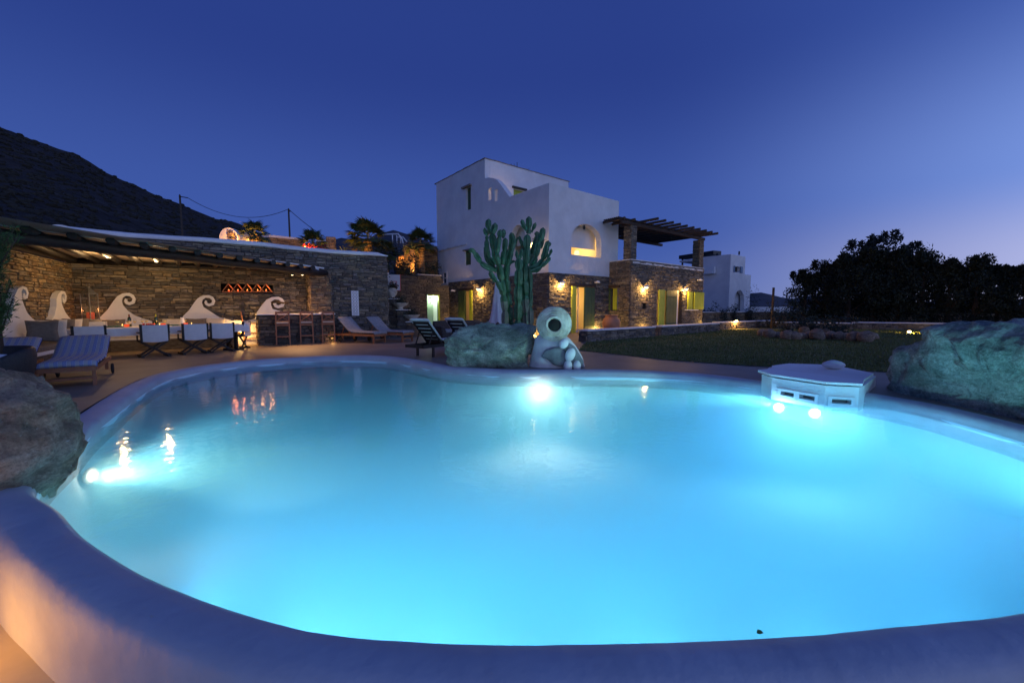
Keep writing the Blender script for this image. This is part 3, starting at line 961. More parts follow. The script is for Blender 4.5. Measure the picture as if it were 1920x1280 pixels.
# hillside garden terrace behind the walls
TG = [W0 + WU * .2 - WN * .3, WE - WN * .3 - WU * .3, WE + V * 5.8 - WU * .3, Vector((-5.6, 25.2, 0)), Vector((-5.5, 32, 0)), Vector((-12, 60, 0)), Vector((-40, 50, 0))]
sheet('garden_terrace', TG, [], 3.30, M_ground)
sheet('side_garden', [LW0 - LN * .4, LW0 - LN * .4 + LD * 12, LW0 - LN * 40 + LD * 12, LW0 - LN * 60 - LD * 20, W0 + V * 20], [], 2.6, M_ground)
mb = MB(); mb.panel([(0, 0), (30, 0), (30, 3.3), (0, 3.3)], [], W0 + WU * .2, V, -WU, .2); o = mb.build('terrace_side', M_mortar); o['kind'] = 'structure'
mb = MB(); mb.panel([(0, 2.3), (10, 2.3), (10, 2.7), (0, 2.7)], [], LW0 - LN * .46, LD, LN, .2); o = mb.build('terrace_edge', M_mortar); o['kind'] = 'structure'

# lower back wall beyond the end of the long wall
BW0 = WE + V * 5.0; 
t = thing('courtyard_back_wall', 'shaded stone wall set back behind the basketball board and stepped planters', 'wall', BW0)
BL = (ONP(787, 560, BW0, -V) - BW0).dot(U)
mb = MB(); mb.panel([(0, 0), (BL, 0), (BL, 3.22), (0, 3.22)], [], BW0, U, -V, .4); mb.build('wall_core', M_mortar, t)
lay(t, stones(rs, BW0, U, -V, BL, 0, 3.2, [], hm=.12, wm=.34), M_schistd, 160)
mb = MB(); mb.box(BW0 + U * (BL * .32) + V * .15 + Z * 3.26, (1.5, .5, .07), rz(math.atan2(U.y, U.x))); mb.build('wall_cap', M_plaster, t)

# ================================================================== PERGOLA
Pr = P(603, 514, 15.55); Pl = P(0, 433, 7.0)
HB = 2.67
Pr.z = 0; Pl.z = 0
fd = (Pl - Pr).normalized()
def bz(p): return 2.655 - .012 * max(-1, (Vector((p[0], p[1], 0)) - Vector((Pr.x, Pr.y, 0))).dot(fd))
t = thing('dining_pergola', 'dark wooden pergola roof with round beams over the dining corner', 'pergola', Pr + Z * 2.6)
Pend = Pl + fd * 3.5
mb = MB(); 
npt = 14
bpts = [Pr.lerp(Pend, k / npt) + Z * bz(Pr.lerp(Pend, k / npt)) + Vector((.02 * math.sin(k), 0, .015 * math.cos(k * 2))) - fd * (.25 if k == 0 else 0) for k in range(npt + 1)]
mb.tube(bpts, .12, 12); mb.build('front_beam', M_darkwood, t)
fn = Vector((fd.y, -fd.x, 0))
if fn.x < 0: fn = -fn
def front_hit(s):
    a = W0 + WU * s
    dv = -V
    # intersection of a + dv*t with Pr + fd*q
    den = dv.x * fd.y - dv.y * fd.x
    tt = ((Pr.x - a.x) * fd.y - (Pr.y - a.y) * fd.x) / den
    return a, a + dv * tt
slabpts = []
raf = []
for k in range(19):
    s_ = 6.35 - k * .47
    a, b = front_hit(s_)
    if s_ < 0:
        # starts from the side wall instead
        tt = (-s_)
        a = LW0 + LD * max(0.0, (-s_) * .1) + WU * 0 ; 
        a, b2 = front_hit(s_)
        # clip the start to the side wall line
        dv = -V; den = dv.x * LD.y - dv.y * LD.x
        q = ((LW0.x - a.x) * LD.y - (LW0.y - a.y) * LD.x) / den
        a = a + dv * max(q, 0)
        b = b2
        if (b - a).dot(dv) < .3: continue
    b = b + (-V) * .46
    raf.append((a, b))
    mb = MB(); mb.tube([a + Z * (bz(a) + .11), a.lerp(b, .5) + Z * (bz(a.lerp(b, .5)) + .115), b + Z * (bz(b) + .12)], .075, 10); mb.build('rafter', M_darkwood, t)
# cream boards above the rafters
a0 = W0 + WU * 6.6; a1 = W0 + WU * .02; 
sl = [a0, a1, LW0 + LD * 9.0, Pend + fn * -.1, Pr - fn * .03]
mb = MB()
lo = [p.copy() for p in sl]; 
for p in lo: p.z = bz(p) + .175
hi_ = [p + Z * .03 for p in lo]
n_ = len(lo)
mb.add(lo + hi_, [tuple(range(n_)), tuple(range(2 * n_ - 1, n_ - 1, -1))] + [(i, (i + 1) % n_, n_ + (i + 1) % n_, n_ + i) for i in range(n_)])
mb.build('ceiling_boards', mat('cream_ceiling', (.50, .42, .32), (.58, .50, .39), scale=2, rough=.9), t)
mb = MB(); e0 = Pr - fd * .1; mb.bar(e0 + fn * .02 + Z * (bz(e0) + .195), Pend + fn * .02 + Z * (bz(Pend) + .195), .06, .05); mb.build('white_roof_edge', M_white, t)
# wall plates
mb = MB(); mb.tube([W0 + WU * .1 + WN * .1 + Z * (HB + .02), W0 + WU * 6.4 + WN * .1 + Z * (HB + .02)], .08, 8); mb.build('wall_plate', M_darkwood, t)
mb = MB(); mb.tube([LW0 + LD * .1 + LN * .1 + Z * (HB + .02), LW0 + LD * 9 + LN * .1 + Z * (HB + .02)], .08, 8); mb.build('wall_plate', M_darkwood, t)
# ceiling spots: placed under the boards
for (px, py, pw, lab) in [(204, 482, 16, 'small lit ceiling spot under the pergola nearest the left wall'), (293, 490, 16, 'small lit ceiling spot under the pergola above the wine bottles'), (548, 515, 10, 'left one of two lit spots at the right end of the pergola'), (567, 515, 8, 'right one of two lit spots at the right end of the pergola')]:
    d = ray(px, py); tt = (2.66 - H) / d.z
    Yv = (Vector((0, 0, H)) + d * tt)
    if Yv.y > 15: Yv = P(px, py, 15.0 if px < 560 else 15.2)
    q = thing('ceiling_spot', lab, 'spotlight', Yv)
    mb = MB(); mb.lathe([(.055, -.01), (.06, .03), (.045, .13), (.0, .135)], 12, Yv); mb.build('spot_body', M_black, q)
    mb = MB(); mb.lathe([(.0, -.024), (.028, -.02), (.042, -.005), (.042, .01), (0, .01)], 12, Yv); mb.build('spot_lens', M_spotlens, q)
    if px < 400: lamp('spot_light', 'POINT', Yv + Z * -.12 + Vector((.0, -.02, 0)), pw * 2.2, (1, .60, .25), q, .04)
    else: lamp('spot_light', 'SPOT', Yv + Z * -.05, pw * 24, (1, .52, .20), q, .04, dirv=(.10 if px < 560 else .50, -.42, -1), angle=R(85), blend=.7)
# rolled white blind end beside the beam
pt = P(588, 506, 15.35)
t2 = thing('rolled_blind', 'white oval end of a rolled canvas blind on the pergola beam', 'blind', pt)
mb = MB(); mb.tube([pt - V * -.25, pt + V * -.25], .13, 14); mb.build('canvas_roll', M_canvas, t2)
mb = MB(); mb.tube([pt - V * .22, pt - V * .29], .028, 8); mb.build('roller_core', M_wood, t2)

# pier beside the bar
pc = P(602, 640, 15.75); pc.z = 0
a_ = (pc - W0).dot(WU)
PW = .75
O_ = W0 + WU * (a_ - PW / 2) + WN * .42
t = thing('stone_pier', 'square stone pier carrying the right end of the pergola', 'pier', O_)
mb = MB(); mb.box(W0 + WU * a_ + WN * .2 + Z * 1.29, (PW, .44, 2.58), rz(math.atan2(WU.y, WU.x))); mb.build('pier_core', M_mortar, t)
st = stones(rs, O_, WU, WN, PW, 0, 2.6, [], hm=.12, wm=.26) + stones(rs, O_ - WN * .42, WN, -WU, .42, 0, 2.6, [], hm=.12, wm=.22) + stones(rs, O_ + WU * PW, -WN, WU, .42, 0, 2.6, [], hm=.12, wm=.22)
lay(t, st, M_schist2, 150)

# ================================================================== THE HOUSE
YA = 19.5
A = P(1028, 578, YA); A.z = 0
def on_right(px, py): p = ONP(px, py, A, -V); return ((p - A).dot(U), p.z)
def on_left(px, py): p = ONP(px, py, A, -U); return ((p - A).dot(V), p.z)
sB = on_right(1158, 500)[0]
zs = 3.04                       # top of the stone storey
zp = on_right(1032, 343)[1]
tK, zK = on_left(909, 297); tL = on_left(818, 343)[0]
tE = on_left(842, 540)[0]
K = A + V * tK
sI = on_right(1142, 560)[0]
house = thing('island_house', 'white cubic house on a stone ground floor with an arched loggia window', 'house', A)
HT = zK
def arch(c, w, z0, zspring, hgt, n=14):
    pts = [(c - w / 2, z0), (c + w / 2, z0)]
    for k in range(n + 1):
        a = math.pi * k / n
        pts.append((c + w / 2 * math.cos(a), zspring + hgt * math.sin(a)))
    return pts
# right facade, plastered upper storey with arch
a0, za = on_right(1071, 477); a1, zb = on_right(1127, 480); ztop_ = on_right(1098, 420)[1]; zsp = on_right(1073, 447)[1]
ar = arch((a0 + a1) / 2, a1 - a0, min(za, zb), zsp, ztop_ - zsp)
mb = MB(); mb.panel([(.003, zs), (sB, zs), (sB, zp), (.003, zp)], [ar], A, U, -V, .347)
mb.build('plaster_wall', M_plaster, house)
# recessed back of the arch with its low lit opening
lit0 = za; lit1 = on_right(1071, 458)[1]
O2 = A + V * .36
mb = MB(); mb.panel([(a0 - .2, lit1), (a1 + .2, lit1), (a1 + .2, ztop_ + .2), (a0 - .2, ztop_ + .2)], [], O2 + V * .25, U, -V, .06); mb.build('arch_screen', M_plaster, house)
mb = MB(); mb.box(A + U * ((a0 + a1) / 2) + V * 1.0 + Z * (lit0 - .05), (a1 - a0 + .4, 1.3, .08), rz(math.atan2(U.y, U.x))); mb.build('arch_sill', M_plaster, house)
M_cream_wall = mat('cream_room_wall', (.72, .66, .52), rough=.9)
def room(u0, u1, z0, z1, O, u, n, dep, name='lit_room', m=None):
    mb = MB()
    p = lambda a, z, d: O + u * a + Z * z - n * d
    q = [p(u0, z0, 0), p(u1, z0, 0), p(u1, z1, 0), p(u0, z1, 0), p(u0, z0, dep), p(u1, z0, dep), p(u1, z1, dep), p(u0, z1, dep)]
    mb.add(q, [(4, 5, 6, 7), (0, 1, 5, 4), (3, 2, 6, 7), (0, 4, 7, 3), (1, 5, 6, 2)])
    return mb.build(name, m or M_cream_wall, house)
room(a0 - .5, a1 + .5, lit0 - .4, ztop_ + .3, A + V * .42, U, -V, 2.6)
lamp('room_light', 'POINT', A + U * (a1 - .35) + V * 1.6 + Z * (lit1 + .05), 60, (1, .60, .22), house, .15)
# a table lamp shade seen through it
pl = A + U * (a0 + .62 * (a1 - a0)) + V * .95 + Z * (lit0 + .02)
mb = MB(); mb.lathe([(.10, 0), (.06, .03), (.025, .10), (.025, .2), (.16, .2), (.11, .40)], 14, pl); mb.build('table_lamp_shade', emit_mat('lamp_shade', (1, .68, .30), 2.2), house)
mb = MB(); p_ = A + U * ((a0 + a1) / 2) + V * .2 + Z * (ztop_ - .12); mb.lathe([(.03, .1), (.06, .0), (.05, -.1), (.0, -.12)], 10, p_); mb.build('hanging_bell', M_black, house)
# left facade: one outline with the swooping parapet
sw = [on_left(x, y) for x, y in [(908, 335), (916, 333), (925, 334), (932, 338), (938, 345), (943, 352), (948, 359), (955, 364)]]
ol = [(.003, zs), (tE, zs), (tE, 2.9), (tL, 2.9), (tL, HT), (tK, HT)] + [(tK, sw[0][1])] + sw[1:-1] + [(sw[-1][0], zp - .002), (.003, zp - .002)]
def rect_l(x0, y0, x1, y1):
    a, z = on_left(x0, y0); b, y = on_left(x1, y1)
    lo_, hi_2 = min(a, b), max(a, b)
    zz0, zz1 = min(z, y), max(z, y)
    return [(lo_, zz0), (hi_2, zz0), (hi_2, zz1), (lo_, zz1)]
slot1 = rect_l(915.5, 354, 921, 374); slot2 = rect_l(927.5, 356, 933, 376)
win_t = rect_l(874, 353, 883, 392); win_s = rect_l(872, 471, 883, 496); win_w = rect_l(831, 511, 838, 532)
la0, lz0 = on_left(985, 478); la1, _ = on_left(957, 478); lzt = on_left(973, 421)[1]; lsp = on_left(984, 447)[1]
lar = arch((la0 + la1) / 2, abs(la1 - la0), lz0, lsp, lzt - lsp)
mb = MB(); mb.panel(ol, [slot1, slot2, win_t, win_s, win_w, lar], A, V, -U, .35); mb.build('plaster_wall', M_plaster, house)
lm0, lm1 = min(la0, la1), max(la0, la1)
zl1 = on_left(957, 459)[1]
mb = MB(); mb.panel([(lm0 - .2, zl1), (lm1 + .2, zl1), (lm1 + .2, lzt + .2), (lm0 - .2, lzt + .2)], [], A + U * .61, V, -U, .06); mb.build('arch_screen', M_plaster, house)
room(lm0 - .35, lm1 + .5, lz0 - .3, lzt + .3, A + U * .42, V, -U, 2.2)
lamp('room_light', 'POINT', A + V * ((lm0 + lm1) / 2) + U * 1.3 + Z * (lz0 + .45), 45, (1, .60, .22), house, .12)
# tall block: right face, parapet tiles, roof
sN = 6.9
mb = MB(); dr = [on_r for on_r in ()]
pk = lambda px, py: (lambda q: ((q - K).dot(U), q.z))(ONP(px, py, K, -V))
d0, dz1 = pk(963, 353); d1, _ = pk(984, 355)
mb.panel([(.36, zs), (sN, zs), (sN, HT), (.36, HT)], [[(d0, 6.9), (d1, 6.9), (d1, dz1), (d0, dz1)]], K, U, -V, .35); mb.build('plaster_wall', M_plaster, house)
mb = MB(); mb.box(K + U * ((d0 + d1) / 2) + V * .25 + Z * ((6.9 + dz1) / 2), (d1 - d0, .06, dz1 - 6.9), rz(math.atan2(U.y, U.x))); mb.build('terrace_door', M_greenlit, house)
mb = MB(); mb.box(K + U * ((d0 + d1) / 2) - V * .03 + Z * (dz1 + .06), (d1 - d0 + .25, .12, .12), rz(math.atan2(U.y, U.x))); mb.build('lintel', M_darkwood, house)
mb = MB(); mb.panel([(.36, zs), (tL - tK, zs), (tL - tK, HT), (.36, HT)], [], K + U * sN, V, U, .35)
mb.panel([(.36, zs), (sN - .36, zs), (sN - .36, HT), (.36, HT)], [], K + V * (tL - tK), U, V, .35); mb.build('rear_walls', M_plaster, house)
mb = MB(); mb.box(K + U * (sN / 2) + V * ((tL - tK) / 2) + Z * (HT - .3), (sN - .8, tL - tK - .8, .12), rz(math.atan2(U.y, U.x))); mb.build('roof', M_plaster_w, house)
mb = MB(); mb.box(A + U * (sB / 2) + V * (tK / 2) + Z * 6.85, (sB - .72, tK - .1, .1), rz(math.atan2(U.y, U.x))); mb.build('terrace_floor', M_plaster_w, house)
mb = MB(); mb.panel([(.36, 2), (tK, 2), (tK, zp), (.36, zp)], [], A + U * sB, V, U, .35); mb.build('side_wall', M_plaster, house)
# stone-slate edging round the top of the tall block, piece by piece
for (p0, dv, ln, nn) in ((K, V, tL - tK, -U), (K, U, sN, -V)):
    x = -.06
    rs2 = random.Random(4)
    tile_me = None
    if tile_me is None:
        m_ = MB(); m_.box((0, 0, 0), (1, .46, .045)); tile_o = m_
    while x < ln - .05:
        w = rs2.uniform(.28, .55)
        mm = MB(); c = p0 + dv * (x + w / 2) - nn * .19 + Z * (HT + .02 + rs2.uniform(-.012, .014))
        mm.box(c, (w - .02, .45, .035), rz(math.atan2(dv.y, dv.x) + rs2.uniform(-.02, .02)))
        mm.build('roof_slate', M_tile, house)
        x += w
# terrace light by the door, shutters of the plastered facades
q = K + U * .9 - V * .12 + Z * (on_left(943, 349)[1])
mb = MB(); mb.lathe([(.03, .05), (.05, 0), (.0, -.02)], 8, q); mb.build('terrace_lamp', M_bulb, house); lamp('terrace_light', 'POINT', q - V * .12, 18, (1, .62, .3), house, .03)
def leaf(u0, u1, z0, z1, O, u, n, off_, m, name='shutter', th=.045, planks=3):
    a, b = min(u0, u1), max(u0, u1)
    frame = MB(); c = O + u * ((a + b) / 2) + n * off_ + Z * ((z0 + z1) / 2)
    frame.box(c, (b - a, th, z1 - z0), rz(math.atan2(u.y, u.x)))
    o = frame.build(name, m, house)
    w = (b - a) / planks
    for k in range(planks):
        pm = MB(); pm.box(O + u * (a + w * (k + .5)) + n * (off_ + th / 2 + .006) + Z * ((z0 + z1) / 2), (w - .014, .014, z1 - z0 - .02), rz(math.atan2(u.y, u.x)))
        pm.build('plank', m, o)
    for zz in (z0 + (z1 - z0) * .15, z0 + (z1 - z0) * .85):
        pm = MB(); pm.box(O + u * ((a + b) / 2) + n * (off_ + th / 2 + .022) + Z * zz, (b - a - .04, .018, .07), rz(math.atan2(u.y, u.x)))
        pm.build('ledge', m, o)
    return o
leaf(win_t[0][0], win_t[1][0], win_t[0][1], win_t[2][1], A, V, -U, -.16, M_greend, planks=2)
leaf(win_s[0][0], win_s[1][0], win_s[0][1], win_s[2][1], A, V, -U, -.10, M_greend, planks=2)
mb = MB(); mb.box(A + V * ((win_t[0][0] + win_t[1][0]) / 2 + .12) - U * .06 + Z * (win_t[2][1] + .05), (win_t[1][0] - win_t[0][0] + .45, .22, .09), rz(math.atan2(V.y, V.x))); mb.build('lintel', M_tile, house)
mb = MB(); mb.box(A + V * ((win_s[0][0] + win_s[1][0]) / 2) - U * .05 + Z * (win_s[2][1] + .04), (win_s[1][0] - win_s[0][0] + .2, .16, .07), rz(math.atan2(V.y, V.x))); mb.build('lintel', M_tile, house)
# small framed window low on the left
wc = A + V * ((win_w[0][0] + win_w[1][0]) / 2) - U * .0
w_ = win_w[1][0] - win_w[0][0]; h_ = win_w[2][1] - win_w[0][1]
mb = MB(); mb.panel([(win_w[0][0] - .06, win_w[0][1] - .06), (win_w[1][0] + .06, win_w[0][1] - .06), (win_w[1][0] + .06, win_w[2][1] + .06), (win_w[0][0] - .06, win_w[2][1] + .06)], [[(win_w[0][0] + .05, win_w[0][1] + .05), (win_w[1][0] - .05, win_w[0][1] + .05), (win_w[1][0] - .05, win_w[0][1] + h_ * .46), (win_w[0][0] + .05, win_w[0][1] + h_ * .46)], [(win_w[0][0] + .05, win_w[0][1] + h_ * .54), (win_w[1][0] - .05, win_w[0][1] + h_ * .54), (win_w[1][0] - .05, win_w[2][1] - .05), (win_w[0][0] + .05, win_w[2][1] - .05)]], A - U * .03, V, -U, .05)
wf = mb.build('window_frame', M_white, house)
mb = MB(); mb.box(wc + U * .08 + Z * (win_w[0][1] + h_ / 2), (w_, .01, h_), rz(math.atan2(V.y, V.x))); mb.build('pane', mat('dusky_glass', (.08, .10, .16), rough=.1), wf)
# drip ledge
p0 = ONP(821, 471, A - U * .03, -U); p1 = ONP(875, 457, A - U * .03, -U)
mb = MB(); mb.bar(p0, p1, .09, .09); mb.build('drip_ledge', M_plaster_w, house)
# roof aerial
q = K + U * 3.2 + V * 1.0 + Z * HT
mb = MB(); mb.tube([q - Z * .3, q + Z * .75], .018, 6); mb.build('aerial_mast', M_black, house)
mb = MB(); d_ = (U * .9 + Z * .22).normalized()
mb.tube([q + Z * .25 - d_ * .6, q + Z * .25 + d_ * .95], .014, 5)
for k in range(7):
    c = q + Z * .25 + d_ * (-.5 + k * .22)
    mb.tube([c - V * .28, c + V * .28], .009, 4)
mb.tube([q + Z * .25 - d_ * .5 , q + Z * .75 - d_ * .35 + V * .2], .012, 4); mb.tube([q + Z * .2 - d_ * .1, q + Z * .68 - d_ * .25], .012, 4); mb.build('aerial', M_black, house)

# ---- stone storey
def gl(px): return on_left(px, 600)[0]
def gr(px): return on_right(px, 600)[0]
zdoor = on_left(870, 545)[1]
dl0, dl1 = gl(888), gl(862)
dr0, dr1 = gr(1069), gr(1110)
zd2 = on_right(1080, 537)[1]
# annex
I_ = A + U * sI
def on_al(px, py): p = ONP(px, py, I_, -U); return ((p - I_).dot(-V), p.z)
LA = on_al(1181, 560)[0]
C_ = I_ - V * LA
def on_ar(px, py): p = ONP(px, py, C_, -V); return ((p - C_).dot(U), p.z)
SD = on_ar(1317, 560)[0]; zan = on_ar(1190, 488)[1]
def rect_f(f, x0, y0, x1, y1):
    a, z = f(x0, y0); b, y = f(x1, y1); lo_, hi2 = min(a, b), max(a, b); z0, z1 = min(z, y), max(z, y)
    return (lo_, hi2, z0, z1)
hl = [(dl0, dl1, -.1, zdoor)]
hr = [(dr0, dr1, -.1, zd2)]
hal = [rect_f(on_al, 1147, 540, 1158, 582)]
hadoor = rect_f(on_ar, 1232, 543, 1279, 560); hadoor = (hadoor[0], hadoor[1], -.1, hadoor[3])
hawin = rect_f(on_ar, 1288, 547, 1302, 580)
hanich = rect_f(on_ar, 1204, 568, 1210.5, 581)
lp = lambda h: [(h[0], h[2]), (h[1], h[2]), (h[1], h[3]), (h[0], h[3])]
cm = MB()
cm.panel([(0, -.2), (tE + .1, -.2), (tE + .1, zs), (0, zs)], [lp(h) for h in [(dl0, dl1, -.1, zdoor)]], A, V, -U, .5)
cm.panel([(.003, -.2), (sI, -.2), (sI, zs - .003), (.003, zs - .003)], [lp(h) for h in hr], A + V * .001, U, -V, .5)
cm.panel([(0, -.2), (LA, -.2), (LA, zan), (0, zan)], [lp(h) for h in hal], I_, -V, -U, .4)
cm.panel([(.003, -.2), (SD, -.2), (SD, zan - .003), (.003, zan - .003)], [lp(h) for h in (hadoor, hawin, hanich)], C_, U, -V, .4)
cm.panel([(0, -.2), (5, -.2), (5, zan), (0, zan)], [], C_ + U * SD, V, U, .4)
cm.build('stone_wall_core', M_mortar, house)
rs = random.Random(33)
st = stones(rs, A, V, -U, tE, 0, zs, hl, hm=.085, wm=.28, proud=.06)
st += stones(rs, A, U, -V, sI, 0, zs, hr, hm=.085, wm=.28, proud=.06)
st += stones(rs, I_, -V, -U, LA, 0, zan, hal, hm=.085, wm=.27, proud=.05)
st += stones(rs, C_, U, -V, SD, 0, zan, [hadoor, hawin, hanich], hm=.085, wm=.27, proud=.05)
st += stones(rs, C_ + U * SD, V, U, 5, 0, zan, [], hm=.1, wm=.4, proud=.05)
lay(house, st, M_schist, 300)
# annex roof terrace with thin white edge
mb = MB(); mb.box(C_ + U * (SD / 2) + V * 2.4 + Z * (zan - .12), (SD - .3, 4.9, .1), rz(math.atan2(U.y, U.x))); mb.build('roof_terrace', M_plaster_w, house)
mb = MB(); mb.box(C_ + U * (SD / 2) + V * .18 + Z * (zan + .022), (SD + .06, .46, .045), rz(math.atan2(U.y, U.x)))
mb.box(C_ + U * .18 + V * ((LA) / 2 + .25) + Z * (zan + .022), (.46, LA - .1, .045), rz(math.atan2(U.y, U.x))); mb.build('parapet_cap', M_plaster_w, house)
# rooms behind the openings
def rm(h, O, u, n, pw, col=(1, .55, .15), dep=1.6, light=True):
    room(h[0] - .25, h[1] + .25, 0.01, h[3] + .1, O - n * .52, u, n, dep)
    if light: lamp('room_light', 'POINT', O + u * ((h[0] + h[1]) / 2) - n * 1.25 + Z * 1.75, pw, col, house, .12)
rm(hl[0], A, V, -U, 10)
rm(hr[0], A, U, -V, 42)
rm(hadoor, C_, U, -V, 14)
rm(hawin, C_, U, -V, 6)
# doors and shutters
z0 = .03
leaf(gl(888), gl(883), z0, zdoor, A, V, -U, .09, M_greenlit, 'lit_door_leaf', planks=2)
leaf(gl(875), gl(862), z0, zdoor, A, V, -U, .07, M_greend, 'door_leaf')
leaf(gr(1069), gr(1077), z0, zd2, A, U, -V, .08, M_greenlit, 'lit_door_leaf', planks=2)
leaf(gr(1092), gr(1111), z0, zd2 - .03, A, U, -V, .10, M_greend, 'door_leaf')
mb = MB(); mb.panel([(gr(1077), z0), (gr(1091), z0), (gr(1091), zd2), (gr(1077), zd2)], [[(gr(1078.2), .15), (gr(1083), .15), (gr(1083), zd2 - .08), (gr(1078.2), zd2 - .08)], [(gr(1085.5), .15), (gr(1090), .15), (gr(1090), zd2 - .08), (gr(1085.5), zd2 - .08)]], A + V * .25, U, -V, .05); mb.build('glazed_door', M_white, house)
h = hal[0]
leaf(h[0] - .30, h[0] - .01, h[2], h[3], I_, -V, -U, .07, M_greend, planks=2)
leaf(h[0] + .02, h[0] + .3, h[2], h[3], I_, -V, -U, -.12, M_greenlit, planks=2)
leaf(h[0] + .35, h[1] - .02, h[2], h[3], I_, -V, -U, -.14, M_greenlit, planks=2)
mb = MB(); mb.box(I_ - V * ((h[0] + h[1]) / 2 - .1) - U * .06 + Z * (h[3] + .07), (h[1] - h[0] + .5, .14, .13), rz(math.atan2(V.y, V.x))); mb.build('lintel', M_wood_grey, house)
h = hadoor
ax = lambda px: on_ar(px, 590)[0]
leaf(ax(1232), ax(1243), z0, h[3], C_, U, -V, .07, M_greenlit, 'lit_door_leaf')
leaf(ax(1245.5), ax(1265), z0, h[3], C_, U, -V, .09, M_greend, 'door_leaf')
mb = MB(); mb.box(C_ + U * ax(1267) - V * .0 + Z * (h[3] / 2), (.10, .18, h[3]), rz(math.atan2(U.y, U.x))); mb.build('door_jamb', M_white, house)
mb = MB(); mb.box(C_ + U * ax(1273.5) + V * .25 + Z * (h[3] / 2), (ax(1279) - ax(1268), .12, h[3]), rz(math.atan2(U.y, U.x)))
mb.build('stone_reveal', M_schist2, house)
h = hawin
leaf(ax(1286.5), ax(1295), h[2], h[3], C_, U, -V, .07, M_greenlit, planks=2)
leaf(ax(1297.5), ax(1315.5), h[2], h[3], C_, U, -V, .09, M_greenlit)
mb = MB(); mb.box(C_ + U * ((h[0] + h[1]) / 2) - V * .05 + Z * (h[2] - .04), (h[1] - h[0] + .5, .2, .05), rz(math.atan2(U.y, U.x))); mb.build('window_sill', M_white, house)
h = hanich
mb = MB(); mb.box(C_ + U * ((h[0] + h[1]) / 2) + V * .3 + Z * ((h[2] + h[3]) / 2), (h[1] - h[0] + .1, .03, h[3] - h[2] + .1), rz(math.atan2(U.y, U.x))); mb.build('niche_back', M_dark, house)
mb = MB(); mb.box(C_ + U * ((h[0] + h[1]) / 2) - V * .04 + Z * (h[3] + .05), (h[1] - h[0] + .25, .16, .06), rz(math.atan2(U.y, U.x))); mb.build('niche_lintel', M_tile, house)
# lintels in weathered wood above the doors
for (c, w, zz, O, u, n) in [((dl0 + dl1) / 2, dl1 - dl0, zdoor, A, V, -U), ((dr0 + dr1) / 2, dr1 - dr0, zd2, A, U, -V)]:
    mb = MB(); mb.box(O + u * c + n * .03 + Z * (zz + .08), (w + .35, .12, .14), rz(math.atan2(u.y, u.x))); mb.build('lintel', M_wood_grey, house)

# ---- wall lamps on the stone
def wall_lamp(pos, n, lab, pw=0.0, col=(1, .56, .16)):
    t = thing('wall_lamp', lab, 'wall lamp', pos, 'hooded wall lamps on the stone walls')
    mb = MB(); mb.box(pos + n * .02, (.10, .04, .10), rz(math.atan2(n.y, n.x) + math.pi / 2)); mb.build('wall_plate', M_white, t)
    mb = MB(); mb.tube([pos + n * .03, pos + n * .12 + Z * .04, pos + n * .18 + Z * .03], .014, 6); mb.build('bracket', M_white, t)
    c = pos + n * .19
    mb = MB(); mb.lathe([(.125, -.05), (.115, -.01), (.075, .055), (.02, .075), (.0, .077)], 18, c); mb.build('hood', M_white, t)
    mb = MB(); mb.lathe([(.0, -.115), (.04, -.10), (.055, -.06), (.03, -.01), (0, 0)], 12, c + Z * -.01); mb.build('bulb', M_bulb if pw else M_glass, t)
    if pw: lamp('lamp_light', 'POINT', c + Z * -.16, pw * 1.9, col, t, .035)
    return t
o_ = ONP(901, 541, A - U * .06, -U); wall_lamp(o_, -U, 'lit wall lamp on stone between the green door and the cactus', 60)
o_ = ONP(853, 545, A - U * .06, -U); wall_lamp(o_, -U, 'unlit wall lamp left of the dark green door', 0)
o_ = ONP(1050, 530, A - V * .06, -V); wall_lamp(o_, -V, 'lit wall lamp above the round jar mouth, left of the brightly lit green door', 60)
o_ = ONP(1116, 529, A - V * .06, -V); wall_lamp(o_, -V, 'unlit wall lamp right of the dark green door near the terracotta urn', 0)
o_ = ONP(1207, 537, C_ - V * .06, -V); wall_lamp(o_, -V, 'lit wall lamp over the small dark wall niche', 60)
o_ = ONP(1282, 541, C_ - V * .06, -V); wall_lamp(o_, -V, 'lit wall lamp between the annex door and the shuttered window', 55)
o_ = ONP(1308, 525, C_ - V * .06, -V); wall_lamp(o_, -V, 'unlit wall lamp high at the right end of the annex', 0)
# low ground lights washing the stone
def ground_light(pos, lab, pw, col=(1, .60, .16), up=None):
    t = thing('ground_light', lab, 'ground light', pos)
    mb = MB(); mb.lathe([(.06, 0), (.07, .02), (.06, .05), (.045, .05)], 12, pos); mb.build('housing', M_black, t)
    mb = MB(); mb.lathe([(.0, .058), (.04, .05), (.04, .045), (0, .045)], 12, pos); mb.build('lens', M_bulb, t)
    lamp('ground_lamp', 'POINT', pos + Z * .14, pw * 3.4, col, t, .03)
    return t
ground_light(A - V * .28 + U * gr(1115) , 'ground light washing the stone beside the dark green door', 14)
ground_light(C_ - V * .28 + U * ax(1203), 'ground light under the small wall niche', 14)
ground_light(A - U * .3 + V * on_left(1012, 600)[0], 'ground light behind the cactus washing the stone corner', 10)
ground_light(C_ - V * .28 + U * ax(1313), 'ground light at the right corner of the annex', 12)

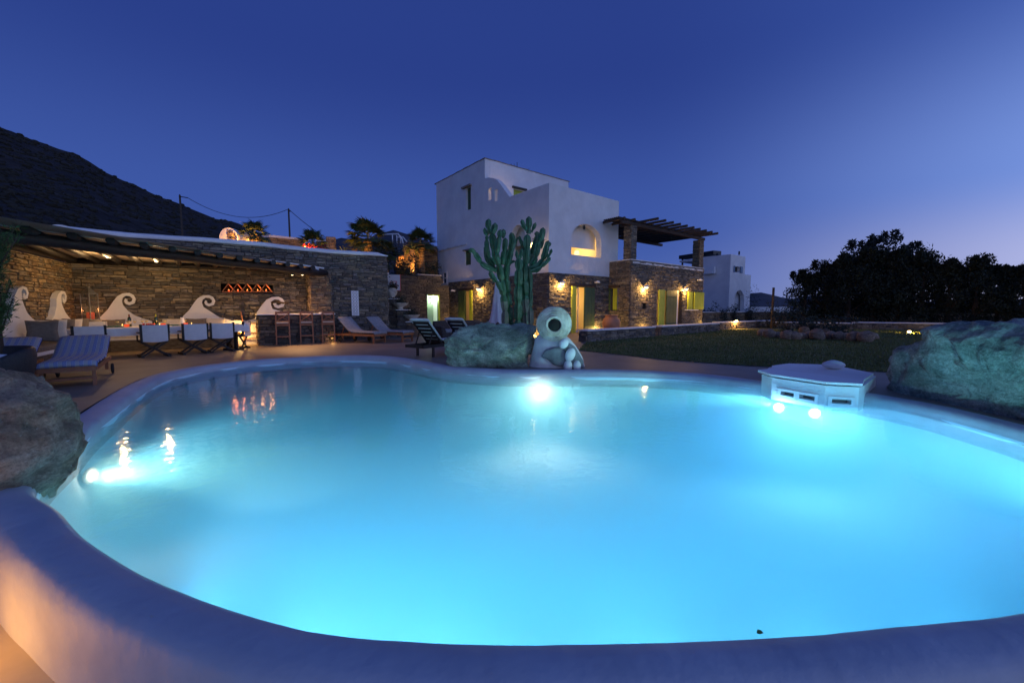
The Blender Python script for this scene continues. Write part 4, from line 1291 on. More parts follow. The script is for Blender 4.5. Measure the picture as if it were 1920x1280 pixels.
# ---- roof pergola of the annex
zr = 5.86
t = thing('roof_pergola', 'brown timber pergola on stone pillars over the roof terrace', 'pergola', C_ + Z * zan)
PWd = .50
P1 = C_ + U * .28 + V * .27; P2 = C_ + U * (SD - .27) + V * .27
for p_ in (P1, P2):
    mb = MB(); mb.box(p_ + Z * ((zan + zr) / 2 - .10), (PWd - .06, PWd - .06, zr - zan - .2), rz(math.atan2(U.y, U.x))); pil = mb.build('pillar', M_mortar, t)
    st = []
    for (O, u, n) in ((p_ - U * PWd / 2 - V * PWd / 2, U, -V), (p_ - U * PWd / 2 + V * PWd / 2, -V, -U), (p_ + U * PWd / 2 - V * PWd / 2, V, U)):
        st += stones(rs, O + Z * 0 - n * .03, u, n, PWd, zan, zr - .2, [], hm=.10, wm=.24, proud=.035)
    lay(pil, st, M_schist2 if p_ is P2 else M_schist, 60)
mb = MB(); mb.bar(C_ - U * .75 + V * .1 + Z * (zr - .11), C_ + U * (SD + .1) + V * .1 + Z * (zr - .11), .16, .16); mb.build('main_beam', M_wood_grey, t)
mb = MB(); mb.bar(C_ + U * .84 + V * 3.1 + Z * (zr - .11), C_ + U * (SD + .1) + V * 3.1 + Z * (zr - .11), .16, .16); mb.build('main_beam', M_wood_grey, t)
for k in range(12):
    u_ = .82 - .735 * 2 + .735 * k
    ovh = 1.02 if k > 1 else (.15 if k == 1 else .05)
    j = random.uniform(-.02, .02); vend = 3.5 if u_ > .9 else LA - .05
    mb = MB(); mb.tube([C_ + U * (u_ + j) - V * ovh + Z * (zr + .055), C_ + U * (u_ - j) + V * vend * .4 + Z * (zr + .045), C_ + U * (u_) + V * vend + Z * (zr + .05)], .075, 8); mb.build('rafter', M_wood_grey, t)
for k in range(25):
    v_ = .30 + k * .13; us = -.75 if v_ < LA - .05 else .84
    mb = MB(); mb.tube([C_ + U * us + V * v_ + Z * (zr + .145), C_ + U * SD * .97 + V * v_ + Z * (zr + .145)], .040, 5); mb.build('batten', M_wood_grey, t)

# ---- outbuilding with the bright doorway
OB = P(785, 560, 24.0); OB.z = 0
def on_ob(px, py): p = ONP(px, py, OB, -V); return ((p - OB).dot(U), p.z)
t = thing('stone_outbuilding', 'low stone outbuilding with an open bright doorway left of the house', 'outbuilding', OB)
sO = on_ob(842, 560)[0]; sQ = on_ob(827, 560)[0]; zO = on_ob(786, 515)[1]; zQ = on_ob(835, 535)[1]
dO = rect_f(on_ob, 800.5, 552, 825, 600); dO = (dO[0], dO[1], -.1, dO[3])
mb = MB(); mb.panel([(0, -.2), (sO, -.2), (sO, zQ), (sQ, zQ), (sQ, zO), (0, zO)], [lp(dO)], OB, U, -V, .35)
mb.panel([(0, -.2), (2.2, -.2), (2.2, zO), (0, zO)], [], OB + U * .001, V, -U, .35); mb.build('wall_core', M_mortar, t)
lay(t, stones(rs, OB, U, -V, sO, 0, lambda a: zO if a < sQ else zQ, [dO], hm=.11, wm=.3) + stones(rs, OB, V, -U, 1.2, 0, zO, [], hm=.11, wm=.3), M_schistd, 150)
mb = MB(); mb.box(OB + U * (sQ / 2) + V * .15 + Z * (zO + .02), (sQ + .05, .4, .04), rz(math.atan2(U.y, U.x))); mb.build('wall_cap', M_plaster_w, t)
M_mint = mat('pale_green_door', (.42, .58, .40), rough=.6)
mb = MB()
pp = lambda a, z, d: OB + U * a + Z * z + V * d
mb.add([pp(dO[0] - .4, 0.01, .36), pp(dO[1] + .5, .01, .36), pp(dO[1] + .5, 2.6, .36), pp(dO[0] - .4, 2.6, .36), pp(dO[0] - .4, .01, 2.4), pp(dO[1] + .5, .01, 2.4), pp(dO[1] + .5, 2.6, 2.4), pp(dO[0] - .4, 2.6, 2.4)],
       [(4, 5, 6, 7), (0, 1, 5, 4), (3, 2, 6, 7), (0, 4, 7, 3), (1, 5, 6, 2)]); mb.build('room', mat('white_room', (.75, .8, .74), rough=.8), t)
lamp('room_light', 'POINT', pp((dO[0] + dO[1]) / 2 + .2, 1.9, .42), 30, (.85, 1, .80), t, .1)
lamp('room_light', 'POINT', pp(dO[1] + .1, 2.2, 1.6), 60, (.85, 1, .85), t, .1)
mo = ax_ = on_ob(812.5, 580)[0]
dq0, dq1 = [(ONP(x_, 580, OB + V * .75, -V) - OB).dot(U) for x_ in (799.5, 812)]
mb = MB(); mb.box(pp((dq0 + dq1) / 2, dO[3] / 2, .75), (dq1 - dq0, .05, dO[3] - .03), rz(math.atan2(U.y, U.x))); dd = mb.build('door', M_mint, t)
for zz in (1.55, .65):
    mb = MB(); mb.box(pp((dq0 + dq1) / 2, zz, .718), (dq1 - dq0 - .14, .012, .72), rz(math.atan2(U.y, U.x))); mb.build('door_panel', M_mint, dd)
mb = MB(); mb.tube([pp((dq0 + dq1) / 2, 1.85, .70), pp((dq0 + dq1) / 2 + .05, 1.75, .70), pp((dq0 + dq1) / 2, 1.58, .70)], .016, 6); mb.build('door_ornament', M_black, dd)
mb = MB(); mb.box(pp(dO[1] - .03, dO[3] / 2, .05), (.09, .12, dO[3]), rz(math.atan2(U.y, U.x))); mb.box(pp((dO[0] + dO[1]) / 2, dO[3] - .03, .05), (dO[1] - dO[0] - .2, .1, .06), rz(math.atan2(U.y, U.x))); mb.build('door_frame', M_greenlit, t)
mb = MB(); mb.lathe([(.0, 0), (.09, .0), (.12, .10), (.05, .18), (.0, .18)], 12, pp(mo + .16, 1.86, .8)); mb.build('hanging_lamp', M_black, t)
mb = MB(); mb.box(pp(mo + .22, .45, 1.0), (.4, .3, .05), rz(1.1)); mb.tube([pp(mo + .1, 0, 1), pp(mo + .35, .9, 1.1)], .03, 6); mb.build('folded_chair', M_white, t)
ground_light(OB + U * (sO - .12) - V * .22, 'ground light washing the outbuilding corner beside the sofa', 10)

# ================================================================== NEIGHBOUR HOUSE
YN = 40
NA = P(1366, 578, YN); NA.z = 0
def on_nr(px, py): p = ONP(px, py, NA, -V); return ((p - NA).dot(U), p.z)
def on_nl(px, py): p = ONP(px, py, NA, -U); return ((p - NA).dot(V), p.z)
nh = thing('neighbour_house', 'neighbouring white house with a pointed arch doorway beyond the stone wall', 'house', NA)
s1 = on_nr(1407, 540)[0]; s2 = on_nr(1397, 500)[0]; z1 = on_nr(1368, 511)[1]; z2 = on_nr(1368, 476)[1]; tl = on_nl(1256, 500)[0]
na0, nb0 = on_nr(1376, 574); na1, _ = on_nr(1395, 574); nzt = on_nr(1386, 543)[1]
w_ = (na1 - na0); c_ = (na0 + na1) / 2
ogee = [(na0, .0), (na1, .0), (na1, nzt - 1.0), (c_ + w_ * .43, nzt - .55), (c_ + w_ * .22, nzt - .18), (c_, nzt), (c_ - w_ * .22, nzt - .18), (c_ - w_ * .43, nzt - .55), (na0, nzt - 1.0)]
nw = rect_f(on_nr, 1376.5, 499, 1387, 511)
mb = MB(); mb.panel([(0, -.5), (s1, -.5), (s1, z1), (0, z1)], [ogee], NA, U, -V, .4)
mb.panel([(0, z1), (s2, z1), (s2, z2), (0, z2)], [lp((nw[0], nw[1], max(nw[2], z1 + .05), nw[3]))], NA, U, -V, .4)
mb.build('front_wall', M_plaster, nh)
mb = MB(); mb.panel([(.41, -.5), (tl, -.5), (tl, z1 + .3), (tl * .55, z1 + .3), (tl * .55, z2), (.41, z2)], [], NA, V, -U, .4); mb.build('side_wall', M_plaster, nh)
mb = MB(); mb.box(NA + U * (s1 / 2) + V * 4 + Z * (z1 - .2), (s1 - .5, 7, .2), rz(math.atan2(U.y, U.x))); mb.box(NA + U * (s2 / 2) + V * 3 + Z * (z2 - .2), (s2 - .5, 5, .2), rz(math.atan2(U.y, U.x))); mb.build('roof', M_plaster_w, nh)
mb = MB(); mb.panel([(.41, z1), (5.6, z1), (5.6, z2), (.41, z2)], [], NA + U * s2, V, U, .3); mb.panel([(.41, -.5), (8, -.5), (8, z1), (.41, z1)], [], NA + U * s1, V, U, .3); mb.build('far_side_wall', M_plaster, nh)
mb = MB(); mb.panel([(na0 - .2, 0), (na1 + .2, 0), (na1 + .2, nzt + .2), (na0 - .2, nzt + .2)], [], NA + V * .55, U, -V, .1); mb.build('arch_back', M_plaster_w, nh)
mb = MB(); mb.box(NA + U * ((nw[0] + nw[1]) / 2) + V * .3 + Z * ((nw[2] + nw[3]) / 2), (nw[1] - nw[0], .05, nw[3] - nw[2]), rz(math.atan2(U.y, U.x))); mb.build('window', M_black, nh)
mb = MB(); mb.box(NA + U * (nw[1] + .25) - V * .06 + Z * ((nw[2] + nw[3]) / 2), (.5, .06, nw[3] - nw[2] + .1), rz(math.atan2(U.y, U.x)))
mb.box(NA + U * (nw[0] - .06) - V * .06 + Z * ((nw[2] + nw[3]) / 2), (.14, .06, nw[3] - nw[2] + .1), rz(math.atan2(U.y, U.x))); mb.build('shutter', mat('blue_shutter', (.12, .22, .36), rough=.6), nh)
# outer stair wedge and dark roof pergola
sa = on_nl(1330, 500)[0]
mb = MB(); q0 = on_nl(1318, 517); q1 = on_nl(1343, 500)
mb.panel([(on_nl(1343, 512)[0], z1), (on_nl(1320, 514)[0], z1), (on_nl(1320, 508)[0], q0[1] + .2), (on_nl(1343, 500)[0], q1[1])], [], NA - U * .5, V, -U, .4); mb.build('stair_parapet', M_white, nh)
pa = P(1280, 482, 46); pb = P(1345, 475, 42)
mb = MB(); mb.box((pa + pb) / 2, ((pb - pa).length, 1.2, .40), rz(math.atan2((pb - pa).y, (pb - pa).x))); mb.build('roof_pergola', M_black, nh)
for k in range(4):
    mb = MB(); q = pa.lerp(pb, k / 3); mb.tube([q - Z * 1.6, q], .10, 6); mb.build('post', M_black, nh)
mb = MB(); q = P(1386, 474, 41); mb.tube([q - Z * .2, q + Z * .15], .08, 6); mb.build('chimney_pot', M_black, nh)
# its white garden wall to the right
g0 = P(1408, 575, 41); g1 = P(1452, 575, 43)
t = thing('white_garden_wall', 'low white garden wall right of the neighbouring house', 'wall', (g0.x, g0.y, 0))
mb = MB(); gd = (g1 - g0).normalized(); mb.panel([(0, -.3), ((g1 - g0).length + 3, -.3), ((g1 - g0).length + 3, 1.45), (0, 1.45)], [], Vector((g0.x, g0.y, 0)), gd, Vector((gd.y, -gd.x, 0)), .3); mb.build('wall_face', M_plaster, t)

# ================================================================== GARDEN WALLS
def garden_wall(name, a, b, h, lab, hm=.12, wm=.26, cap=True, N=120, th=.42, m=None, capm=None, ends=True):
    a = Vector((a[0], a[1], 0)); b = Vector((b[0], b[1], 0)); d = (b - a); L_ = d.length; d.normalize(); n = Vector((d.y, -d.x, 0))
    if n.dot(-a) < 0: n = -n
    t = thing(name, lab, 'wall', a)
    mb = MB(); mb.panel([(0, -.1), (L_, -.1), (L_, h), (0, h)], [], a, d, n, th); mb.build('wall_core', M_mortar, t)
    st = stones(rs, a, d, n, L_, 0, h, [], hm=hm, wm=wm)
    if ends: st += stones(rs, a - n * th, n, -d, th, 0, h, [], hm=hm, wm=.2) + stones(rs, b - n * th, n, d, th, 0, h, [], hm=hm, wm=.2)
    lay(t, st, m or M_schist, N)
    if cap:
        mb = MB(); mb.box((a + b) / 2 - n * (th / 2) + Z * (h + .028), (L_ + .08, th + .1, .055), rz(math.atan2(d.y, d.x)), bevel=.012); mb.build('wall_cap', capm or M_plaster, t)
    return t
w1a, w1b = G(1101, 641.5), G(1227, 631.5); w2a, w2b = G(1240, 629.5), G(1347, 621)
garden_wall('low_garden_wall', w1a, w1b, .42, 'low white-capped stone wall in front of the terracotta urn', N=120)
garden_wall('low_garden_wall', w2a, w2b, .42, 'low white-capped stone wall in front of the annex doors', N=120)
w3a, w3b = G(1349, 618), G(1446, 613)
garden_wall('low_garden_wall', w3a, w3b, .42, 'low stone wall behind the lit bollard near the annex', N=60)
garden_wall('low_garden_wall', G(1452, 614), G(1600, 617), .34, 'low dark wall behind the ring of boulders', N=40)
garden_wall('low_garden_wall', G(1600, 617), G(1790, 621), .40, 'low dark wall behind the bright yellow garden light', N=60)
fa = P(1318, 590, 30.5); fb = P(1452, 590, 36)
garden_wall('boundary_wall', fa, fb, .98, 'brown boundary wall of thin stones in front of the neighbouring house', hm=.13, wm=.5, N=150, m=M_schist2)
fc = P(1500, 590, 36); fe = P(2150, 590, 24)
garden_wall('boundary_wall', fb, fe, .95, 'very dark boundary wall running under the hedge trees', hm=.2, wm=.7, N=60, m=M_schist2, cap=False)
# ================================================================== BOULDERS, JAR, SKIMMER
def sil_at(pts, Y): 
    out = []
    for px, py in pts:
        p = P(px, py, Y); out.append((p.x, p.z))
    return out
# left boulder
t = thing('boulder', 'large brown-grey boulder at the left pool edge, cut by the picture side', 'boulder', (-3.75, 3.0, 0))
s_ = sil_at([(-330, 1200), (-80, 1170), (-20, 1100), (15, 1000), (66, 938), (92, 905), (102, 866), (100, 830), (90, 800), (86, 765), (72, 737), (42, 712), (8, 690), (-60, 672), (-200, 668), (-330, 720)], 2.95)
b_ = boulder('boulder', s_, 2.95, .50, M_rockl, seed=2, amp=.065, nscale=2.0, power=.5, sub=12)
b_.build('rock_body', M_rockl, t)
# right boulder
t = thing('boulder', 'huge pale boulder at the right pool edge, glowing teal beside the skimmer box', 'boulder', (7.2, 6.1, 0))
# its long face looks at the pool, so it is shaped in the plane x = 6.45 and swells towards the water
sp = []
for px, py in [(1682, 740), (1680, 700), (1682, 664), (1690, 650), (1706, 642), (1728, 634), (1748, 616), (1772, 604), (1830, 603), (1920, 609), (2060, 622), (2230, 665), (2420, 760)]:
    q = ONP(px, py, (6.42, 0, 0), Vector((1, 0, 0))); sp.append((-q.y, q.z))
sp += [(sp[-1][0] + .1, -.35), (sp[0][0], -.35)]
b_ = boulder('boulder', sp, 6.45, .56, M_rock2, seed=9, amp=.105, nscale=1.25, power=.40, sub=12)
b_.v = [Vector((v.y, -v.x, v.z)) for v in b_.v]
b_.build('rock_body', M_rock2, t)
# middle boulder by the jar
t = thing('boulder', 'long flat-topped greenish boulder in front of the cactus', 'boulder', (-.5, 9.2, 0))
s_ = sil_at([(836, 684), (834, 655), (842, 630), (858, 614), (886, 602), (900, 598), (935, 600), (985, 605), (1003, 612), (1008, 626), (1004, 650), (997, 676), (992, 715), (970, 720), (930, 716), (880, 712), (848, 706)], 9.05)
b_ = boulder('boulder', s_, 9.05, .46, M_rock, seed=5, amp=.105, nscale=1.6, power=.46, sub=12, facets=[((-.5, 8.72, .52), (.10, -.62, .78)), ((.27, 8.75, .4), (.85, -.5, .1))])
b_.build('rock_body', M_rock, t)
# plaster mound with the jar, slab and pebbles
md = thing('plaster_mound', 'pale plaster mound carrying the clay jar, a grey slab set in its face', 'mound', (.95, 9.0, 0))
s_ = sil_at([(984, 720), (996, 668), (1003, 636), (1012, 624), (1040, 622), (1066, 632), (1080, 648), (1092, 668), (1101, 700), (1101, 720), (1060, 728), (1020, 724)], 8.95)
b_ = boulder('m', s_, 8.98, .34, M_plaster, seed=3, amp=.018, nscale=1.2, power=.55, sub=8)
b_.build('mound_body', M_plaster_w, md)
s_ = sil_at([(1014, 668), (1022, 656), (1038, 651), (1056, 652), (1066, 664), (1066, 684), (1052, 687), (1038, 684), (1030, 676)], 8.58)
b_ = boulder('m', s_, 8.60, .07, M_slab, seed=8, amp=.008, nscale=3, power=.4, sub=4)
b_.build('slate_slab', M_slab, md)
s_ = sil_at([(1048, 640), (1058, 636), (1078, 650), (1094, 676), (1096, 692), (1074, 694), (1064, 690), (1060, 664)], 8.68)
b_ = boulder('m', s_, 8.66, .10, M_slab, seed=12, amp=.012, nscale=3, power=.4, sub=4)
b_.build('dark_shoulder', M_slab, md)
for (px, py, rx, rz_, lab) in [(1057, 644, 8.5, 10.5, 'topmost and smaller white pebble under the jar mouth'), (1069, 665, 9.5, 13.5, 'tallest white pebble in the middle of the pebble column'), (1065, 686, 8.5, 11, 'lower left one of the paired white pebbles'), (1082, 686, 7.5, 10.5, 'lower right one of the paired white pebbles')]:
    Yp = 8.50; p = P(px, py, Yp); k = Yp / F
    t = thing('white_pebble', lab, 'pebble', p, 'smooth white pebbles set in the mound')
    mb = MB(); n = 14
    prf = [(max(1e-4, math.sin(math.pi * i / 10)), -math.cos(math.pi * i / 10)) for i in range(11)]
    mb.lathe([(max(a, 1e-5), z) for a, z in prf], 16)
    tw = R({1057: -35, 1069: -22}.get(px, 0))
    for v in mb.v:
        x, z = v.x * rx * k, v.z * rz_ * k
        v.x, v.z = p.x + x * math.cos(tw) - z * math.sin(tw) * -1 * -1, p.z + z * math.cos(tw) + x * math.sin(tw)
        v.y = p.y + v.y * .075
    mb.build('stone_body', M_pebble, t)
# jar lying with its mouth to the pool
jc = P(1039, 608, 8.66); jd = (Vector((0, 0, H)) - jc); jd.z = .0; jd.normalize(); jd = (jd + Vector((.05, 0, -.05))).normalized()
t = thing('clay_jar', 'big ribbed clay jar lying on the mound with its dark round mouth open', 'jar', jc)
q = jd.to_track_quat('Z', 'Y').to_matrix().to_4x4()
Rj = 31.5 * 8.95 / F
prf = []
body = [(0.02, -.95), (.35, -.93), (.62, -.75), (.85, -.5), (.98, -.2), (1.0, 0.0), (.94, .22), (.80, .40), (.62, .52), (.50, .57), (.46, .62), (.52, .66), (.50, .70), (.40, .70), (.36, .62), (.40, .5), (.70, .35), (.85, .1), (.85, -.3), (.5, -.7), (.02, -.8)]
for i, (a, b) in enumerate(zip(body, body[1:])):
    for k in range(9):
        s_ = k / 9
        r = a[0] + (b[0] - a[0]) * s_; z = a[1] + (b[1] - a[1]) * s_
        rib = (.042 * math.sin((r - z) * 28)) if 2 < i < 9 else 0
        prf.append(((r + rib) * Rj, (z + rib * .6) * Rj))
prf.append((body[-1][0] * Rj, body[-1][1] * Rj))
mb = MB(); mb.lathe(prf, 44, jc - jd * .1, q)
mb.build('jar_body', M_clay, t, fix=False)
mb = MB(); mb.lathe([(0, .0), (.37 * Rj, .0), (.37 * Rj, .01), (0, .011)], 24, jc - jd * .1 + jd * (.60 * Rj), q); mb.build('mouth_shade_disc', M_dark, t)  # black disc standing in for the shade inside the jar

# skimmer box
sk = thing('skimmer_box', 'white masonry skimmer box with three slots at the far right pool corner', 'pool box', (4.9, 6.6, -.1))
bot = [Vector((4.30, 6.78, 0)), Vector((4.26, 6.45, 0)), Vector((4.61, 5.78, 0)), Vector((5.00, 5.66, 0)), Vector((5.20, 5.80, 0)), Vector((6.1, 6.6, 0)), Vector((6.3, 7.7, 0)), Vector((5.5, 7.9, 0)), Vector((4.95, 7.6, 0))]
zt = .17
nb_ = len(bot)
mb = MB()
mb.add([p + Z * -.19 for p in bot] + [p + Z * zt for p in bot], [tuple(reversed(range(nb_))), tuple(range(nb_, 2 * nb_))])
# front faces carrying slots are panels, the others plain
slots_on = {1: [(.20, .46), (.56, .84)], 2: [(.20, .78)]}
for i in range(nb_):
    a, b = bot[i], bot[(i + 1) % nb_]; d = b - a; L_ = d.length; d = d.normalized(); n = Vector((d.y, -d.x, 0))
    if n.dot(Vector((5.2, 6.9, 0)) - a) > 0: n = -n
    hs_ = []
    for (f0, f1) in slots_on.get(i, []):
        hs_.append([(L_ * f0, -.085), (L_ * f1, -.085), (L_ * f1, -.02), (L_ * f0, -.02)])
    if hs_:
        mb.panel([(0, -.19), (L_, -.19), (L_, zt), (0, zt)], hs_, a, d, n, .12)
    else:
        mb.add([a - Z * .19, b - Z * .19, b + Z * zt, a + Z * zt], [(0, 1, 2, 3)])
mb.build('box_body', M_plaster, sk)
for i, fr_ in slots_on.items():
    a, b = bot[i], bot[(i + 1) % nb_]; d = b - a; L_ = d.length; d = d.normalized(); n = Vector((d.y, -d.x, 0))
    if n.dot(Vector((5.2, 6.9, 0)) - a) > 0: n = -n
    for (f0, f1) in fr_:
        mb = MB(); mb.panel([(L_ * f0 - .045, -.128), (L_ * f1 + .045, -.128), (L_ * f1 + .045, .02), (L_ * f0 - .045, .02)], [[(L_ * f0, -.085), (L_ * f1, -.085), (L_ * f1, -.02), (L_ * f0, -.02)]], a + n * .022, d, n, .02); mb.build('slot_frame', M_white, sk)
        mb = MB(); mb.panel([(L_ * f0 - .01, -.095), (L_ * f1 + .01, -.095), (L_ * f1 + .01, -.01), (L_ * f0 - .01, -.01)], [], a - n * .10, d, n, .01); mb.build('slot_back', M_slab, sk)
# two lids with a joint between, lips overhanging
cx = sum(bot, Vector()) / nb_
lid = [Vector((4.30, 6.90, 0)), Vector((4.24, 6.46, 0)), Vector((4.59, 5.75, 0)), Vector((5.01, 5.62, 0)), Vector((5.24, 5.86, 0)), Vector((5.10, 6.35, 0)), Vector((4.62, 7.05, 0))]
mb = MB(); n_ = len(lid)
mb.add([p + Z * (zt + .022) for p in lid] + [p + Z * (zt + .058) for p in lid], [tuple(reversed(range(n_))), tuple(range(n_, 2 * n_))] + [(i, (i + 1) % n_, n_ + (i + 1) % n_, n_ + i) for i in range(n_)]); mb.build('front_lid', M_white, sk)
lid = [Vector((4.67, 7.10, 0)), Vector((5.15, 6.40, 0)), Vector((5.30, 5.95, 0)), Vector((6.1, 6.65, 0)), Vector((6.2, 7.65, 0)), Vector((5.5, 7.85, 0)), Vector((4.97, 7.55, 0))]
mb = MB(); n_ = len(lid)
mb.add([p + Z * (zt + .004) for p in lid] + [p + Z * (zt + .042) for p in lid], [tuple(reversed(range(n_))), tuple(range(n_, 2 * n_))] + [(i, (i + 1) % n_, n_ + (i + 1) % n_, n_ + i) for i in range(n_)]); mb.build('rear_lid', M_plaster, sk)
p = G(1562, 692, zt + .04)
t = thing('loose_stone', 'smooth oval stone lying on the lid of the skimmer box', 'stone', p)
k = p.y / F
b_ = boulder('m', [(p.x + 19 * k * math.cos(a) + 2 * k * math.cos(3 * a), p.z + 8.3 * k + 9 * k * math.sin(a)) for a in [i * math.pi / 9 for i in range(18)]], p.y, .11, M_pebble, seed=4, amp=.006, nscale=3, power=.9, sub=7)
b_.build('stone_body', M_pebble, t)
p = G(1425, 1188, .02)
t = thing('fallen_leaf', 'small green leaf lying on the near pool rim', 'leaf', p)
mb = MB(); mb.add([p + Vector(v) for v in ((-.014, 0, .004), (-.005, .010, .012), (.008, .008, .010), (.015, 0, .004), (.006, -.008, .012), (-.006, -.008, .006))], [(0, 1, 2, 3, 4, 5)]); mb.build('blade', M_fern, t)

# ================================================================== CACTUS
cacY = 11.0
cac = thing('candelabra_cactus', 'tall green candelabra cactus with many upright arms behind the boulder', 'cactus', (0, cacY, 0))
rs = random.Random(8)
def stem(pts, r, dy=0.0, m=M_cactus, dyt=None, tip=True):
    pts = [P(x, y, cacY + dy + ((dyt if dyt is not None else dy) - dy) * i / (len(pts) - 1)) for i, (x, y) in enumerate(pts)]
    # smooth and resample
    out = []
    n = len(pts)
    for i in range(n - 1):
        p0, p1, p2, p3 = pts[max(i - 1, 0)], pts[i], pts[i + 1], pts[min(i + 2, n - 1)]
        L_ = (p2 - p1).length; m_ = max(2, int(L_ / .06))
        for k in range(m_):
            s_ = k / m_
            out.append(.5 * ((2 * p1) + (p2 - p0) * s_ + (2 * p0 - 5 * p1 + 4 * p2 - p3) * s_ * s_ + (3 * p1 - p0 - 3 * p2 + p3) * s_ ** 3))
    out.append(pts[-1])
    acc = 0; rad = []; per = rs.uniform(.38, .55); ph = rs.random()
    tot = sum((out[i + 1] - out[i]).length for i in range(len(out) - 1))
    for i in range(len(out)):
        if i: acc += (out[i] - out[i - 1]).length
        f = (acc / per + ph) % 1.0
        rr = r * (1 - .42 * math.exp(-((min(f, 1 - f)) / .08) ** 2)) * (1 + .07 * math.sin(f * math.pi))
        rem = tot - acc
        if tip and rem < r * 1.3: rr *= math.sqrt(max(.02, 1 - (1 - rem / (r * 1.3)) ** 2))
        if acc < .12: rr *= .75 + .25 * acc / .12
        rad.append(rr)
    mb = MB(); mb.tube(out, rad, 10, smooth=False, star=.40)
    mb.build('stem', m, cac)
def cz(*q): return [(870 + x / 5.817, 390 + y / 5.817) for x, y in q]
ST = [
    (cz((450, 1290), (448, 1100), (430, 950), (400, 720), (372, 600), (342, 500), (322, 380), (302, 262)), .088, 0), (cz((285, 280), (268, 200), (270, 118)), .072, -.05), (cz((312, 275), (335, 225), (340, 160)), .080, -.12), (cz((262, 300), (232, 270), (224, 215)), .048, .05),
    (cz((340, 620), (290, 560), (262, 480), (250, 400), (252, 300)), .060, .12), (cz((352, 690), (300, 620), (258, 560), (240, 470), (240, 405)), .060, .25),
    (cz((352, 690), (270, 655), (200, 612), (150, 545), (112, 480)), .064, -.15), (cz((122, 500), (95, 462), (48, 466)), .055, -.17), (cz((410, 900), (372, 822), (320, 758), (278, 690)), .060, -.2),
    (cz((360, 520), (370, 410), (388, 320), (400, 235)), .072, -.15), (cz((420, 620), (432, 520), (448, 420), (452, 325)), .068, .1), (cz((425, 330), (434, 280), (426, 230)), .058, .18),
    (cz((520, 1290), (498, 1150), (482, 950), (462, 760), (470, 650), (488, 560), (516, 450), (532, 360), (512, 268)), .086, .1), (cz((470, 660), (450, 560), (452, 450), (440, 360)), .062, .3), (cz((478, 660), (520, 592), (562, 580)), .034, .12),
    (cz((590, 1290), (592, 1100), (592, 900), (600, 700), (600, 548)), .098, -.1), (cz((592, 560), (578, 510), (574, 455)), .045, -.1), (cz((610, 560), (626, 500), (634, 438)), .045, -.1), (cz((640, 1290), (638, 1100), (640, 900), (636, 760)), .06, .2),
    (cz((682, 1290), (678, 1100), (668, 900), (660, 700), (680, 560), (690, 420), (690, 285)), .090, 0), (cz((705, 280), (710, 190), (706, 92)), .074, -.05), (cz((688, 245), (655, 195), (628, 125)), .050, -.1), (cz((735, 265), (762, 215), (782, 158)), .046, .05),
    (cz((665, 520), (645, 420), (612, 340), (602, 305)), .046, .2), (cz((590, 320), (572, 352), (566, 392)), .030, .2), (cz((730, 1290), (722, 1080), (722, 820), (712, 640)), .066, .12),
    (cz((700, 600), (745, 500), (772, 420), (798, 330), (790, 255)), .078, .2), (cz((720, 660), (776, 560), (802, 450), (820, 370), (852, 300), (862, 212)), .072, -.1), (cz((838, 440), (850, 390), (872, 338)), .048, .1),
    (cz((722, 655), (790, 640), (842, 590), (880, 500), (900, 420), (922, 355)), .072, -.2), (cz((905, 540), (940, 500), (956, 446)), .044, -.25), (cz((728, 690), (800, 672), (860, 622), (910, 570), (945, 540)), .050, -.3), (cz((900, 430), (930, 400), (940, 372)), .04, -.15),
    (cz((780, 700), (812, 678), (828, 640)), .034, -.2), (cz((712, 1060), (735, 1000), (742, 950)), .028, -.1),
]
for pts, r, dy in ST: stem(pts, r * 1.16, dy)
for pts in (cz((452, 1290), (450, 1150), (440, 1020)), cz((684, 1290), (680, 1150), (672, 1000)), cz((728, 1290), (722, 1120))):
    stem(pts, .098, -.02, M_cacwood, tip=False)
# a hanging lamp glowing through the cactus comes from the house loggia
p = ONP(998, 461, A - U * .9, -U)
t = thing('loggia_lamp', 'small glowing lantern seen between the right-hand cactus arms', 'lantern', p)
mb = MB(); mb.lathe([(.0, -.16), (.07, -.10), (.085, 0), (.05, .12), (.0, .16)], 12, p); mb.build('glowing_shade', M_bulb, t)
mb = MB(); mb.tube([p + Z * .15, p + Z * .34, p + U * .9 + Z * .36], .012, 5); mb.build('bracket', M_black, t)
lamp('lantern_light', 'POINT', p + Z * -.22, 14, (1, .62, .25), t, .05)
# closed parasol behind it
p = P(934, 640, 13.6); p.z = 0
t = thing('closed_parasol', 'folded white canvas parasol standing behind the cactus', 'parasol', p)
mb = MB(); mb.tube([p, p + Z * 2.55], .028, 10); mb.build('pole', M_wood, t)
mb = MB(); mb.lathe([(.24, 0), (.24, .05), (.05, .09)], 14, p); mb.build('base_plate', M_slab, t)
mb = MB()
vs = []; n = 28; prf = [(.26, .80), (.22, .95), (.17, 1.3), (.13, 1.7), (.08, 2.15), (.025, 2.5)]
for (r, z) in prf:
    for k in range(n):
        a = 2 * math.pi * k / n; rr = r * (1 + .28 * math.sin(a * 7) * (1 - (z - .8) / 2.2)) + .01
        vs.append(p + Vector((rr * math.cos(a), rr * math.sin(a) * .8, z + .05 * math.sin(a * 7) * (z < .9))))
mb.add(vs, [(i * n + k, i * n + (k + 1) % n, (i + 1) * n + (k + 1) % n, (i + 1) * n + k) for i in range(len(prf) - 1) for k in range(n)], True); mb.build('folded_canopy', M_canvas, t, fix=False)

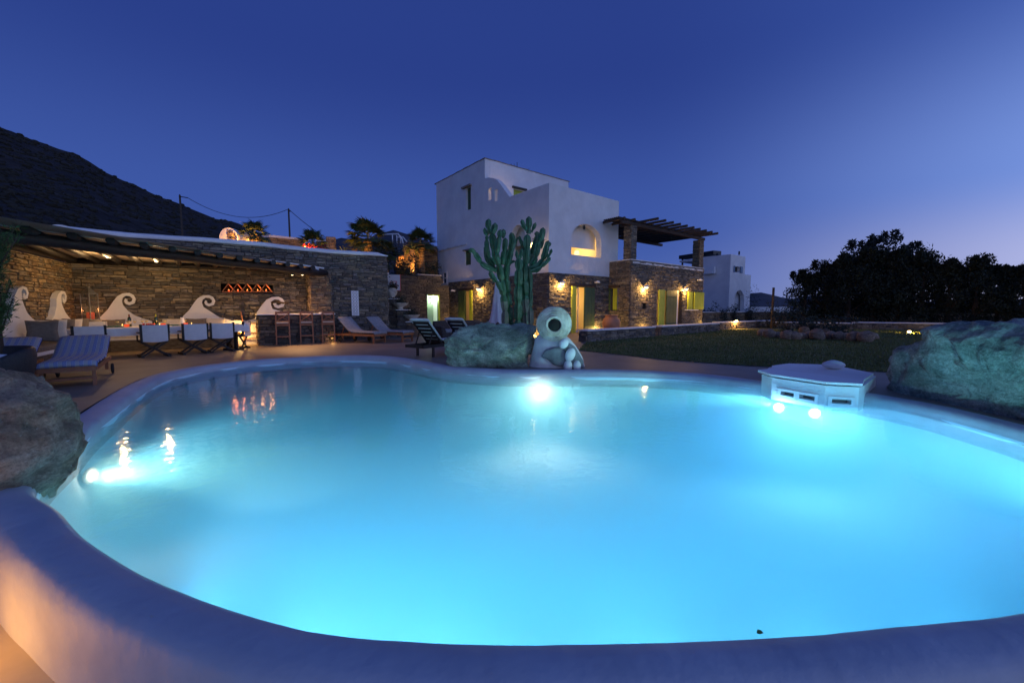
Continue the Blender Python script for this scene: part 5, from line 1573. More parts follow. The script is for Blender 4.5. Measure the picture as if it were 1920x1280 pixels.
# terracotta urn
p = G(1146, 617.5); p = P(1146, 616, 20.0); p.z = 0
t = thing('terracotta_urn', 'big ribbed terracotta urn against the annex wall', 'urn', p)
prf = []
for z, r in [(0, .20), (.05, .24), (.2, .34), (.4, .43), (.6, .45), (.75, .40), (.86, .30), (.90, .29), (.93, .33), (.97, .33), (.97, .27), (.85, .26)]:
    prf.append((r, z))
pf = []
for a, b in zip(prf, prf[1:]):
    for k in range(4):
        s_ = k / 4; r = a[0] + (b[0] - a[0]) * s_; z = a[1] + (b[1] - a[1]) * s_
        pf.append((r + .006 * math.sin(z * 90), z))
mb = MB(); mb.lathe(pf, 32, p); mb.build('urn_body', M_terra, t, fix=False)

# ================================================================== PATIO BENCH WITH WAVES
bench = thing('plaster_bench', 'white plaster corner bench with wave-shaped scroll backs', 'bench', W0)
def wave(pts, p0, u, n, name='wave_back', th=.12):
    out = []
    for x, y in pts:
        q = ONP(x, y, p0, n); out.append(((q - p0).dot(u), q.z))
    out = [(out[0][0], 0.0)] + out + [(out[-1][0], 0.0)]
    mb = MB(); mb.panel(out, [], p0, u, n, th); return mb.build(name, M_plaster, bench)
hook = [(180, 600), (190, 592), (202, 580), (212, 565), (220, 555), (230, 550), (242, 549), (250, 553), (254.5, 561), (251.5, 569), (242, 572), (235.5, 569.5), (232.5, 564), (234.5, 559.5), (238.5, 561), (238, 564.5), (242, 566.5), (247, 564.5), (248, 559.5), (243, 555.3), (235, 554.5), (229.5, 558.5), (228, 565), (231, 573), (240, 583), (252, 591), (270, 598)]
PW_ = W0 + WN * .17; PL_ = LW0 + LN * .17
wave([(178, 640)] + hook + [(285, 602), (285, 630)], PW_, WU, WN)
def tf(pts, sx, sy, ox, oy): return [((x - 242) * sx + ox, (y - 549) * sy + oy) for x, y in pts]
h4 = tf(hook[:-3], .95, .93, 392, 553)
h5 = tf(hook[2:-3], 1.0, .95, 522, 556)
wave([(300, 640), (300, 604), (325, 603)] + [(343, 598)] + h4[1:] + [(398, 586), (412, 595), (435, 600.5), (462, 601)] + [(478, 598)] + h5 + [(530, 585), (545, 592), (560, 600), (560, 630)], PW_, WU, WN)
hs1 = [(22, 592), (25, 575), (27.5, 555), (34, 541), (43, 536), (50, 539), (54, 549), (52, 559), (47, 561), (43.5, 557), (43.5, 551), (46.5, 549), (47, 553), (48.5, 554.5), (50, 550), (48, 543.5), (43.5, 541.5), (40.5, 546), (41, 560), (45, 572), (51, 586), (60, 596), (68, 602)]
wave([(-25, 640), (-20, 618), (0, 615), (15, 607)] + hs1 + [(80, 606), (84, 640)], PL_, LD * -1, LN)
hs2 = [(94, 604), (102, 592), (106, 575), (106, 560), (110, 550), (116, 545), (122, 547), (125, 555), (124.5, 564), (121, 569), (118, 566), (118.2, 560), (120, 558.5), (120.8, 562), (122, 561.5), (122, 555), (119.5, 550.5), (116, 551.5), (114.5, 558), (115.5, 568), (119, 577), (123, 586), (129, 594), (136, 601)]
wave([(90, 640)] + hs2 + [(140, 640)], PL_, LD * -1, LN)
def seat(a, b, n, w, name):
    d = (b - a); L_ = d.length; d.normalize()
    mb = MB(); c = (a + b) / 2 + n * (w / 2)
    mb.box(c + Z * .17, (L_, w - .03, .34), rz(math.atan2(d.y, d.x))); mb.build(name, M_schistd, bench)  # dark stone colour carries the shade under the table
    mb = MB(); mb.box(c + Z * .37, (L_, w, .07), rz(math.atan2(d.y, d.x)), bevel=.015); mb.build('seat_slab', M_plaster, bench)
seat(PW_ + WU * .2, PW_ + WU * 4.0, WN, .55, 'seat_base')
seat(PL_ + LD * .3, PL_ + LD * 5.2, LN, .72, 'seat_base')
mb = MB(); c = PL_ + LD * 2.7 + LN * .36; mb.box(c + Z * .46, (4.8, .66, .11), rz(math.atan2(LD.y, LD.x)), bevel=.03); mb.build('seat_pad', M_taupe, bench)
mb = MB(); c = PW_ + WU * 2.1 + WN * .28; mb.box(c + Z * .45, (3.5, .5, .09), rz(math.atan2(WU.y, WU.x)), bevel=.03); mb.build('seat_pad', M_cream, bench)
def cushion(c, u, n, w, h, m, lab, tilt=.25, th=.15):
    t = thing('cushion', lab, 'cushion', c, 'cushions along the plaster bench')
    mb = MB(); k = 10; vs = []
    up = (Z * math.cos(tilt) - n * math.sin(tilt)); nn = (n * math.cos(tilt) + Z * math.sin(tilt))
    for side in (1, -1):
        for i in range(k + 1):
            for j in range(k + 1):
                a, b = i / k * 2 - 1, j / k * 2 - 1
                e = max(0, (1 - a ** 4)) ** .5 * max(0, (1 - b ** 4)) ** .5
                pin = 1 - .07 * (1 - abs(a)) * abs(b) ** 2 * 1.5; pin2 = 1 - .07 * (1 - abs(b)) * abs(a) ** 2 * 1.5
                vs.append(c + u * (a * w / 2 * pin2) + up * ((b * pin + 1) * h / 2) + nn * (side * th / 2 * e))
    q = (k + 1) ** 2; fs = []
    for s_ in (0, 1):
        for i in range(k):
            for j in range(k):
                f = (s_ * q + i * (k + 1) + j, s_ * q + (i + 1) * (k + 1) + j, s_ * q + (i + 1) * (k + 1) + j + 1, s_ * q + i * (k + 1) + j + 1)
                fs.append(f)
    mb.add(vs, fs, True); mb.build('cover', m, t)
base = PL_ + LN * .20
for k, (s_, m_, lab) in enumerate([(4.30, M_taupe, 'foremost taupe cushion nearest the striped loungers'), (3.86, M_cream, 'cream cushion second from the near end of the row'), (3.40, M_taupe, 'taupe cushion in the middle between two cream ones'), (2.94, M_cream, 'cream cushion fourth from the near end, warmest lit'), (2.48, M_taupe, 'taupe cushion at the far end of the side row')]):
    cushion(base + LD * (3.95 - k * .48) + LN * .22 + Z * .56, (LN - LD * .25).normalized(), (LD + LN * .25).normalized(), .50, .52, m_, lab, tilt=.42)
for (px, m_, w, lab) in [(172, M_cream, .62, 'cream cushion in the bench corner below the tall lantern'), (208, M_taupe, .62, 'taupe cushion against the first wave of the back bench'), (326, M_cream, .60, 'pale cushion left of the second back wave'), (368, M_taupe, .60, 'taupe cushion below the second back wave'), (404, M_cream, .56, 'plump cream cushion at the right end of the back bench')]:
    q = ONP(px, 600, PW_ + WN * .12, WN); q.z = .56
    cushion(q, WU, WN, w, .42, m_, lab)

# round wall light on the wave plaster
q = ONP(451, 622, PW_ + WN * .02, WN)
t = thing('wave_wall_light', 'small round glowing light set in the white wave plaster', 'wall light', q)
mb = MB(); mb.lathe([(.0, -.09), (.06, -.075), (.09, -.02), (.09, .0), (.0, .0)], 18, q + WN * .05); mb.build('brass_bowl', mat('brass', (.55, .33, .10), rough=.3, metal=1), t)
mb = MB(); mb.lathe([(.0, .07), (.04, .05), (.055, .005), (0, .005)], 16, q + WN * .05); mb.build('bulb', M_bulb, t)
lamp('wall_light_bulb', 'POINT', q + WN * .25 + Z * .05, 28, (1, .55, .16), t, .04)

# tall floor lantern
q = ONP(171, 605, PW_ + WN * .30, WN); q.z = .95
mb = MB(); mb.box(q + Z * -.49 + WN * .0, (.62, .50, .90), rz(math.atan2(WU.y, WU.x)), bevel=.02); mb.build('corner_plinth', M_plaster, bench)
t = thing('floor_lantern', 'tall metal lantern with glass sides and a red candle in the corner', 'lantern', q)
lh, lw = .78, .25
mb = MB()
for sx in (-1, 1):
    for sy in (-1, 1):
        mb.box(q + Vector((sx * lw / 2, sy * lw / 2, lh / 2)), (.02, .02, lh))
for z in (.02, lh): 
    for sx in (-1, 1):
        mb.box(q + Vector((sx * lw / 2, 0, z)), (.024, lw, .024)); mb.box(q + Vector((0, sx * lw / 2, z)), (lw, .024, .024))
mb.build('metal_frame', M_iron, t)
mb = MB(); mb.box(q + Z * .02, (lw, lw, .02)); mb.build('floor_plate', M_iron, t)
mb = MB(); mb.lathe([(lw * .68, 0), (lw * .3, .13), (.04, .17), (.04, .21), (.0, .21)], 4, q + Z * lh, rz(math.pi / 4), smooth=False); mb.build('lid', M_iron, t)
mb = MB(); mb.tube([q + Z * (lh + .2) + Vector((.05 * math.cos(a), 0, .05 + .05 * math.sin(a))) for a in [i * math.pi / 6 for i in range(12)]], .006, 5); mb.build('ring_handle', M_iron, t)
for sx in (-1, 1):
    mb = MB(); mb.box(q + Vector((sx * (lw / 2 - .012), 0, lh / 2)), (.003, lw - .03, lh - .03)); mb.build('pane', M_glass, t)
    mb = MB(); mb.box(q + Vector((0, sx * (lw / 2 - .012), lh / 2)), (lw - .03, .003, lh - .03)); mb.build('pane', M_glass, t)
qb = q + Z * .035
t = thing('pillar_candle', 'thick glowing red pillar candle inside the tall lantern', 'candle', qb)
mb = MB(); mb.lathe([(.085, 0), (.085, .19), (.07, .20), (.0, .19)], 16, qb); mb.build('wax', M_wax, t)
mb = MB(); mb.lathe([(.004, .19), (.014, .205), (.01, .225), (.001, .25)], 8, qb); mb.build('flame', M_flame, t)
lamp('candle_light', 'POINT', qb + Z * .27, 2.2, (1, .35, .1), t, .02)

# ================================================================== DINING TABLE
ta = R(38); TD = Vector((math.sin(ta), math.cos(ta), 0)); TN = Vector((-TD.y, TD.x, 0))
TC = Vector((-10.02, 11.30, 0))
TLn, TW_, TZ = 4.1, .95, .80
tb = thing('dining_table', 'long dark dining table under a white cloth', 'table', TC)
mb = MB(); mb.box(TC + Z * (TZ - .03), (TLn, TW_, .04), rz(math.atan2(TD.y, TD.x))); mb.build('tabletop', M_darkwood, tb)
for sx in (-1, 1):
    for sy in (-1, 1):
        mb = MB(); mb.bar(TC + TD * (sx * (TLn / 2 - .3)) + TN * sy * .35, TC + TD * (sx * (TLn / 2 - .3)) + TN * sy * .35 + Z * (TZ - .05), .08, .08); mb.build('leg', M_darkwood, tb)
cl = thing('tablecloth', 'white linen cloth draped over the long dining table', 'tablecloth', TC + Z * TZ)
mb = MB(); vs = []; fs = []
nx, ny = 80, 2
per = []
for i in range(nx): per.append((-TLn / 2 + TLn * i / nx, -TW_ / 2))
for i in range(20): per.append((TLn / 2, -TW_ / 2 + TW_ * i / 20))
for i in range(nx): per.append((TLn / 2 - TLn * i / nx, TW_ / 2))
for i in range(20): per.append((-TLn / 2, TW_ / 2 - TW_ * i / 20))
n = len(per)
for (dz, o_) in ((.0, 0), (-.02, .022), (-.12, .028), (-.22, .03)):
    for i, (a, b) in enumerate(per):
        w_ = .018 * noise.noise(Vector((a * 3, b * 3, 1))) * (1 if dz < -.05 else 0) + .008 * math.sin(i * 1.3) * (dz < -.05)
        l_ = math.hypot(a / (TLn / 2), b / (TW_ / 2)); q = TC + TD * (a + math.copysign(o_ + w_, a) * (abs(a) > TLn / 2 - .001)) + TN * (b + math.copysign(o_ + w_, b) * (abs(b) > TW_ / 2 - .001))
        vs.append(q + Z * (TZ + dz + (.01 * noise.noise(Vector((a * 2, b * 2, 5))) if dz < -.2 else 0)))
for r_ in range(3):
    for i in range(n): fs.append((r_ * n + i, r_ * n + (i + 1) % n, (r_ + 1) * n + (i + 1) % n, (r_ + 1) * n + i))
fs.append(tuple(range(n)))
mb.add(vs, fs, False); mb.build('cloth', M_cloth, cl)

def director_chair():
    t = thing('director_chair', 'x', 'chair', (0, 0, 0), "folding director's chairs along the table")
    # local: back towards -Y (viewer), sitter faces +Y
    for sx in (-1, 1):
        mb = MB(); mb.bar((sx * .27, -.26, .44), (sx * .28, -.30, .88), .05, .06); mb.build('back_post', M_darkwood, t)
        mb = MB(); mb.bar((sx * .29, -.26, .66), (sx * .29, .24, .66), .055, .028); mb.build('armrest', M_darkwood, t)
        mb = MB(); mb.bar((sx * .28, .22, .42), (sx * .28, .22, .65), .03, .04); mb.build('arm_post', M_darkwood, t)
        mb = MB(); mb.bar((sx * .27, -.26, .43), (sx * .27, .25, .43), .035, .035); mb.build('seat_rail', M_darkwood, t)
        mb = MB(); mb.bar((sx * .27, -.28, .03), (sx * .27, .28, .03), .06, .06); mb.build('foot_rail', M_darkwood, t)
    for y in (-.2, .2):
        for sx in (-1, 1):
            mb = MB(); mb.bar((sx * .27, y + sx * .015, .03), (-sx * .27, y + sx * .015, .42), .045, .035, up=(0, 1, 0)); mb.build('leg', M_darkwood, t)
    def sheet_(pts_fn, name, nu=8, nv=5):
        vs = []; fs = []
        for i in range(nu + 1):
            for j in range(nv + 1): vs.append(pts_fn(i / nu * 2 - 1, j / nv))
        b = len(vs)
        vs2 = [Vector(v) + Vector((0, .006, -.004)) for v in vs]
        for i in range(nu):
            for j in range(nv):
                a = i * (nv + 1) + j
                fs.append((a, a + nv + 1, a + nv + 2, a + 1)); fs.append((b + a + 1, b + a + nv + 2, b + a + nv + 1, b + a))
        mb = MB(); mb.add(vs + vs2, fs, True); mb.build(name, M_canvas, t, fix=False)
    sheet_(lambda a, v: (a * .255, -.325 - .03 * (1 - a * a), .43 + .43 * v - .02 * (1 - a * a) * (v < .1)), 'canvas_back')
    sheet_(lambda a, v: (a * .27, -.25 + .48 * v, .43 - .035 * (1 - a * a)), 'canvas_seat')
    return t
ch0 = director_chair()
spots = [((-10.62, 9.95), R(38 - 90), "white canvas chair at the near end of the table, partly hidden by the striped lounger"), ((-9.72, 10.75), R(38 - 90), 'white canvas chair back, second along the table and nearest the red-topped bottle'),
         ((-9.18, 11.42), R(38 - 90), 'white canvas chair back in the middle of the row'), ((-8.80, 12.0), R(38 - 90 + 6), 'white canvas chair back, fourth along the table with open arms'),
         ((-8.82, 12.72), R(-75 + -30), 'sideways white canvas chair at the far right end of the table')]
for i, ((x, y), az_, lab) in enumerate(spots):
    # local +Y should point along azimuth az_
    if i == 0:
        ch0.location = (x, y, 0); ch0.rotation_euler = (0, 0, -az_); ch0['label'] = lab
    else: dup(ch0, (x, y, 0), -az_, lab)

def table_item(name, px, lab, cat, parts, dn=0.0, group=None):
    # where the picture column crosses the table top, at lateral offset dn across the table
    d = ray(px, 605); k_ = d.x / d.y
    q0 = TC + TN * dn
    s_ = (k_ * q0.y - q0.x) / (TD.x - k_ * TD.y)
    q = q0 + TD * s_; q.z = TZ + .004
    t = thing(name, lab, cat, q, group)
    for (nm, prf, m_) in parts:
        mb = MB(); mb.lathe(prf, 14, q); mb.build(nm, m_, t)
    return t, q
wine = [(.036, 0), (.04, .01), (.04, .20), (.034, .235), (.015, .27), (.015, .31), (.0, .31)]
table_item('wine_bottle', 243, 'dark wine bottle with a red top near the left of the table', 'bottle', [('bottle_body', wine, M_greenglass), ('foil', [(.017, .26), (.017, .335), (0, .335)], M_redfoil), ('label', [(.0415, .07), (.0415, .15)], M_cream)], .1)
table_item('wine_bottle', 293, 'dark wine bottle with a yellow-green top at mid table', 'bottle', [('bottle_body', wine, M_greenglass), ('foil', [(.017, .26), (.017, .335), (0, .335)], M_yellfoil)], .1)
gls = [('foot', [(.034, 0), (.034, .006), (.005, .01), (.005, .09)], M_glass), ('bowl', [(.006, .09), (.035, .12), (.042, .16), (.034, .21)], M_glass), ('wine', [(.0, .10), (.033, .125), (.038, .15), (.0, .15)], mat('white_wine', (.8, .62, .22), rough=.2, emis=(1, .6, .15), estr=.0))]
for px, lab, dn in [(220, 'wine glass of white wine left of the red-topped bottle', -.1), (240, 'wine glass directly in front of the red-topped bottle', -.15), (253, 'wine glass right of the red-topped bottle', 0), (267, 'wine glass left of the red fruit dish', .15), (275, 'wine glass just behind the red fruit dish', .2), (310, 'wine glass right of the yellow-topped bottle', .1), (347, 'wine glass by the white jug near the right end', .1)]:
    table_item('wine_glass', px, lab, 'glass', gls, dn, 'wine glasses on the dining table')
for px, lab in [(205, 'teal plate nearest the left end of the table'), (222, 'dark teal plate under the first wine glasses'), (279, 'long teal dish piled with red fruit'), (327, 'large teal serving dish right of the middle'), (365, 'small teal plate near the right end of the table')]:
    t, q = table_item('plate', px, lab, 'plate', [('dish', [(.07, 0), (.15, .02), (.155, .026), (.14, .022), (.0, .014)], M_teal)], -.08 if px != 205 else 0, 'teal plates on the dining table')
    if px == 279:
        rs = random.Random(2)
        for k in range(9):
            c = q + TD * rs.uniform(-.12, .12) + TN * rs.uniform(-.08, .08) + Z * (.04 + .02 * rs.random())
            f = thing('red_fruit', 'piece of red fruit heaped on the long teal dish', 'fruit', c, 'red fruit heaped on the teal dish')
            mb = MB(); mb.lathe([(.001, -.03), (.022, -.02), (.030, 0), (.022, .02), (.001, .03)], 8, c); mb.build('fruit_body', M_red, f)
for px, lab, dn in [(229, 'clear jar candle glowing beside the first wine glass', 0), (299, 'small glowing candle jar right of the yellow-topped bottle', -.1), (359, 'small glowing candle jar at the right part of the table', -.1)]:
    t, q = table_item('candle_jar', px, lab, 'candle', [('glass_jar', [(.03, 0), (.045, .01), (.045, .09), (.038, .10)], M_glass), ('flame', [(.003, .03), (.012, .045), (.008, .065), (.001, .085)], M_flame), ('wax', [(.0, .028), (.035, .028), (.035, .005), (0, .005)], M_cream)], dn, 'glowing jar candles on the dining table')
    lamp('candle_light', 'POINT', q + Z * .13, 1.6, (1, .5, .16), t, .02)
for px, lab in [(237, 'round red candle bowl in front of the red-topped bottle'), (306, 'round red candle bowl right of the middle of the table'), (348, 'round red candle bowl near the right end of the table')]:
    t, q = table_item('red_bowl', px, lab, 'bowl', [('bowl_body', [(.03, 0), (.055, .03), (.055, .06), (.04, .075), (.036, .07), (.045, .04), (0, .02)], M_redglow)], -.2, 'red candle bowls on the dining table')
table_item('water_jug', 342, 'white jug standing near the right end of the table', 'jug', [('jug_body', [(.05, 0), (.065, .05), (.06, .12), (.04, .19), (.048, .23), (.04, .23), (.03, .18)], M_white)], .1)

# ================================================================== BAR AND STOOLS
BA = P(487, 640, 13.85); BA.z = 0
bl = 2.45
bar = thing('stone_bar', 'stone bar counter with a thin white top beside the pier', 'bar counter', BA)
mb = MB(); mb.panel([(0, 0), (bl, 0), (bl, 1.06), (0, 1.06)], [], BA, WU, WN, .45); mb.build('wall_core', M_mortar, bar)
rs = random.Random(14)
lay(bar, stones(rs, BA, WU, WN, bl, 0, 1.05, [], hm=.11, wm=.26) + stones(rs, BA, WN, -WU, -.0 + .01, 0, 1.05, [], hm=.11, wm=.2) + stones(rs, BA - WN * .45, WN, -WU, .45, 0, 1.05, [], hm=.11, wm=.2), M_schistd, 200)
mb = MB(); mb.box(BA + WU * (bl / 2) - WN * .2 + Z * 1.085, (bl + .1, .56, .045), rz(math.atan2(WU.y, WU.x)), bevel=.01); mb.build('counter_top', M_white, bar)
q = BA + WU * .62 - WN * .2 + Z * 1.11
t = thing('stone_dish', 'pale dish standing on the left end of the bar', 'dish', q); mb = MB(); mb.lathe([(.07, 0), (.11, .05), (.10, .06), (0, .04)], 14, q); mb.build('dish_body', M_cream, t)
q = BA + WU * 2.1 - WN * .25 + Z * 1.11
t = thing('folded_cloth', 'small white folded cloth on the right end of the bar', 'cloth', q); mb = MB(); mb.box(q + Z * .02, (.22, .16, .04), rz(.6), bevel=.015); mb.build('cloth_body', M_white, t)
def bar_stool():
    t = thing('bar_stool', 'x', 'bar stool', (0, 0, 0), 'wooden bar stools with crossed backs')
    # local: sitter faces +Y, back rest at -Y
    for sx in (-1, 1):
        mb = MB(); mb.bar((sx * .21, -.20, 0), (sx * .205, -.20, .74), .04, .04); mb.bar((sx * .205, -.20, .73), (sx * .20, -.25, 1.16), .038, .036); mb.build('rear_leg', M_wood, t)
        mb = MB(); mb.bar((sx * .21, .20, 0), (sx * .20, .19, .74), .04, .04); mb.build('front_leg', M_wood, t)
        for z in (.22, .42):
            mb = MB(); mb.bar((sx * .208, -.19, z), (sx * .205, .19, z), .022, .034); mb.build('side_stretcher', M_wood, t)
    for y, z in ((.2, .30), (-.2, .30), (.2, .70), (-.2, .70)):
        mb = MB(); mb.bar((-.2, y, z), (.2, y, z), .024, .045); mb.build('stretcher', M_wood, t)
    mb = MB(); mb.box((0, 0, .755), (.45, .44, .03), bevel=.008); mb.build('seat', M_wood, t)
    mb = MB(); mb.box((0, 0.0, .79), (.42, .41, .045), bevel=.018); mb.build('seat_cushion', M_cream, t)
    mb = MB(); mb.bar((-.22, -.252, 1.15), (.22, -.252, 1.15), .026, .08); mb.build('top_rail', M_wood, t)
    mb = MB(); mb.bar((-.2, -.212, .84), (.2, -.212, .84), .024, .04); mb.build('lower_rail', M_wood, t)
    for s_ in (-1, 1):
        mb = MB(); mb.bar((-.19, -.215 - .004 * s_, .85 if s_ > 0 else 1.11), (.19, -.245 + .004 * s_, 1.11 if s_ > 0 else .85), .022, .03, up=(0, 1, 0)); mb.build('cross_brace', M_wood, t)
    return t
st0 = bar_stool()
azb = math.atan2(-WN.x, -WN.y)   # facing the bar
def at(px, py): g = G(px, py); return (g.x, g.y, 0)
for i, (px, py, az_, lab) in enumerate([(530, 646, azb, 'bar stool seen from behind, left one of the three before the bar'), (574, 643.5, azb, 'bar stool seen from behind, middle one of the three before the bar'), (617, 641.5, azb + .25, 'bar stool at the right end of the bar in warm light'), (471, 645, azb + R(95), 'bar stool seen from the side at the left end of the bar')]):
    if i == 0: st0.location = at(px, py); st0.rotation_euler = (0, 0, -az_); st0['label'] = lab
    else: dup(st0, at(px, py), -az_, lab)
# low warm light under the right stool
q = BA + WU * 2.35 + WN * .10 + Z * .16
t = thing('bar_footlight', 'low warm foot light at the right end of the bar', 'foot light', q)
mb = MB(); mb.box(q, (.12, .05, .07), rz(math.atan2(WU.y, WU.x)), bevel=.01); mb.build('housing', M_black, t)
lamp('foot_lamp', 'POINT', q + WN * .10 + Z * .0, 2.5, (1, .50, .14), t, .03)
# driftwood rail on the wall
a = ONP(508, 567, W0 + WN * .2, WN); b = ONP(541, 567.5, W0 + WN * .2, WN)
t = thing('driftwood_shelf', 'rough driftwood rail fixed to the wall above the bar', 'shelf', a)
mb = MB(); mb.tube([a, a.lerp(b, .3) + Z * .02, a.lerp(b, .7) - Z * .01, b], [.03, .04, .035, .02], 7); mb.build('log', M_wood_grey, t)
for k in (.2, .8):
    mb = MB(); c = a.lerp(b, k); mb.tube([c, c - WN * .2], .012, 5); mb.build('peg', M_black, t)
# white lattice panel
a = ONP(658.5, 545, W0 + WN * .08, WN); b = ONP(673.5, 591.5, W0 + WN * .08, WN)
t = thing('lattice_panel', 'white pierced ornamental panel hanging on the stone wall', 'wall ornament', a)
u0, u1 = 0, (b - a).dot(WU); z0, z1 = b.z - a.z, 0
holes = []
W_ = u1; Hh = -z0; cols = 2; rows = 7
cw, chh = (W_ - .06) / cols, (Hh - .06) / rows
for i in range(cols):
    for j in range(rows):
        cx_, cz_ = .03 + cw * (i + .5), z0 + .03 + chh * (j + .5)
        g = .022
        hw, hh = cw / 2 - .012, chh / 2 - .012
        # four triangles between the diagonals
        holes += [[(cx_ - hw + g, cz_ + hh), (cx_ + hw - g, cz_ + hh), (cx_, cz_ + g)], [(cx_ - hw + g, cz_ - hh), (cx_ + hw - g, cz_ - hh), (cx_, cz_ - g)],
                  [(cx_ - hw, cz_ - hh + g), (cx_ - hw, cz_ + hh - g), (cx_ - g, cz_)], [(cx_ + hw, cz_ - hh + g), (cx_ + hw, cz_ + hh - g), (cx_ + g, cz_)]]
mb = MB(); mb.panel([(0, z0), (u1, z0), (u1, 0), (0, 0)], holes, a, WU, WN, .03); mb.build('pierced_board', M_white, t)

# ================================================================== SUN LOUNGERS
def stripe_mat():
    m = bpy.data.materials.new('blue_striped_canvas'); m.use_nodes = True
    nt = m.node_tree; N = nt.nodes.new; L = nt.links.new
    b = nt.nodes['Principled BSDF']; b.inputs['Roughness'].default_value = .95
    tc = N('ShaderNodeTexCoord'); sp = N('ShaderNodeSeparateXYZ'); L(tc.outputs['Object'], sp.inputs[0])
    def m_(op, a, v=None, c=None):
        n = N('ShaderNodeMath'); n.operation = op
        if isinstance(a, (int, float)): n.inputs[0].default_value = a
        else: L(a, n.inputs[0])
        if v is not None:
            if isinstance(v, (int, float)): n.inputs[1].default_value = v
            else: L(v, n.inputs[1])
        return n.outputs[0]
    x = m_('MULTIPLY', sp.outputs[0], 10.5); fr = m_('FRACT', x)
    band = m_('GREATER_THAN', fr, .50)
    f2 = m_('FRACT', m_('MULTIPLY', fr, 8.5)); ln = m_('GREATER_THAN', f2, .42)
    both = m_('MULTIPLY', band, ln)
    mx = N('ShaderNodeMix'); mx.data_type = 'RGBA'; L(both, mx.inputs[0])
    mx.inputs[6].default_value = (.36, .36, .38, 1); mx.inputs[7].default_value = (.02, .05, .24, 1)
    mx2 = N('ShaderNodeMix'); mx2.data_type = 'RGBA'
    inv = m_('SUBTRACT', 1, ln); bb = m_('MULTIPLY', band, inv); L(bb, mx2.inputs[0]); L(mx.outputs[2], mx2.inputs[6]); mx2.inputs[7].default_value = (.55, .60, .75, 1)
    L(mx2.outputs[2], b.inputs['Base Color'])
    nz = N('ShaderNodeTexNoise'); nz.inputs['Scale'].default_value = 9
    bp = N('ShaderNodeBump'); bp.inputs['Strength'].default_value = .3; bp.inputs['Distance'].default_value = .02
    L(tc.outputs['Object'], nz.inputs['Vector']); L(nz.outputs['Fac'], bp.inputs['Height']); L(bp.outputs[0], b.inputs['Normal'])
    return m
M_stripe = stripe_mat()
def lounger(cush, lab, group, back_ang=38, wheels=True, wood=M_wood, w=.68, cthick=.05):
    """local: foot end at y=-1.0 (towards -Y), head towards +Y"""
    t = thing('sun_lounger', lab, 'sun lounger', (0, 0, 0), group)
    zf = .30
    for sx in (-1, 1):
        mb = MB(); mb.bar((sx * (w / 2 - .02), -1.0, zf), (sx * (w / 2 - .02), .95, zf), .04, .08); mb.build('side_rail', wood, t)
        for y in ((-.92, .55) if not wheels else (-.92, .62)):
            mb = MB(); mb.bar((sx * (w / 2 - .045), y, 0 if (not wheels or y < 0) else .09), (sx * (w / 2 - .045), y, zf), .045, .06); mb.build('leg', wood, t)
        if wheels:
            mb = MB(); q = Matrix.Rotation(math.pi / 2, 4, 'Y'); mb.lathe([(.02, -.018), (.09, -.018), (.10, -.01), (.10, .01), (.09, .018), (.02, .018)], 16, (sx * (w / 2 + .03), .66, .10), q); mb.build('wheel', M_rubber, t)
    for y in (-1.0, .93):
        mb = MB(); mb.bar((-w / 2 + .02, y, zf), (w / 2 - .02, y, zf), .04, .075); mb.build('end_rail', wood, t)
    mb = MB(); mb.bar((-w / 2 + .05, -.9, .13), (w / 2 - .05, -.9, .13), .03, .04); mb.build('stretcher', wood, t)
    for k in range(8):
        y = -.93 + k * .145
        mb = MB(); mb.box((0, y, zf + .042), (w - .08, .10, .016)); mb.build('slat', wood, t)
    yb = .18; a = R(back_ang); Lb = .78
    dirb = Vector((0, math.cos(a), math.sin(a)))
    for sx in (-1, 1):
        mb = MB(); mb.bar(Vector((sx * (w / 2 - .07), yb, zf + .03)), Vector((sx * (w / 2 - .07), yb, zf + .03)) + dirb * Lb, .03, .045); mb.build('back_rail', wood, t)
        mb = MB(); pt_ = Vector((sx * (w / 2 - .09), yb, zf + .03)) + dirb * (Lb * .62); mb.bar(pt_, (pt_.x, pt_.y + .16, zf), .022, .03); mb.build('prop', wood, t)
    for k in range(6):
        p = Vector((0, yb, zf + .055)) + dirb * (.06 + k * .138)
        mb = MB(); mb.box(p, (w - .10, .10, .016), Matrix.Rotation(a, 4, 'X')); mb.build('back_slat', wood, t)
    # mattress: one soft ribbon, bent at the hinge
    line = [(-1.01, zf + .03)] + [(-1.0 + i * .12, zf + .085) for i in range(10)] + [(yb + .03 + math.cos(a) * s_, zf + .095 + math.sin(a) * s_) for s_ in (.1, .25, .4, .55, .7, .80)] + [(yb + .03 + math.cos(a) * .83, zf + .06 + math.sin(a) * .83)]
    nw = 12; vs = []; fs = []
    for side in (0, 1):
        for i, (y, z) in enumerate(line):
            for k in range(nw + 1):
                x = -w / 2 - .01 + (w + .02) * k / nw; e = 1 - abs(2 * k / nw - 1) ** 6
                wob = .010 * noise.noise(Vector((x * 4, y * 4, back_ang)))
                vs.append((x + wob, y, z + (wob + (cthick * (.35 + .65 * e)) * (1 - side) - .0 if not side else -.005)))
    q = len(line) * (nw + 1)
    for s_ in (0, 1):
        for i in range(len(line) - 1):
            for k in range(nw):
                a_ = s_ * q + i * (nw + 1) + k; fs.append((a_, a_ + 1, a_ + nw + 2, a_ + nw + 1))
    for i in range(len(line) - 1):
        for k in (0, nw):
            a_ = i * (nw + 1) + k; fs.append((a_, a_ + nw + 1, q + a_ + nw + 1, q + a_))
    for i in (0, len(line) - 1):
        for k in range(nw):
            a_ = i * (nw + 1) + k; fs.append((a_, a_ + 1, q + a_ + 1, q + a_))
    mb = MB(); mb.add(vs, fs, True); mb.build('mattress', cush, t)
    return t
def place(o, x, y, az_): o.location = (x, y, 0); o.rotation_euler = (0, 0, -az_)
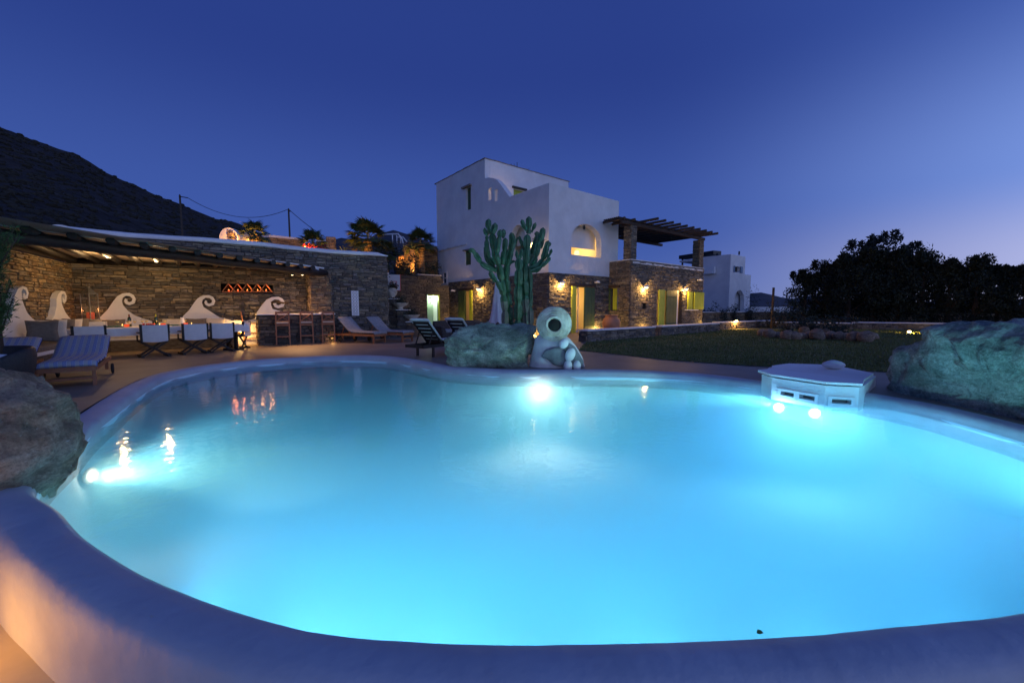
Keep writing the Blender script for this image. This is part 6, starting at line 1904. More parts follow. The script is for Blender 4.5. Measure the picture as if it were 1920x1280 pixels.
g_ = 'blue striped loungers beside the dining corner'
l0 = lounger(M_stripe, 'blue and white striped sun lounger beside the pool rim, fully visible', g_, 24)
place(l0, -7.92, 7.22, R(-40))
dup(l0, (-8.62, 6.63, 0), R(40), 'second striped lounger, half hidden behind the black wicker chair', g_)
g_ = 'grey loungers against the stone wall'
l1 = lounger(M_greycush, 'grey cushioned lounger next to the bar stools, left of the pair by the wall', g_, 42)
pL1 = G(655, 643)
place(l1, -5.85, 15.35, math.atan2(-.80, .35))
dup(l1, (-4.95, 15.95, 0), -math.atan2(-.80, .35), 'grey cushioned lounger at the wall end, right of the pair', g_)
g_ = 'dark loungers behind the middle boulder'
l2 = lounger(M_palemat, 'dark wood lounger seen from behind with its back raised, left of the boulder', g_, 48, wheels=False, wood=M_darkwood)
p = G(806, 655)
place(l2, -2.05, 11.2, R(180 + 33))
dup(l2, (-1.25, 12.0, 0), -R(180 + 33), 'dark lounger with a pale mattress, mostly hidden behind the boulder', g_)

# wicker armchair with a white cushion at the left edge
p = Vector((-7.28, 5.50, 0))
t = thing('wicker_armchair', 'black wicker tub chair cut off by the left picture edge', 'armchair', p)
prf = []
mb = MB(); vs = []; fs = []
n = 22; ringz = [(.02, .30), (.20, .36), (.45, .42), (.62, .44), (.72, .43), (.75, .40), (.72, .36), (.55, .34), (.42, .33)]
for (z, r) in ringz:
    for k in range(n + 1):
        a = R(-35) + R(250) * k / n
        lowr = 1 - .22 * (abs(k / n * 2 - 1) ** 4) if z > .4 else 1
        vs.append(p + Vector((r * math.cos(a), r * math.sin(a), z * lowr)))
for i in range(len(ringz) - 1):
    for k in range(n):
        a_ = i * (n + 1) + k; fs.append((a_, a_ + 1, a_ + n + 2, a_ + n + 1))
mb.add(vs, fs, True); mb.build('woven_shell', M_wicker, t, fix=False)
mb = MB(); mb.lathe([(.0, .30), (.32, .30), (.34, .36), (.30, .40), (0, .41)], 20, p); mb.build('seat', M_wicker, t)
for a in (45, 135, 225, 315):
    mb = MB(); mb.tube([p + Vector((.25 * math.cos(R(a)), .25 * math.sin(R(a)), .0)), p + Vector((.27 * math.cos(R(a)), .27 * math.sin(R(a)), .31))], .02, 6); mb.build('leg', M_wicker, t)
cushion(p + Vector((-.05, -.12, .42)), Vector((.9, .3, 0)).normalized(), Vector((.3, -.9, 0)).normalized(), .5, .34, M_canvas, 'white cushion lying in the black wicker tub chair', tilt=.9, th=.16)
bpy.data.objects[[o.name for o in COL.objects if o.get('label', '').startswith('white cushion lying')][0]]['group'] = ''
for o in COL.objects:
    if o.get('group') == '': del o['group']

# dark sofa behind the boulder
p = P(868, 600, 16.2); p.z = 0
t = thing('wicker_sofa', 'long low black wicker sofa behind the middle boulder', 'sofa', p)
sd = U; sn = -V
M_ = rz(math.atan2(sd.y, sd.x))
mb = MB(); mb.box(p + Z * .20, (2.3, .8, .34), M_, bevel=.03); mb.build('base', M_wicker, t)
mb = MB(); mb.box(p - sn * .36 + Z * .52, (2.3, .16, .56), M_, bevel=.04); mb.build('backrest', M_wicker, t)
for s_ in (-1, 1):
    mb = MB(); mb.box(p + sd * s_ * 1.1 + Z * .42, (.16, .8, .36), M_, bevel=.04); mb.build('armrest', M_wicker, t)
    mb = MB(); mb.box(p + sd * s_ * .5 + Z * .42 + sn * .05, (.98, .66, .12), M_, bevel=.04); mb.build('seat_cushion', M_greycush, t)
p2 = p + U * 2.6 - V * .1
t = thing('wicker_armchair', 'black wicker armchair right of the sofa, in front of the lit stone', 'armchair', p2)
mb = MB(); mb.box(p2 + Z * .20, (.85, .8, .34), M_, bevel=.03); mb.build('base', M_wicker, t)
mb = MB(); mb.box(p2 - sn * .36 + Z * .52, (.85, .16, .56), M_, bevel=.04); mb.build('backrest', M_wicker, t)
for s_ in (-1, 1):
    mb = MB(); mb.box(p2 + sd * s_ * .37 + Z * .42, (.13, .8, .36), M_, bevel=.04); mb.build('armrest', M_wicker, t)

# ================================================================== STEPPED PLANTERS AND BASKETBALL BOARD
q = P(738, 530, 21.2)
a = P(726, 515, 21.2); b = P(751.5, 545, 21.2)
t = thing('basketball_board', 'white basketball backboard with a thin red border and hoop', 'basketball hoop', (q.x, q.y + .3, 0))
M_redp = mat('red_paint', (.50, .04, .03), rough=.5)
mb = MB(); mb.box(((a.x + b.x) / 2, 21.2, (a.z + b.z) / 2), (b.x - a.x, .04, a.z - b.z)); mb.build('board', M_white, t)
w_ = b.x - a.x; hh = a.z - b.z; cx_, cz_ = (a.x + b.x) / 2, (a.z + b.z) / 2
for nm, (c, sz) in {'border_a': ((b.x, 21.17, cz_), (.025, .03, hh)), 'border_b': ((cx_, 21.17, b.z), (w_, .03, .025))}.items():
    mb = MB(); mb.box(c, sz); mb.build('border', M_redp, t)
for c, sz in [((cx_ - .02, 21.17, cz_ + .07), (.34, .02, .02)), ((cx_ - .02, 21.17, cz_ - .15), (.34, .02, .02)), ((cx_ - .19, 21.17, cz_ - .04), (.02, .02, .24)), ((cx_ + .15, 21.17, cz_ - .04), (.02, .02, .24))]:
    mb = MB(); mb.box(c, sz); mb.build('target_line', M_redp, t)
rc = Vector((cx_ + .05, 20.9, cz_ - .20))
mb = MB(); mb.tube([rc + Vector((.21 * math.cos(k * math.pi / 9), .21 * math.sin(k * math.pi / 9), 0)) for k in range(19)], .012, 6, caps=False); mb.build('hoop', M_redp, t)
mb = MB()
for k in range(12):
    a1 = k * math.pi / 6
    for s_ in (-1, 1):
        mb.tube([rc + Vector((.21 * math.cos(a1), .21 * math.sin(a1), 0)), rc + Vector((.14 * math.cos(a1 + s_ * .3), .14 * math.sin(a1 + s_ * .3), -.2)), rc + Vector((.11 * math.cos(a1), .11 * math.sin(a1), -.34))], .005, 3)
mb.build('net', M_white, t)
mb = MB(); mb.tube([(cx_, 21.5, 0), (cx_, 21.5, cz_)], .05, 8); mb.tube([(cx_, 21.5, cz_), (cx_, 21.22, cz_)], .04, 6); mb.build('post', M_black, t)
# stepped planter wall, running down to the right
PO = P(722, 620, 18.6); PO.z = 0
stp = thing('stepped_planter_wall', 'stepped dark stone wall with white treads beside the courtyard', 'wall', PO)
tops = [((722, 744), 560, 19.2), ((744, 764), 581, 19.0), ((762, 785), 603.5, 18.7)]
for (x0, x1), ty, Yp in tops:
    a = P(x0, ty, Yp); b = P(x1, ty, Yp)
    mb = MB(); mb.box(((a.x + b.x) / 2, Yp + .35, a.z / 2 - .03), (b.x - a.x, .66, a.z - .06)); mb.build('step_core', M_mortar, stp)
    lay(stp, stones(rs, Vector((a.x, Yp + .02, 0)), Vector((1, 0, 0)), Vector((0, -1, 0)), b.x - a.x, 0, a.z - .05, [], hm=.11, wm=.26), M_schist if ty < 600 else M_schist2, 70)
    mb = MB(); mb.box(((a.x + b.x) / 2, Yp + .33, a.z), (b.x - a.x + .06, .76, .04)); mb.build('white_tread', M_plaster, stp)
a = P(722, 635, 17.9); b = P(778, 640, 17.9)
mb = MB(); mb.box(((a.x + b.x) / 2, 18.2, .18), (b.x - a.x, .6, .36)); mb.build('plinth_core', M_mortar, stp)
lay(stp, stones(rs, Vector((a.x, 17.9, 0)), Vector((1, 0, 0)), Vector((0, -1, 0)), b.x - a.x, 0, .36, [], hm=.11, wm=.3), M_schist, 30)
for (px, py, kind, lab) in [(735, 558, 0, 'rounded clay amphora planter on the top step'), (750.5, 579.5, 1, 'pale stone bowl planter on the middle step'), (772, 602, 1, 'pale stone bowl planter on the lowest step')]:
    Yp = {558: 19.45, 579.5: 19.25, 602: 18.95}[py]; p = P(px, py, Yp)
    t = thing('planter', lab, 'planter', p, None)
    if kind == 0:
        mb = MB(); mb.lathe([(.10, 0), (.12, .03), (.21, .14), (.26, .26), (.24, .36), (.17, .42), (.20, .46), (.16, .46), (.15, .4)], 20, p); mb.build('pot', M_clay, t)
        zl = .45
    else:
        mb = MB(); mb.lathe([(.15, 0), (.12, .05), (.14, .10), (.30, .18), (.38, .27), (.40, .30), (.33, .30), (.2, .22)], 20, p); mb.build('bowl', M_clay, t)
        zl = .3
    rs2 = random.Random(int(px)); vs = []; fs = []
    for k in range(160):
        c = p + Vector((rs2.gauss(0, .13), rs2.gauss(0, .13), zl + abs(rs2.gauss(0, .13)))); d_ = Vector((rs2.gauss(0, 1), rs2.gauss(0, 1), rs2.gauss(0, 1))).normalized(); e_ = d_.orthogonal().normalized()
        b0 = len(vs); vs += [c, c + d_ * .06 + e_ * .03, c + d_ * .12, c + d_ * .06 - e_ * .03]; fs.append((b0, b0 + 1, b0 + 2, b0 + 3))
    mb = MB(); mb.add(vs, fs); mb.build('foliage', M_leaf, t, fix=False)

# ================================================================== PLANTS
def frond_mesh(L_=1.5, droop=.9, nl=20, wid=.34, name='frond', m=None, fan=False):
    vs = []; fs = []
    pts = []
    for i in range(nl + 1):
        s_ = i / nl
        pts.append(Vector((0, L_ * (s_ - .12 * s_ * s_ * droop), L_ * (.45 * s_ - .62 * droop * s_ * s_))))
    def q(a, b, c, d):
        b0 = len(vs); vs.extend([a, b, c, d]); fs.append((b0, b0 + 1, b0 + 2, b0 + 3))
    for i in range(nl):
        w = .018 * (1 - i / nl) + .004
        q(pts[i] + Vector((-w, 0, 0)), pts[i] + Vector((w, 0, 0)), pts[i + 1] + Vector((w, 0, 0)), pts[i + 1] + Vector((-w, 0, 0)))
        s_ = i / nl
        if s_ < .15: continue
        ll = wid * (math.sin(math.pi * min(1, (s_ + .05))) ** .6) * (1 if not fan else 1.3)
        for sx in (-1, 1):
            d = Vector((sx * .85, .62 if not fan else .8, .10)).normalized(); tip = pts[i] + d * ll + Vector((0, 0, -.25 * ll)); mid = pts[i] + d * ll * .5
            q(pts[i], mid + Vector((0, .02, .012)), tip, mid - Vector((0, .02, 0)))
    me = bpy.data.meshes.new(name); me.from_pydata([tuple(v) for v in vs], [], fs); me.materials.append(m or M_palm)
    return me
def fan_mesh():
    vs = []; fs = []
    def q(a, b, c, d):
        b0 = len(vs); vs.extend([a, b, c, d]); fs.append((b0, b0 + 1, b0 + 2, b0 + 3))
    for i in range(4):
        y0, y1 = .16 * i, .16 * (i + 1); q(Vector((-.012, y0, .05 * i)), Vector((.012, y0, .05 * i)), Vector((.012, y1, .05 * (i + 1) - .01 * i)), Vector((-.012, y1, .05 * (i + 1) - .01 * i)))
    c = Vector((0, .64, .17))
    for k in range(19):
        a = (k - 9) / 9 * R(112); d = Vector((math.sin(a), math.cos(a), .05)); s_ = Vector((math.cos(a), -math.sin(a), 0)); L_ = .58 * (1 - .25 * abs(k - 9) / 9) * random.uniform(.9, 1.08)
        m1 = c + d * L_ * .55 + Vector((0, 0, -.02)); tip = c + d * L_ + Vector((0, 0, -.16 * L_ - .06))
        q(c, m1 + s_ * .045, tip, m1 - s_ * .045 + Vector((0, 0, .015)))
    me = bpy.data.meshes.new('fan_frond'); me.from_pydata([tuple(v) for v in vs], [], fs); me.materials.append(M_palm); return me
FR = frond_mesh(1.35, .9, 22, .30); FRf = fan_mesh()
SW = frond_mesh(.75, .25, 8, .02)
def sword_mesh(L_=.7, w=.035, name='leaf_blade', m=None):
    vs = []; fs = []
    n = 5
    for i in range(n + 1):
        s_ = i / n; ww = w * (1 - s_) ** .7 + .001; y = L_ * s_; z = L_ * (.35 * s_ - .3 * s_ * s_)
        vs += [(-ww, y, z + .01), (0, y, z), (ww, y, z + .01)]
    for i in range(n):
        for k in (0, 1): fs.append((i * 3 + k, i * 3 + k + 1, i * 3 + 4 + k, i * 3 + 3 + k))
    me = bpy.data.meshes.new(name); me.from_pydata(vs, [], fs); me.materials.append(m or M_palm); return me
BL = sword_mesh()
def palm(px, Y, zbase, zcrown, sc, nf, lab, fan=False, seed=1, tr=.14, up=0.0):
    p = P(px, 450, Y); p.z = zbase
    t = thing('palm_tree', lab, 'palm', p)
    rs2 = random.Random(seed)
    if zcrown > zbase + .15:
        n = int((zcrown - zbase) / .09) + 2
        pts = [p + Z * ((zcrown - zbase) * i / n) + Vector((.02 * math.sin(i * .7), 0, 0)) for i in range(n + 1)]
        mb = MB(); mb.tube(pts, [tr * (1.12 if i % 2 else .92) for i in range(n + 1)], 10, smooth=False); mb.build('trunk', M_trunk, t)
    c = Vector((p.x, p.y, zcrown))
    for k in range(nf):
        a = k * 2.399 + rs2.uniform(-.3, .3); tilt = R(75) * (1 - (k + .5) / nf) - R(28) * (k / nf) + rs2.uniform(-.12, .12)
        tilt = R(82) - R(115) * ((k + .5) / nf) ** .8 + rs2.uniform(-.15, .15) + up
        M_ = Matrix.Translation(c) @ Matrix.Rotation(a, 4, 'Z') @ Matrix.Rotation(tilt, 4, 'X') @ Matrix.Scale(sc * rs2.uniform(.85, 1.12), 4)
        link(FRf if fan else FR, 'frond', t, M_)
    return t
def agave(px, Y, z, sc, nf, lab, seed=3, name='agave_plant', cat='agave'):
    p = P(px, 450, Y); p.z = z
    t = thing(name, lab, cat, p); rs2 = random.Random(seed)
    for k in range(nf):
        a = k * 2.399; tilt = R(85) * (1 - (k / nf) ** .9) + rs2.uniform(-.1, .1)
        link(BL, 'leaf', t, Matrix.Translation(p) @ Matrix.Rotation(a, 4, 'Z') @ Matrix.Rotation(tilt, 4, 'X') @ Matrix.Scale(sc * rs2.uniform(.8, 1.1), 4))
    return t
TZ0 = 3.30
palm(690, 20.0, TZ0, 4.62, .98, 40, 'largest dark palm above the long stone wall', fan=True, seed=2, tr=.2)
palm(587, 17.5, TZ0, 4.05, .60, 34, 'palm lit orange from below near the utility pole', fan=True, seed=4)
palm(478, 16.0, TZ0, 4.12, .58, 30, 'low bushy palm beside the white arched parapet end', fan=True, seed=6)
palm(664, 20.5, TZ0, 4.3, .5, 18, 'small brownish palm left of the largest one', seed=9)
palm(790, 26.0, TZ0 + .3, 5.35, 1.0, 34, 'dark palm partly behind the white house corner', fan=True, seed=12, tr=.2)
palm(772, 25.0, TZ0, 4.9, .55, 20, 'palm with a glowing orange trunk beside the lit terrace wall', seed=15, tr=.16)
palm(722, 23.0, TZ0, 4.3, .8, 34, 'drooping dark palm right of the largest one', fan=True, seed=19)
agave(646, 18.6, TZ0 + .3, .85, 26, 'spiky yellow-green agave beside the stone post')
agave(604, 17.6, TZ0 + .2, .5, 18, 'small spiky plant under the orange-lit palm', 5)
agave(728, 24, TZ0 + .2, .6, 18, 'dark spiky plant at the end of the long wall', 7)
def shrub(px, Y, z, rx, rz_, n, m, lab, seed=1, leaf=.09, cat='shrub', name='shrub', group=None):
    p = P(px, 450, Y); p.z = z
    t = thing(name, lab, cat, p, group); rs2 = random.Random(seed); vs = []; fs = []
    cl_ = [(Vector((rs2.gauss(0, .38), rs2.gauss(0, .38), abs(rs2.gauss(.3, .33)))), rs2.uniform(.25, .45)) for _ in range(14)]
    for k in range(n):
        c0, r_ = rs2.choice(cl_)
        d0 = Vector((rs2.gauss(0, 1), rs2.gauss(0, 1), rs2.gauss(0, 1))).normalized() * r_ * rs2.random() ** .4
        c = c0 + d0; c = p + Vector((c.x * rx, c.y * rx, max(.02, c.z) * rz_)); d_ = Vector((rs2.gauss(0, 1), rs2.gauss(0, 1), rs2.gauss(.5, 1))).normalized(); e_ = d_.orthogonal().normalized(); l = leaf * rs2.uniform(.6, 1.4)
        b0 = len(vs); vs += [c, c + d_ * l * .5 + e_ * l * .22, c + d_ * l, c + d_ * l * .5 - e_ * l * .22]; fs.append((b0, b0 + 1, b0 + 2, b0 + 3))
    mb = MB(); mb.add(vs, fs); mb.build('foliage', m, t, fix=False)
    mb = MB()
    for k in range(4):
        q = p + Vector((rs2.uniform(-.4, .4) * rx, rs2.uniform(-.3, .3) * rx, rz_ * .5)); mb.tube([p, p.lerp(q, .5) + Z * .05, q], [.035, .025, .01], 5)
    mb.build('stem', M_bark, t)
    return t
M_goldgrass = mat('dry_gold_grass', (.16, .12, .04), (.24, .18, .07), scale=3, rough=.9)
shrub(455, 15.7, TZ0 + .2, .5, .55, 700, M_goldgrass, 'golden lit shrub right beside the white parapet arch', 2)
shrub(500, 16.6, TZ0, .6, .45, 600, M_goldgrass, 'dry golden shrub under the low bushy palm', 3)
shrub(700, 20.6, TZ0, 1.2, .8, 900, M_leaf, 'dark shrub at the foot of the largest palm', 4, .13)
shrub(745, 23.6, TZ0, 1.0, 1.2, 1100, M_leaf, 'dark bush above the basketball board', 5, .13)
shrub(800, 26.5, TZ0, 1.0, 1.3, 900, M_leaf, 'dark bush beside the lit trunk, near the house corner', 6, .13)
shrub(765, 23.9, TZ0, .6, .45, 500, M_leaf2, 'low plant in front of the glowing terrace wall', 7, .1)
# red flowers under the lit palm
for k, (px, zz) in enumerate([(579, .55), (590, .42), (603, .48)]):
    p = P(px, 450, 17.0); p.z = TZ0 + zz
    t = thing('red_flower_bush', ['leftmost bright red flower bush under the orange-lit palm', 'middle red flower bush under the orange-lit palm', 'rightmost red flower bush under the orange-lit palm'][k], 'flowers', p)
    rs2 = random.Random(k); vs = []; fs = []
    for _ in range(90):
        c = p + Vector((rs2.gauss(0, .10), rs2.gauss(0, .1), rs2.gauss(0, .07))); d_ = Vector((rs2.gauss(0, 1), rs2.gauss(0, 1), rs2.gauss(0, 1))).normalized(); e_ = d_.orthogonal().normalized()
        b0 = len(vs); vs += [c, c + d_ * .03 + e_ * .03, c + d_ * .06, c + d_ * .03 - e_ * .03]; fs.append((b0, b0 + 1, b0 + 2, b0 + 3))
    mb = MB(); mb.add(vs, fs); mb.build('petals', M_red, t, fix=False)
    mb = MB(); mb.tube([p - Z * zz, p], .02, 5); mb.build('stem', M_bark, t)
def uplight(px, Y, z, pw, lab, dz=.25, dy=-.3, col=(1, .42, .08)):
    p = P(px, 450, Y); p.y += dy; p.z = z
    t = thing('garden_spot', lab, 'garden light', p, 'small garden spots on the upper terrace')
    mb = MB(); mb.lathe([(.05, 0), (.055, .1), (.045, .12), (.02, .1)], 10, p); mb.build('housing', M_black, t)
    lamp('garden_lamp', 'SPOT', p + Z * .14 + Vector((0, -.25, 0)), pw * 3.6, col, t, .04, dirv=(-.35, .75, .75) if px < 740 else (-.45, .75, .6), angle=R(105) if px < 740 else R(72), blend=.7)
uplight(455, 15.6, TZ0, 55, 'small garden spot beside the white arched parapet end', .35)
uplight(495, 16.3, TZ0, 40, 'small garden spot under the low bushy palm', .3)
uplight(590, 17.3, TZ0, 60, 'small garden spot under the orange-lit palm', .35)
uplight(646, 18.5, TZ0, 22, 'small garden spot beside the agave', .3, -.4)
uplight(680, 19.8, TZ0, 36, 'small garden spot at the foot of the largest palm', .3, -.6)
uplight(779, 24.6, TZ0, 170, 'garden spot at the glowing orange trunk', .35, -.35)
uplight(757, 25.0, TZ0, 150, 'garden spot at the foot of the lit terrace wall', .5, .2)
# upper terrace masonry
tw0 = P(742, 480, 27.2); tw1 = P(792, 480, 27.4)
t = thing('upper_terrace_wall', 'rough stone terrace wall lit orange above the courtyard', 'wall', (tw0.x, tw0.y, TZ0))
d_ = (tw1 - tw0); d_.z = 0; L_ = d_.length; d_.normalize(); n_ = Vector((d_.y, -d_.x, 0))
o0 = Vector((tw0.x, tw0.y, TZ0))
mb = MB(); mb.panel([(0, 0), (L_ + 1, 0), (L_ + 1, 2.1), (L_ * .5, 2.4), (.2, 1.7), (0, 1.0)], [], o0, d_, n_, .5); mb.build('wall_core', M_mortar, t)
lay(t, stones(random.Random(4), o0, d_, n_, L_ + 1, 0, lambda a: 1.3 + min(1, a) * .9, [], hm=.2, wm=.45, proud=.12), M_schist2, 120)
mb = MB(); q = P(752, 484, 26.6); mb.lathe([(.16, -.1), (.2, .02), (.12, .2), (.0, .2)], 12, q); mb.build('niche_lamp_shade', mat('clay_lamp', (.6, .35, .15), rough=.7), t)
# white-capped low walls on the terrace
def tw(px0, px1, Y0, Y1, y0, y1, lab, m=M_schist2, N=60):
    a = P(px0, y0, Y0); b = P(px1, y1, Y1); h0 = a.z - TZ0; h1 = b.z - TZ0
    a = Vector((a.x, a.y, TZ0)); b = Vector((b.x, b.y, TZ0)); d = b - a; L_ = d.length; d.normalize(); n = Vector((d.y, -d.x, 0))
    t = thing('terrace_garden_wall', lab, 'wall', a)
    f = lambda s_: h0 + (h1 - h0) * s_ / L_
    mb = MB(); mb.panel([(0, 0), (L_, 0), (L_, h1), (0, h0)], [], a, d, n, .4); mb.build('wall_core', M_mortar, t)
    lay(t, stones(random.Random(6), a, d, n, L_, 0, f, [], hm=.13, wm=.34), m, N)
    mb = MB(); mb.bar(a + Z * (h0 + .05) - n * .18, b + Z * (h1 + .05) - n * .18, .5, .10); mb.build('wall_cap', M_plaster, t)
tw(503, 572, 19.5, 21.5, 444.5, 451, 'low terrace wall with a white cap behind the utility pole')
tw(605, 617, 21.5, 22, 452, 453, 'short dark terrace wall left of the square stone post', N=20)
a = P(620, 445, 21.0)
t = thing('stone_gatepost', 'square stone post between the two terrace palms', 'post', (a.x, a.y, TZ0))
mb = MB(); mb.box((a.x, a.y, (TZ0 + a.z) / 2), (.40, .40, a.z - TZ0), rz(.3)); mb.build('post_core', M_mortar, t)
M_ = rz(.3)
st = []
for u_, n_ in ((Vector((1, 0, 0)), Vector((0, -1, 0))), (Vector((0, 1, 0)), Vector((1, 0, 0)))):
    u_ = M_.to_3x3() @ u_; n_ = M_.to_3x3() @ n_
    st += stones(random.Random(9), Vector((a.x, a.y, TZ0)) + n_ * .2 - u_ * .2, u_, n_, .40, 0, a.z - TZ0, [], hm=.13, wm=.26)
lay(t, st, M_schist, 40)
# white arched parapet end
a = P(411, 447, 15.6); b = P(446, 447, 15.4); tp = P(425, 426, 15.5)
t = thing('arched_parapet_end', 'white half-round masonry arch rising above the stone wall', 'masonry arch', (a.x, a.y, TZ0))
ol = []; w_ = (b - a).length; d = (b - a).normalized(); n_ = Vector((d.y, -d.x, 0))
for k in range(17):
    th = math.pi * k / 16; ol.append((w_ / 2 - w_ / 2 * math.cos(math.pi - th) * -1 * -1, (a.z - TZ0) + (tp.z - a.z) * math.sin(th)))
mb = MB(); mb.panel(ol + [(ol[-1][0], .0), (ol[0][0], 0)], [], Vector((a.x, a.y, TZ0)), d, n_, .55); mb.build('plaster_arch', M_plaster, t)
st = stones(random.Random(12), Vector((a.x, a.y, TZ0)) + d * (w_ * .45), d, n_, w_ * .45, .3, lambda s_: (a.z - TZ0) + (tp.z - a.z) * math.sin(math.acos(max(-1, min(1, (s_ + w_ * .45) / (w_ / 2) - 1)))) - .07, [], hm=.08, wm=.14, proud=.03)
lay(t, st, M_schist2, 40)
# white arbour frame far up the slope
a = P(736, 450, 34); b = P(754, 450, 34); 
t = thing('white_arbour', 'small white arched arbour frame on the slope by the far hill', 'arbour', (a.x, 34, hill_z(a.x, 34) if False else TZ0))
zt_ = P(740, 440, 34).z; zb = P(740, 456, 34).z
mb = MB()
for dx in (0, .45, .85):
    q = a.lerp(b, dx); mb.tube([(q.x, 34, zb), (q.x, 34, zt_ - .1 * dx)], .05, 6)
mb.tube([(a.x - 1.3, 34.2, zt_ + .0), (a.x, 34, zt_ + .05), (a.lerp(b, .6).x, 34, zt_ + .06), (b.x, 34, zt_ - .35), (b.x + .1, 34, zt_ - .9)], .06, 6)
mb.tube([(a.x, 35.5, zt_ + .05), (a.lerp(b, .6).x, 35.5, zt_ + .06), (b.x, 35.5, zt_ - .35)], .06, 6)
mb.build('frame', M_white, t)

# utility poles and wires
def pole(px, ytop, Y, zb, lab, arm=0):
    p = P(px, ytop, Y); t = thing('utility_pole', lab, 'utility pole', (p.x, p.y, zb))
    mb = MB(); mb.tube([(p.x, p.y, zb), (p.x, p.y, p.z)], [.14, .09], 8); mb.build('post', M_bark, t)
    mb = MB(); mb.tube([p - Z * .15, p + Vector((arm, 0, -.3))], .05, 6)
    mb.lathe([(.02, 0), (.05, .02), (.05, .08), (0, .1)], 8, p); mb.build('insulator_arm', M_black, t)
    return p
pA = pole(337, 366, 46, 1.5, 'thin utility pole standing against the dark hillside', .9)
pB = pole(541, 392, 48, 2.5, 'utility pole against the sky behind the low terrace wall', .2)
pC = P(620, 452, 44)
for (a, b, sag, lab) in [(pA + Vector((.9, 0, -.3)), pB, 1.5, 'sagging cable between the two utility poles'), (pB, P(640, 462, 40), .3, 'cable running down to the right of the nearer utility pole')]:
    t = thing('power_cable', lab, 'cable', a)
    mb = MB(); mb.tube([a.lerp(b, k / 24) - Z * sag * 4 * (k / 24) * (1 - k / 24) for k in range(25)], .035, 4); mb.build('wire', M_black, t)

# green shrub at the left picture edge
def leaf_cloud(rs2, n, cen_fn, leaf, up=.5, asp=.22):
    V_ = np.empty((n * 4, 3)); fs = [(4 * i, 4 * i + 1, 4 * i + 2, 4 * i + 3) for i in range(n)]
    for i in range(n):
        c = cen_fn(); d_ = Vector((rs2.gauss(0, 1), rs2.gauss(0, 1), rs2.gauss(up, .8))).normalized(); e_ = d_.orthogonal().normalized()
        q = Matrix.Rotation(rs2.uniform(0, 6.28), 3, d_) @ e_
        l = leaf * rs2.uniform(.6, 1.5)
        V_[4 * i] = c; V_[4 * i + 1] = c + d_ * l * .5 + q * l * asp; V_[4 * i + 2] = c + d_ * l; V_[4 * i + 3] = c + d_ * l * .5 - q * l * asp
    return V_.tolist(), fs
p = Vector((-7.50, 5.80, 0))
t = thing('feathery_shrub', 'feathery green bush leaning in from the left picture edge', 'bush', p)
rs2 = random.Random(41)
brs = []
for k in range(34):
    a = rs2.uniform(0, 6.28); z = rs2.uniform(1.1, 2.35); r = rs2.uniform(.1, .40)
    brs.append((p + Vector((math.cos(a) * r * .2, math.sin(a) * r * .2, z - .3)), p + Vector((math.cos(a) * r, math.sin(a) * r, z + rs2.uniform(.0, .25)))))
def cf():
    a, b = rs2.choice(brs); return a.lerp(b, rs2.random()) + Vector((rs2.gauss(0, .03), rs2.gauss(0, .03), rs2.gauss(0, .03)))
v_, f_ = leaf_cloud(rs2, 5200, cf, .075, .8, .07)
mb = MB(); mb.add(v_, f_); mb.build('foliage', M_fern, t, fix=False)
mb = MB()
mb.tube([p, p + Z * 1.2, p + Z * 2.2], [.05, .04, .015], 6)
for a, b in brs: mb.tube([a, b], [.012, .005], 4)
mb.build('branches', M_bark, t)

# hedge trees on the right
def tree_meshes(seed, h, r, n, leaf, conif):
    rs2 = random.Random(seed); cl_ = []
    for _ in range(46):
        zf = rs2.random() ** .8; z = h * (.10 + .86 * zf)
        env = r * (math.sin(math.pi * min(1, (.15 + zf * .80))) ** .6) * (1 - .35 * zf * conif)
        a = rs2.uniform(0, 6.28); q = env * rs2.random() ** .5 * .9
        cl_.append((Vector((q * math.cos(a), q * math.sin(a), z)), rs2.uniform(.24, .5) * r * .62))
    for _ in range(int(7 * conif) + 3):      # pointed leaders over the outline
        a = rs2.uniform(0, 6.28); q = r * rs2.uniform(.1, .5)
        base_z = h * rs2.uniform(.78, .92)
        for k in range(4): cl_.append((Vector((q * math.cos(a), q * math.sin(a), base_z + k * .13)), .22 - .04 * k))
    def cf():
        c, rr = rs2.choice(cl_); d = Vector((rs2.gauss(0, 1), rs2.gauss(0, 1), rs2.gauss(0, 1))).normalized() * rr * rs2.random() ** .35
        return c + d
    v_, f_ = leaf_cloud(rs2, n, cf, leaf, 1.0 * conif + .2, .2)
    me = bpy.data.meshes.new('crown'); me.from_pydata(v_, [], f_); me.materials.append(M_leaf)
    mb = MB(); mb.tube([(0, 0, 0), (.05, 0, h * .4), (0, .05, h * .8)], [.16, .12, .04], 8)
    for k in range(9):
        c, rr = rs2.choice(cl_[:40]); mb.tube([(0, 0, c.z * .55), c * .6 + Vector((0, 0, c.z * .32)), c], [.06, .04, .015], 5)
    me2 = bpy.data.meshes.new('trunk'); me2.from_pydata([tuple(v) for v in mb.v], [], mb.f); me2.materials.append(M_bark)
    return me, me2
TM = [tree_meshes(s_, 4.4, 1.9, 6500, .17, c_) for s_, c_ in ((1, 1.0), (2, .8), (3, 1.0), (5, .7))]
TM2 = tree_meshes(9, 5.2, 1.8, 2200, .22, .2)
me_ol = TM2[0]; me_ol.materials.clear(); me_ol.materials.append(M_leaf2)
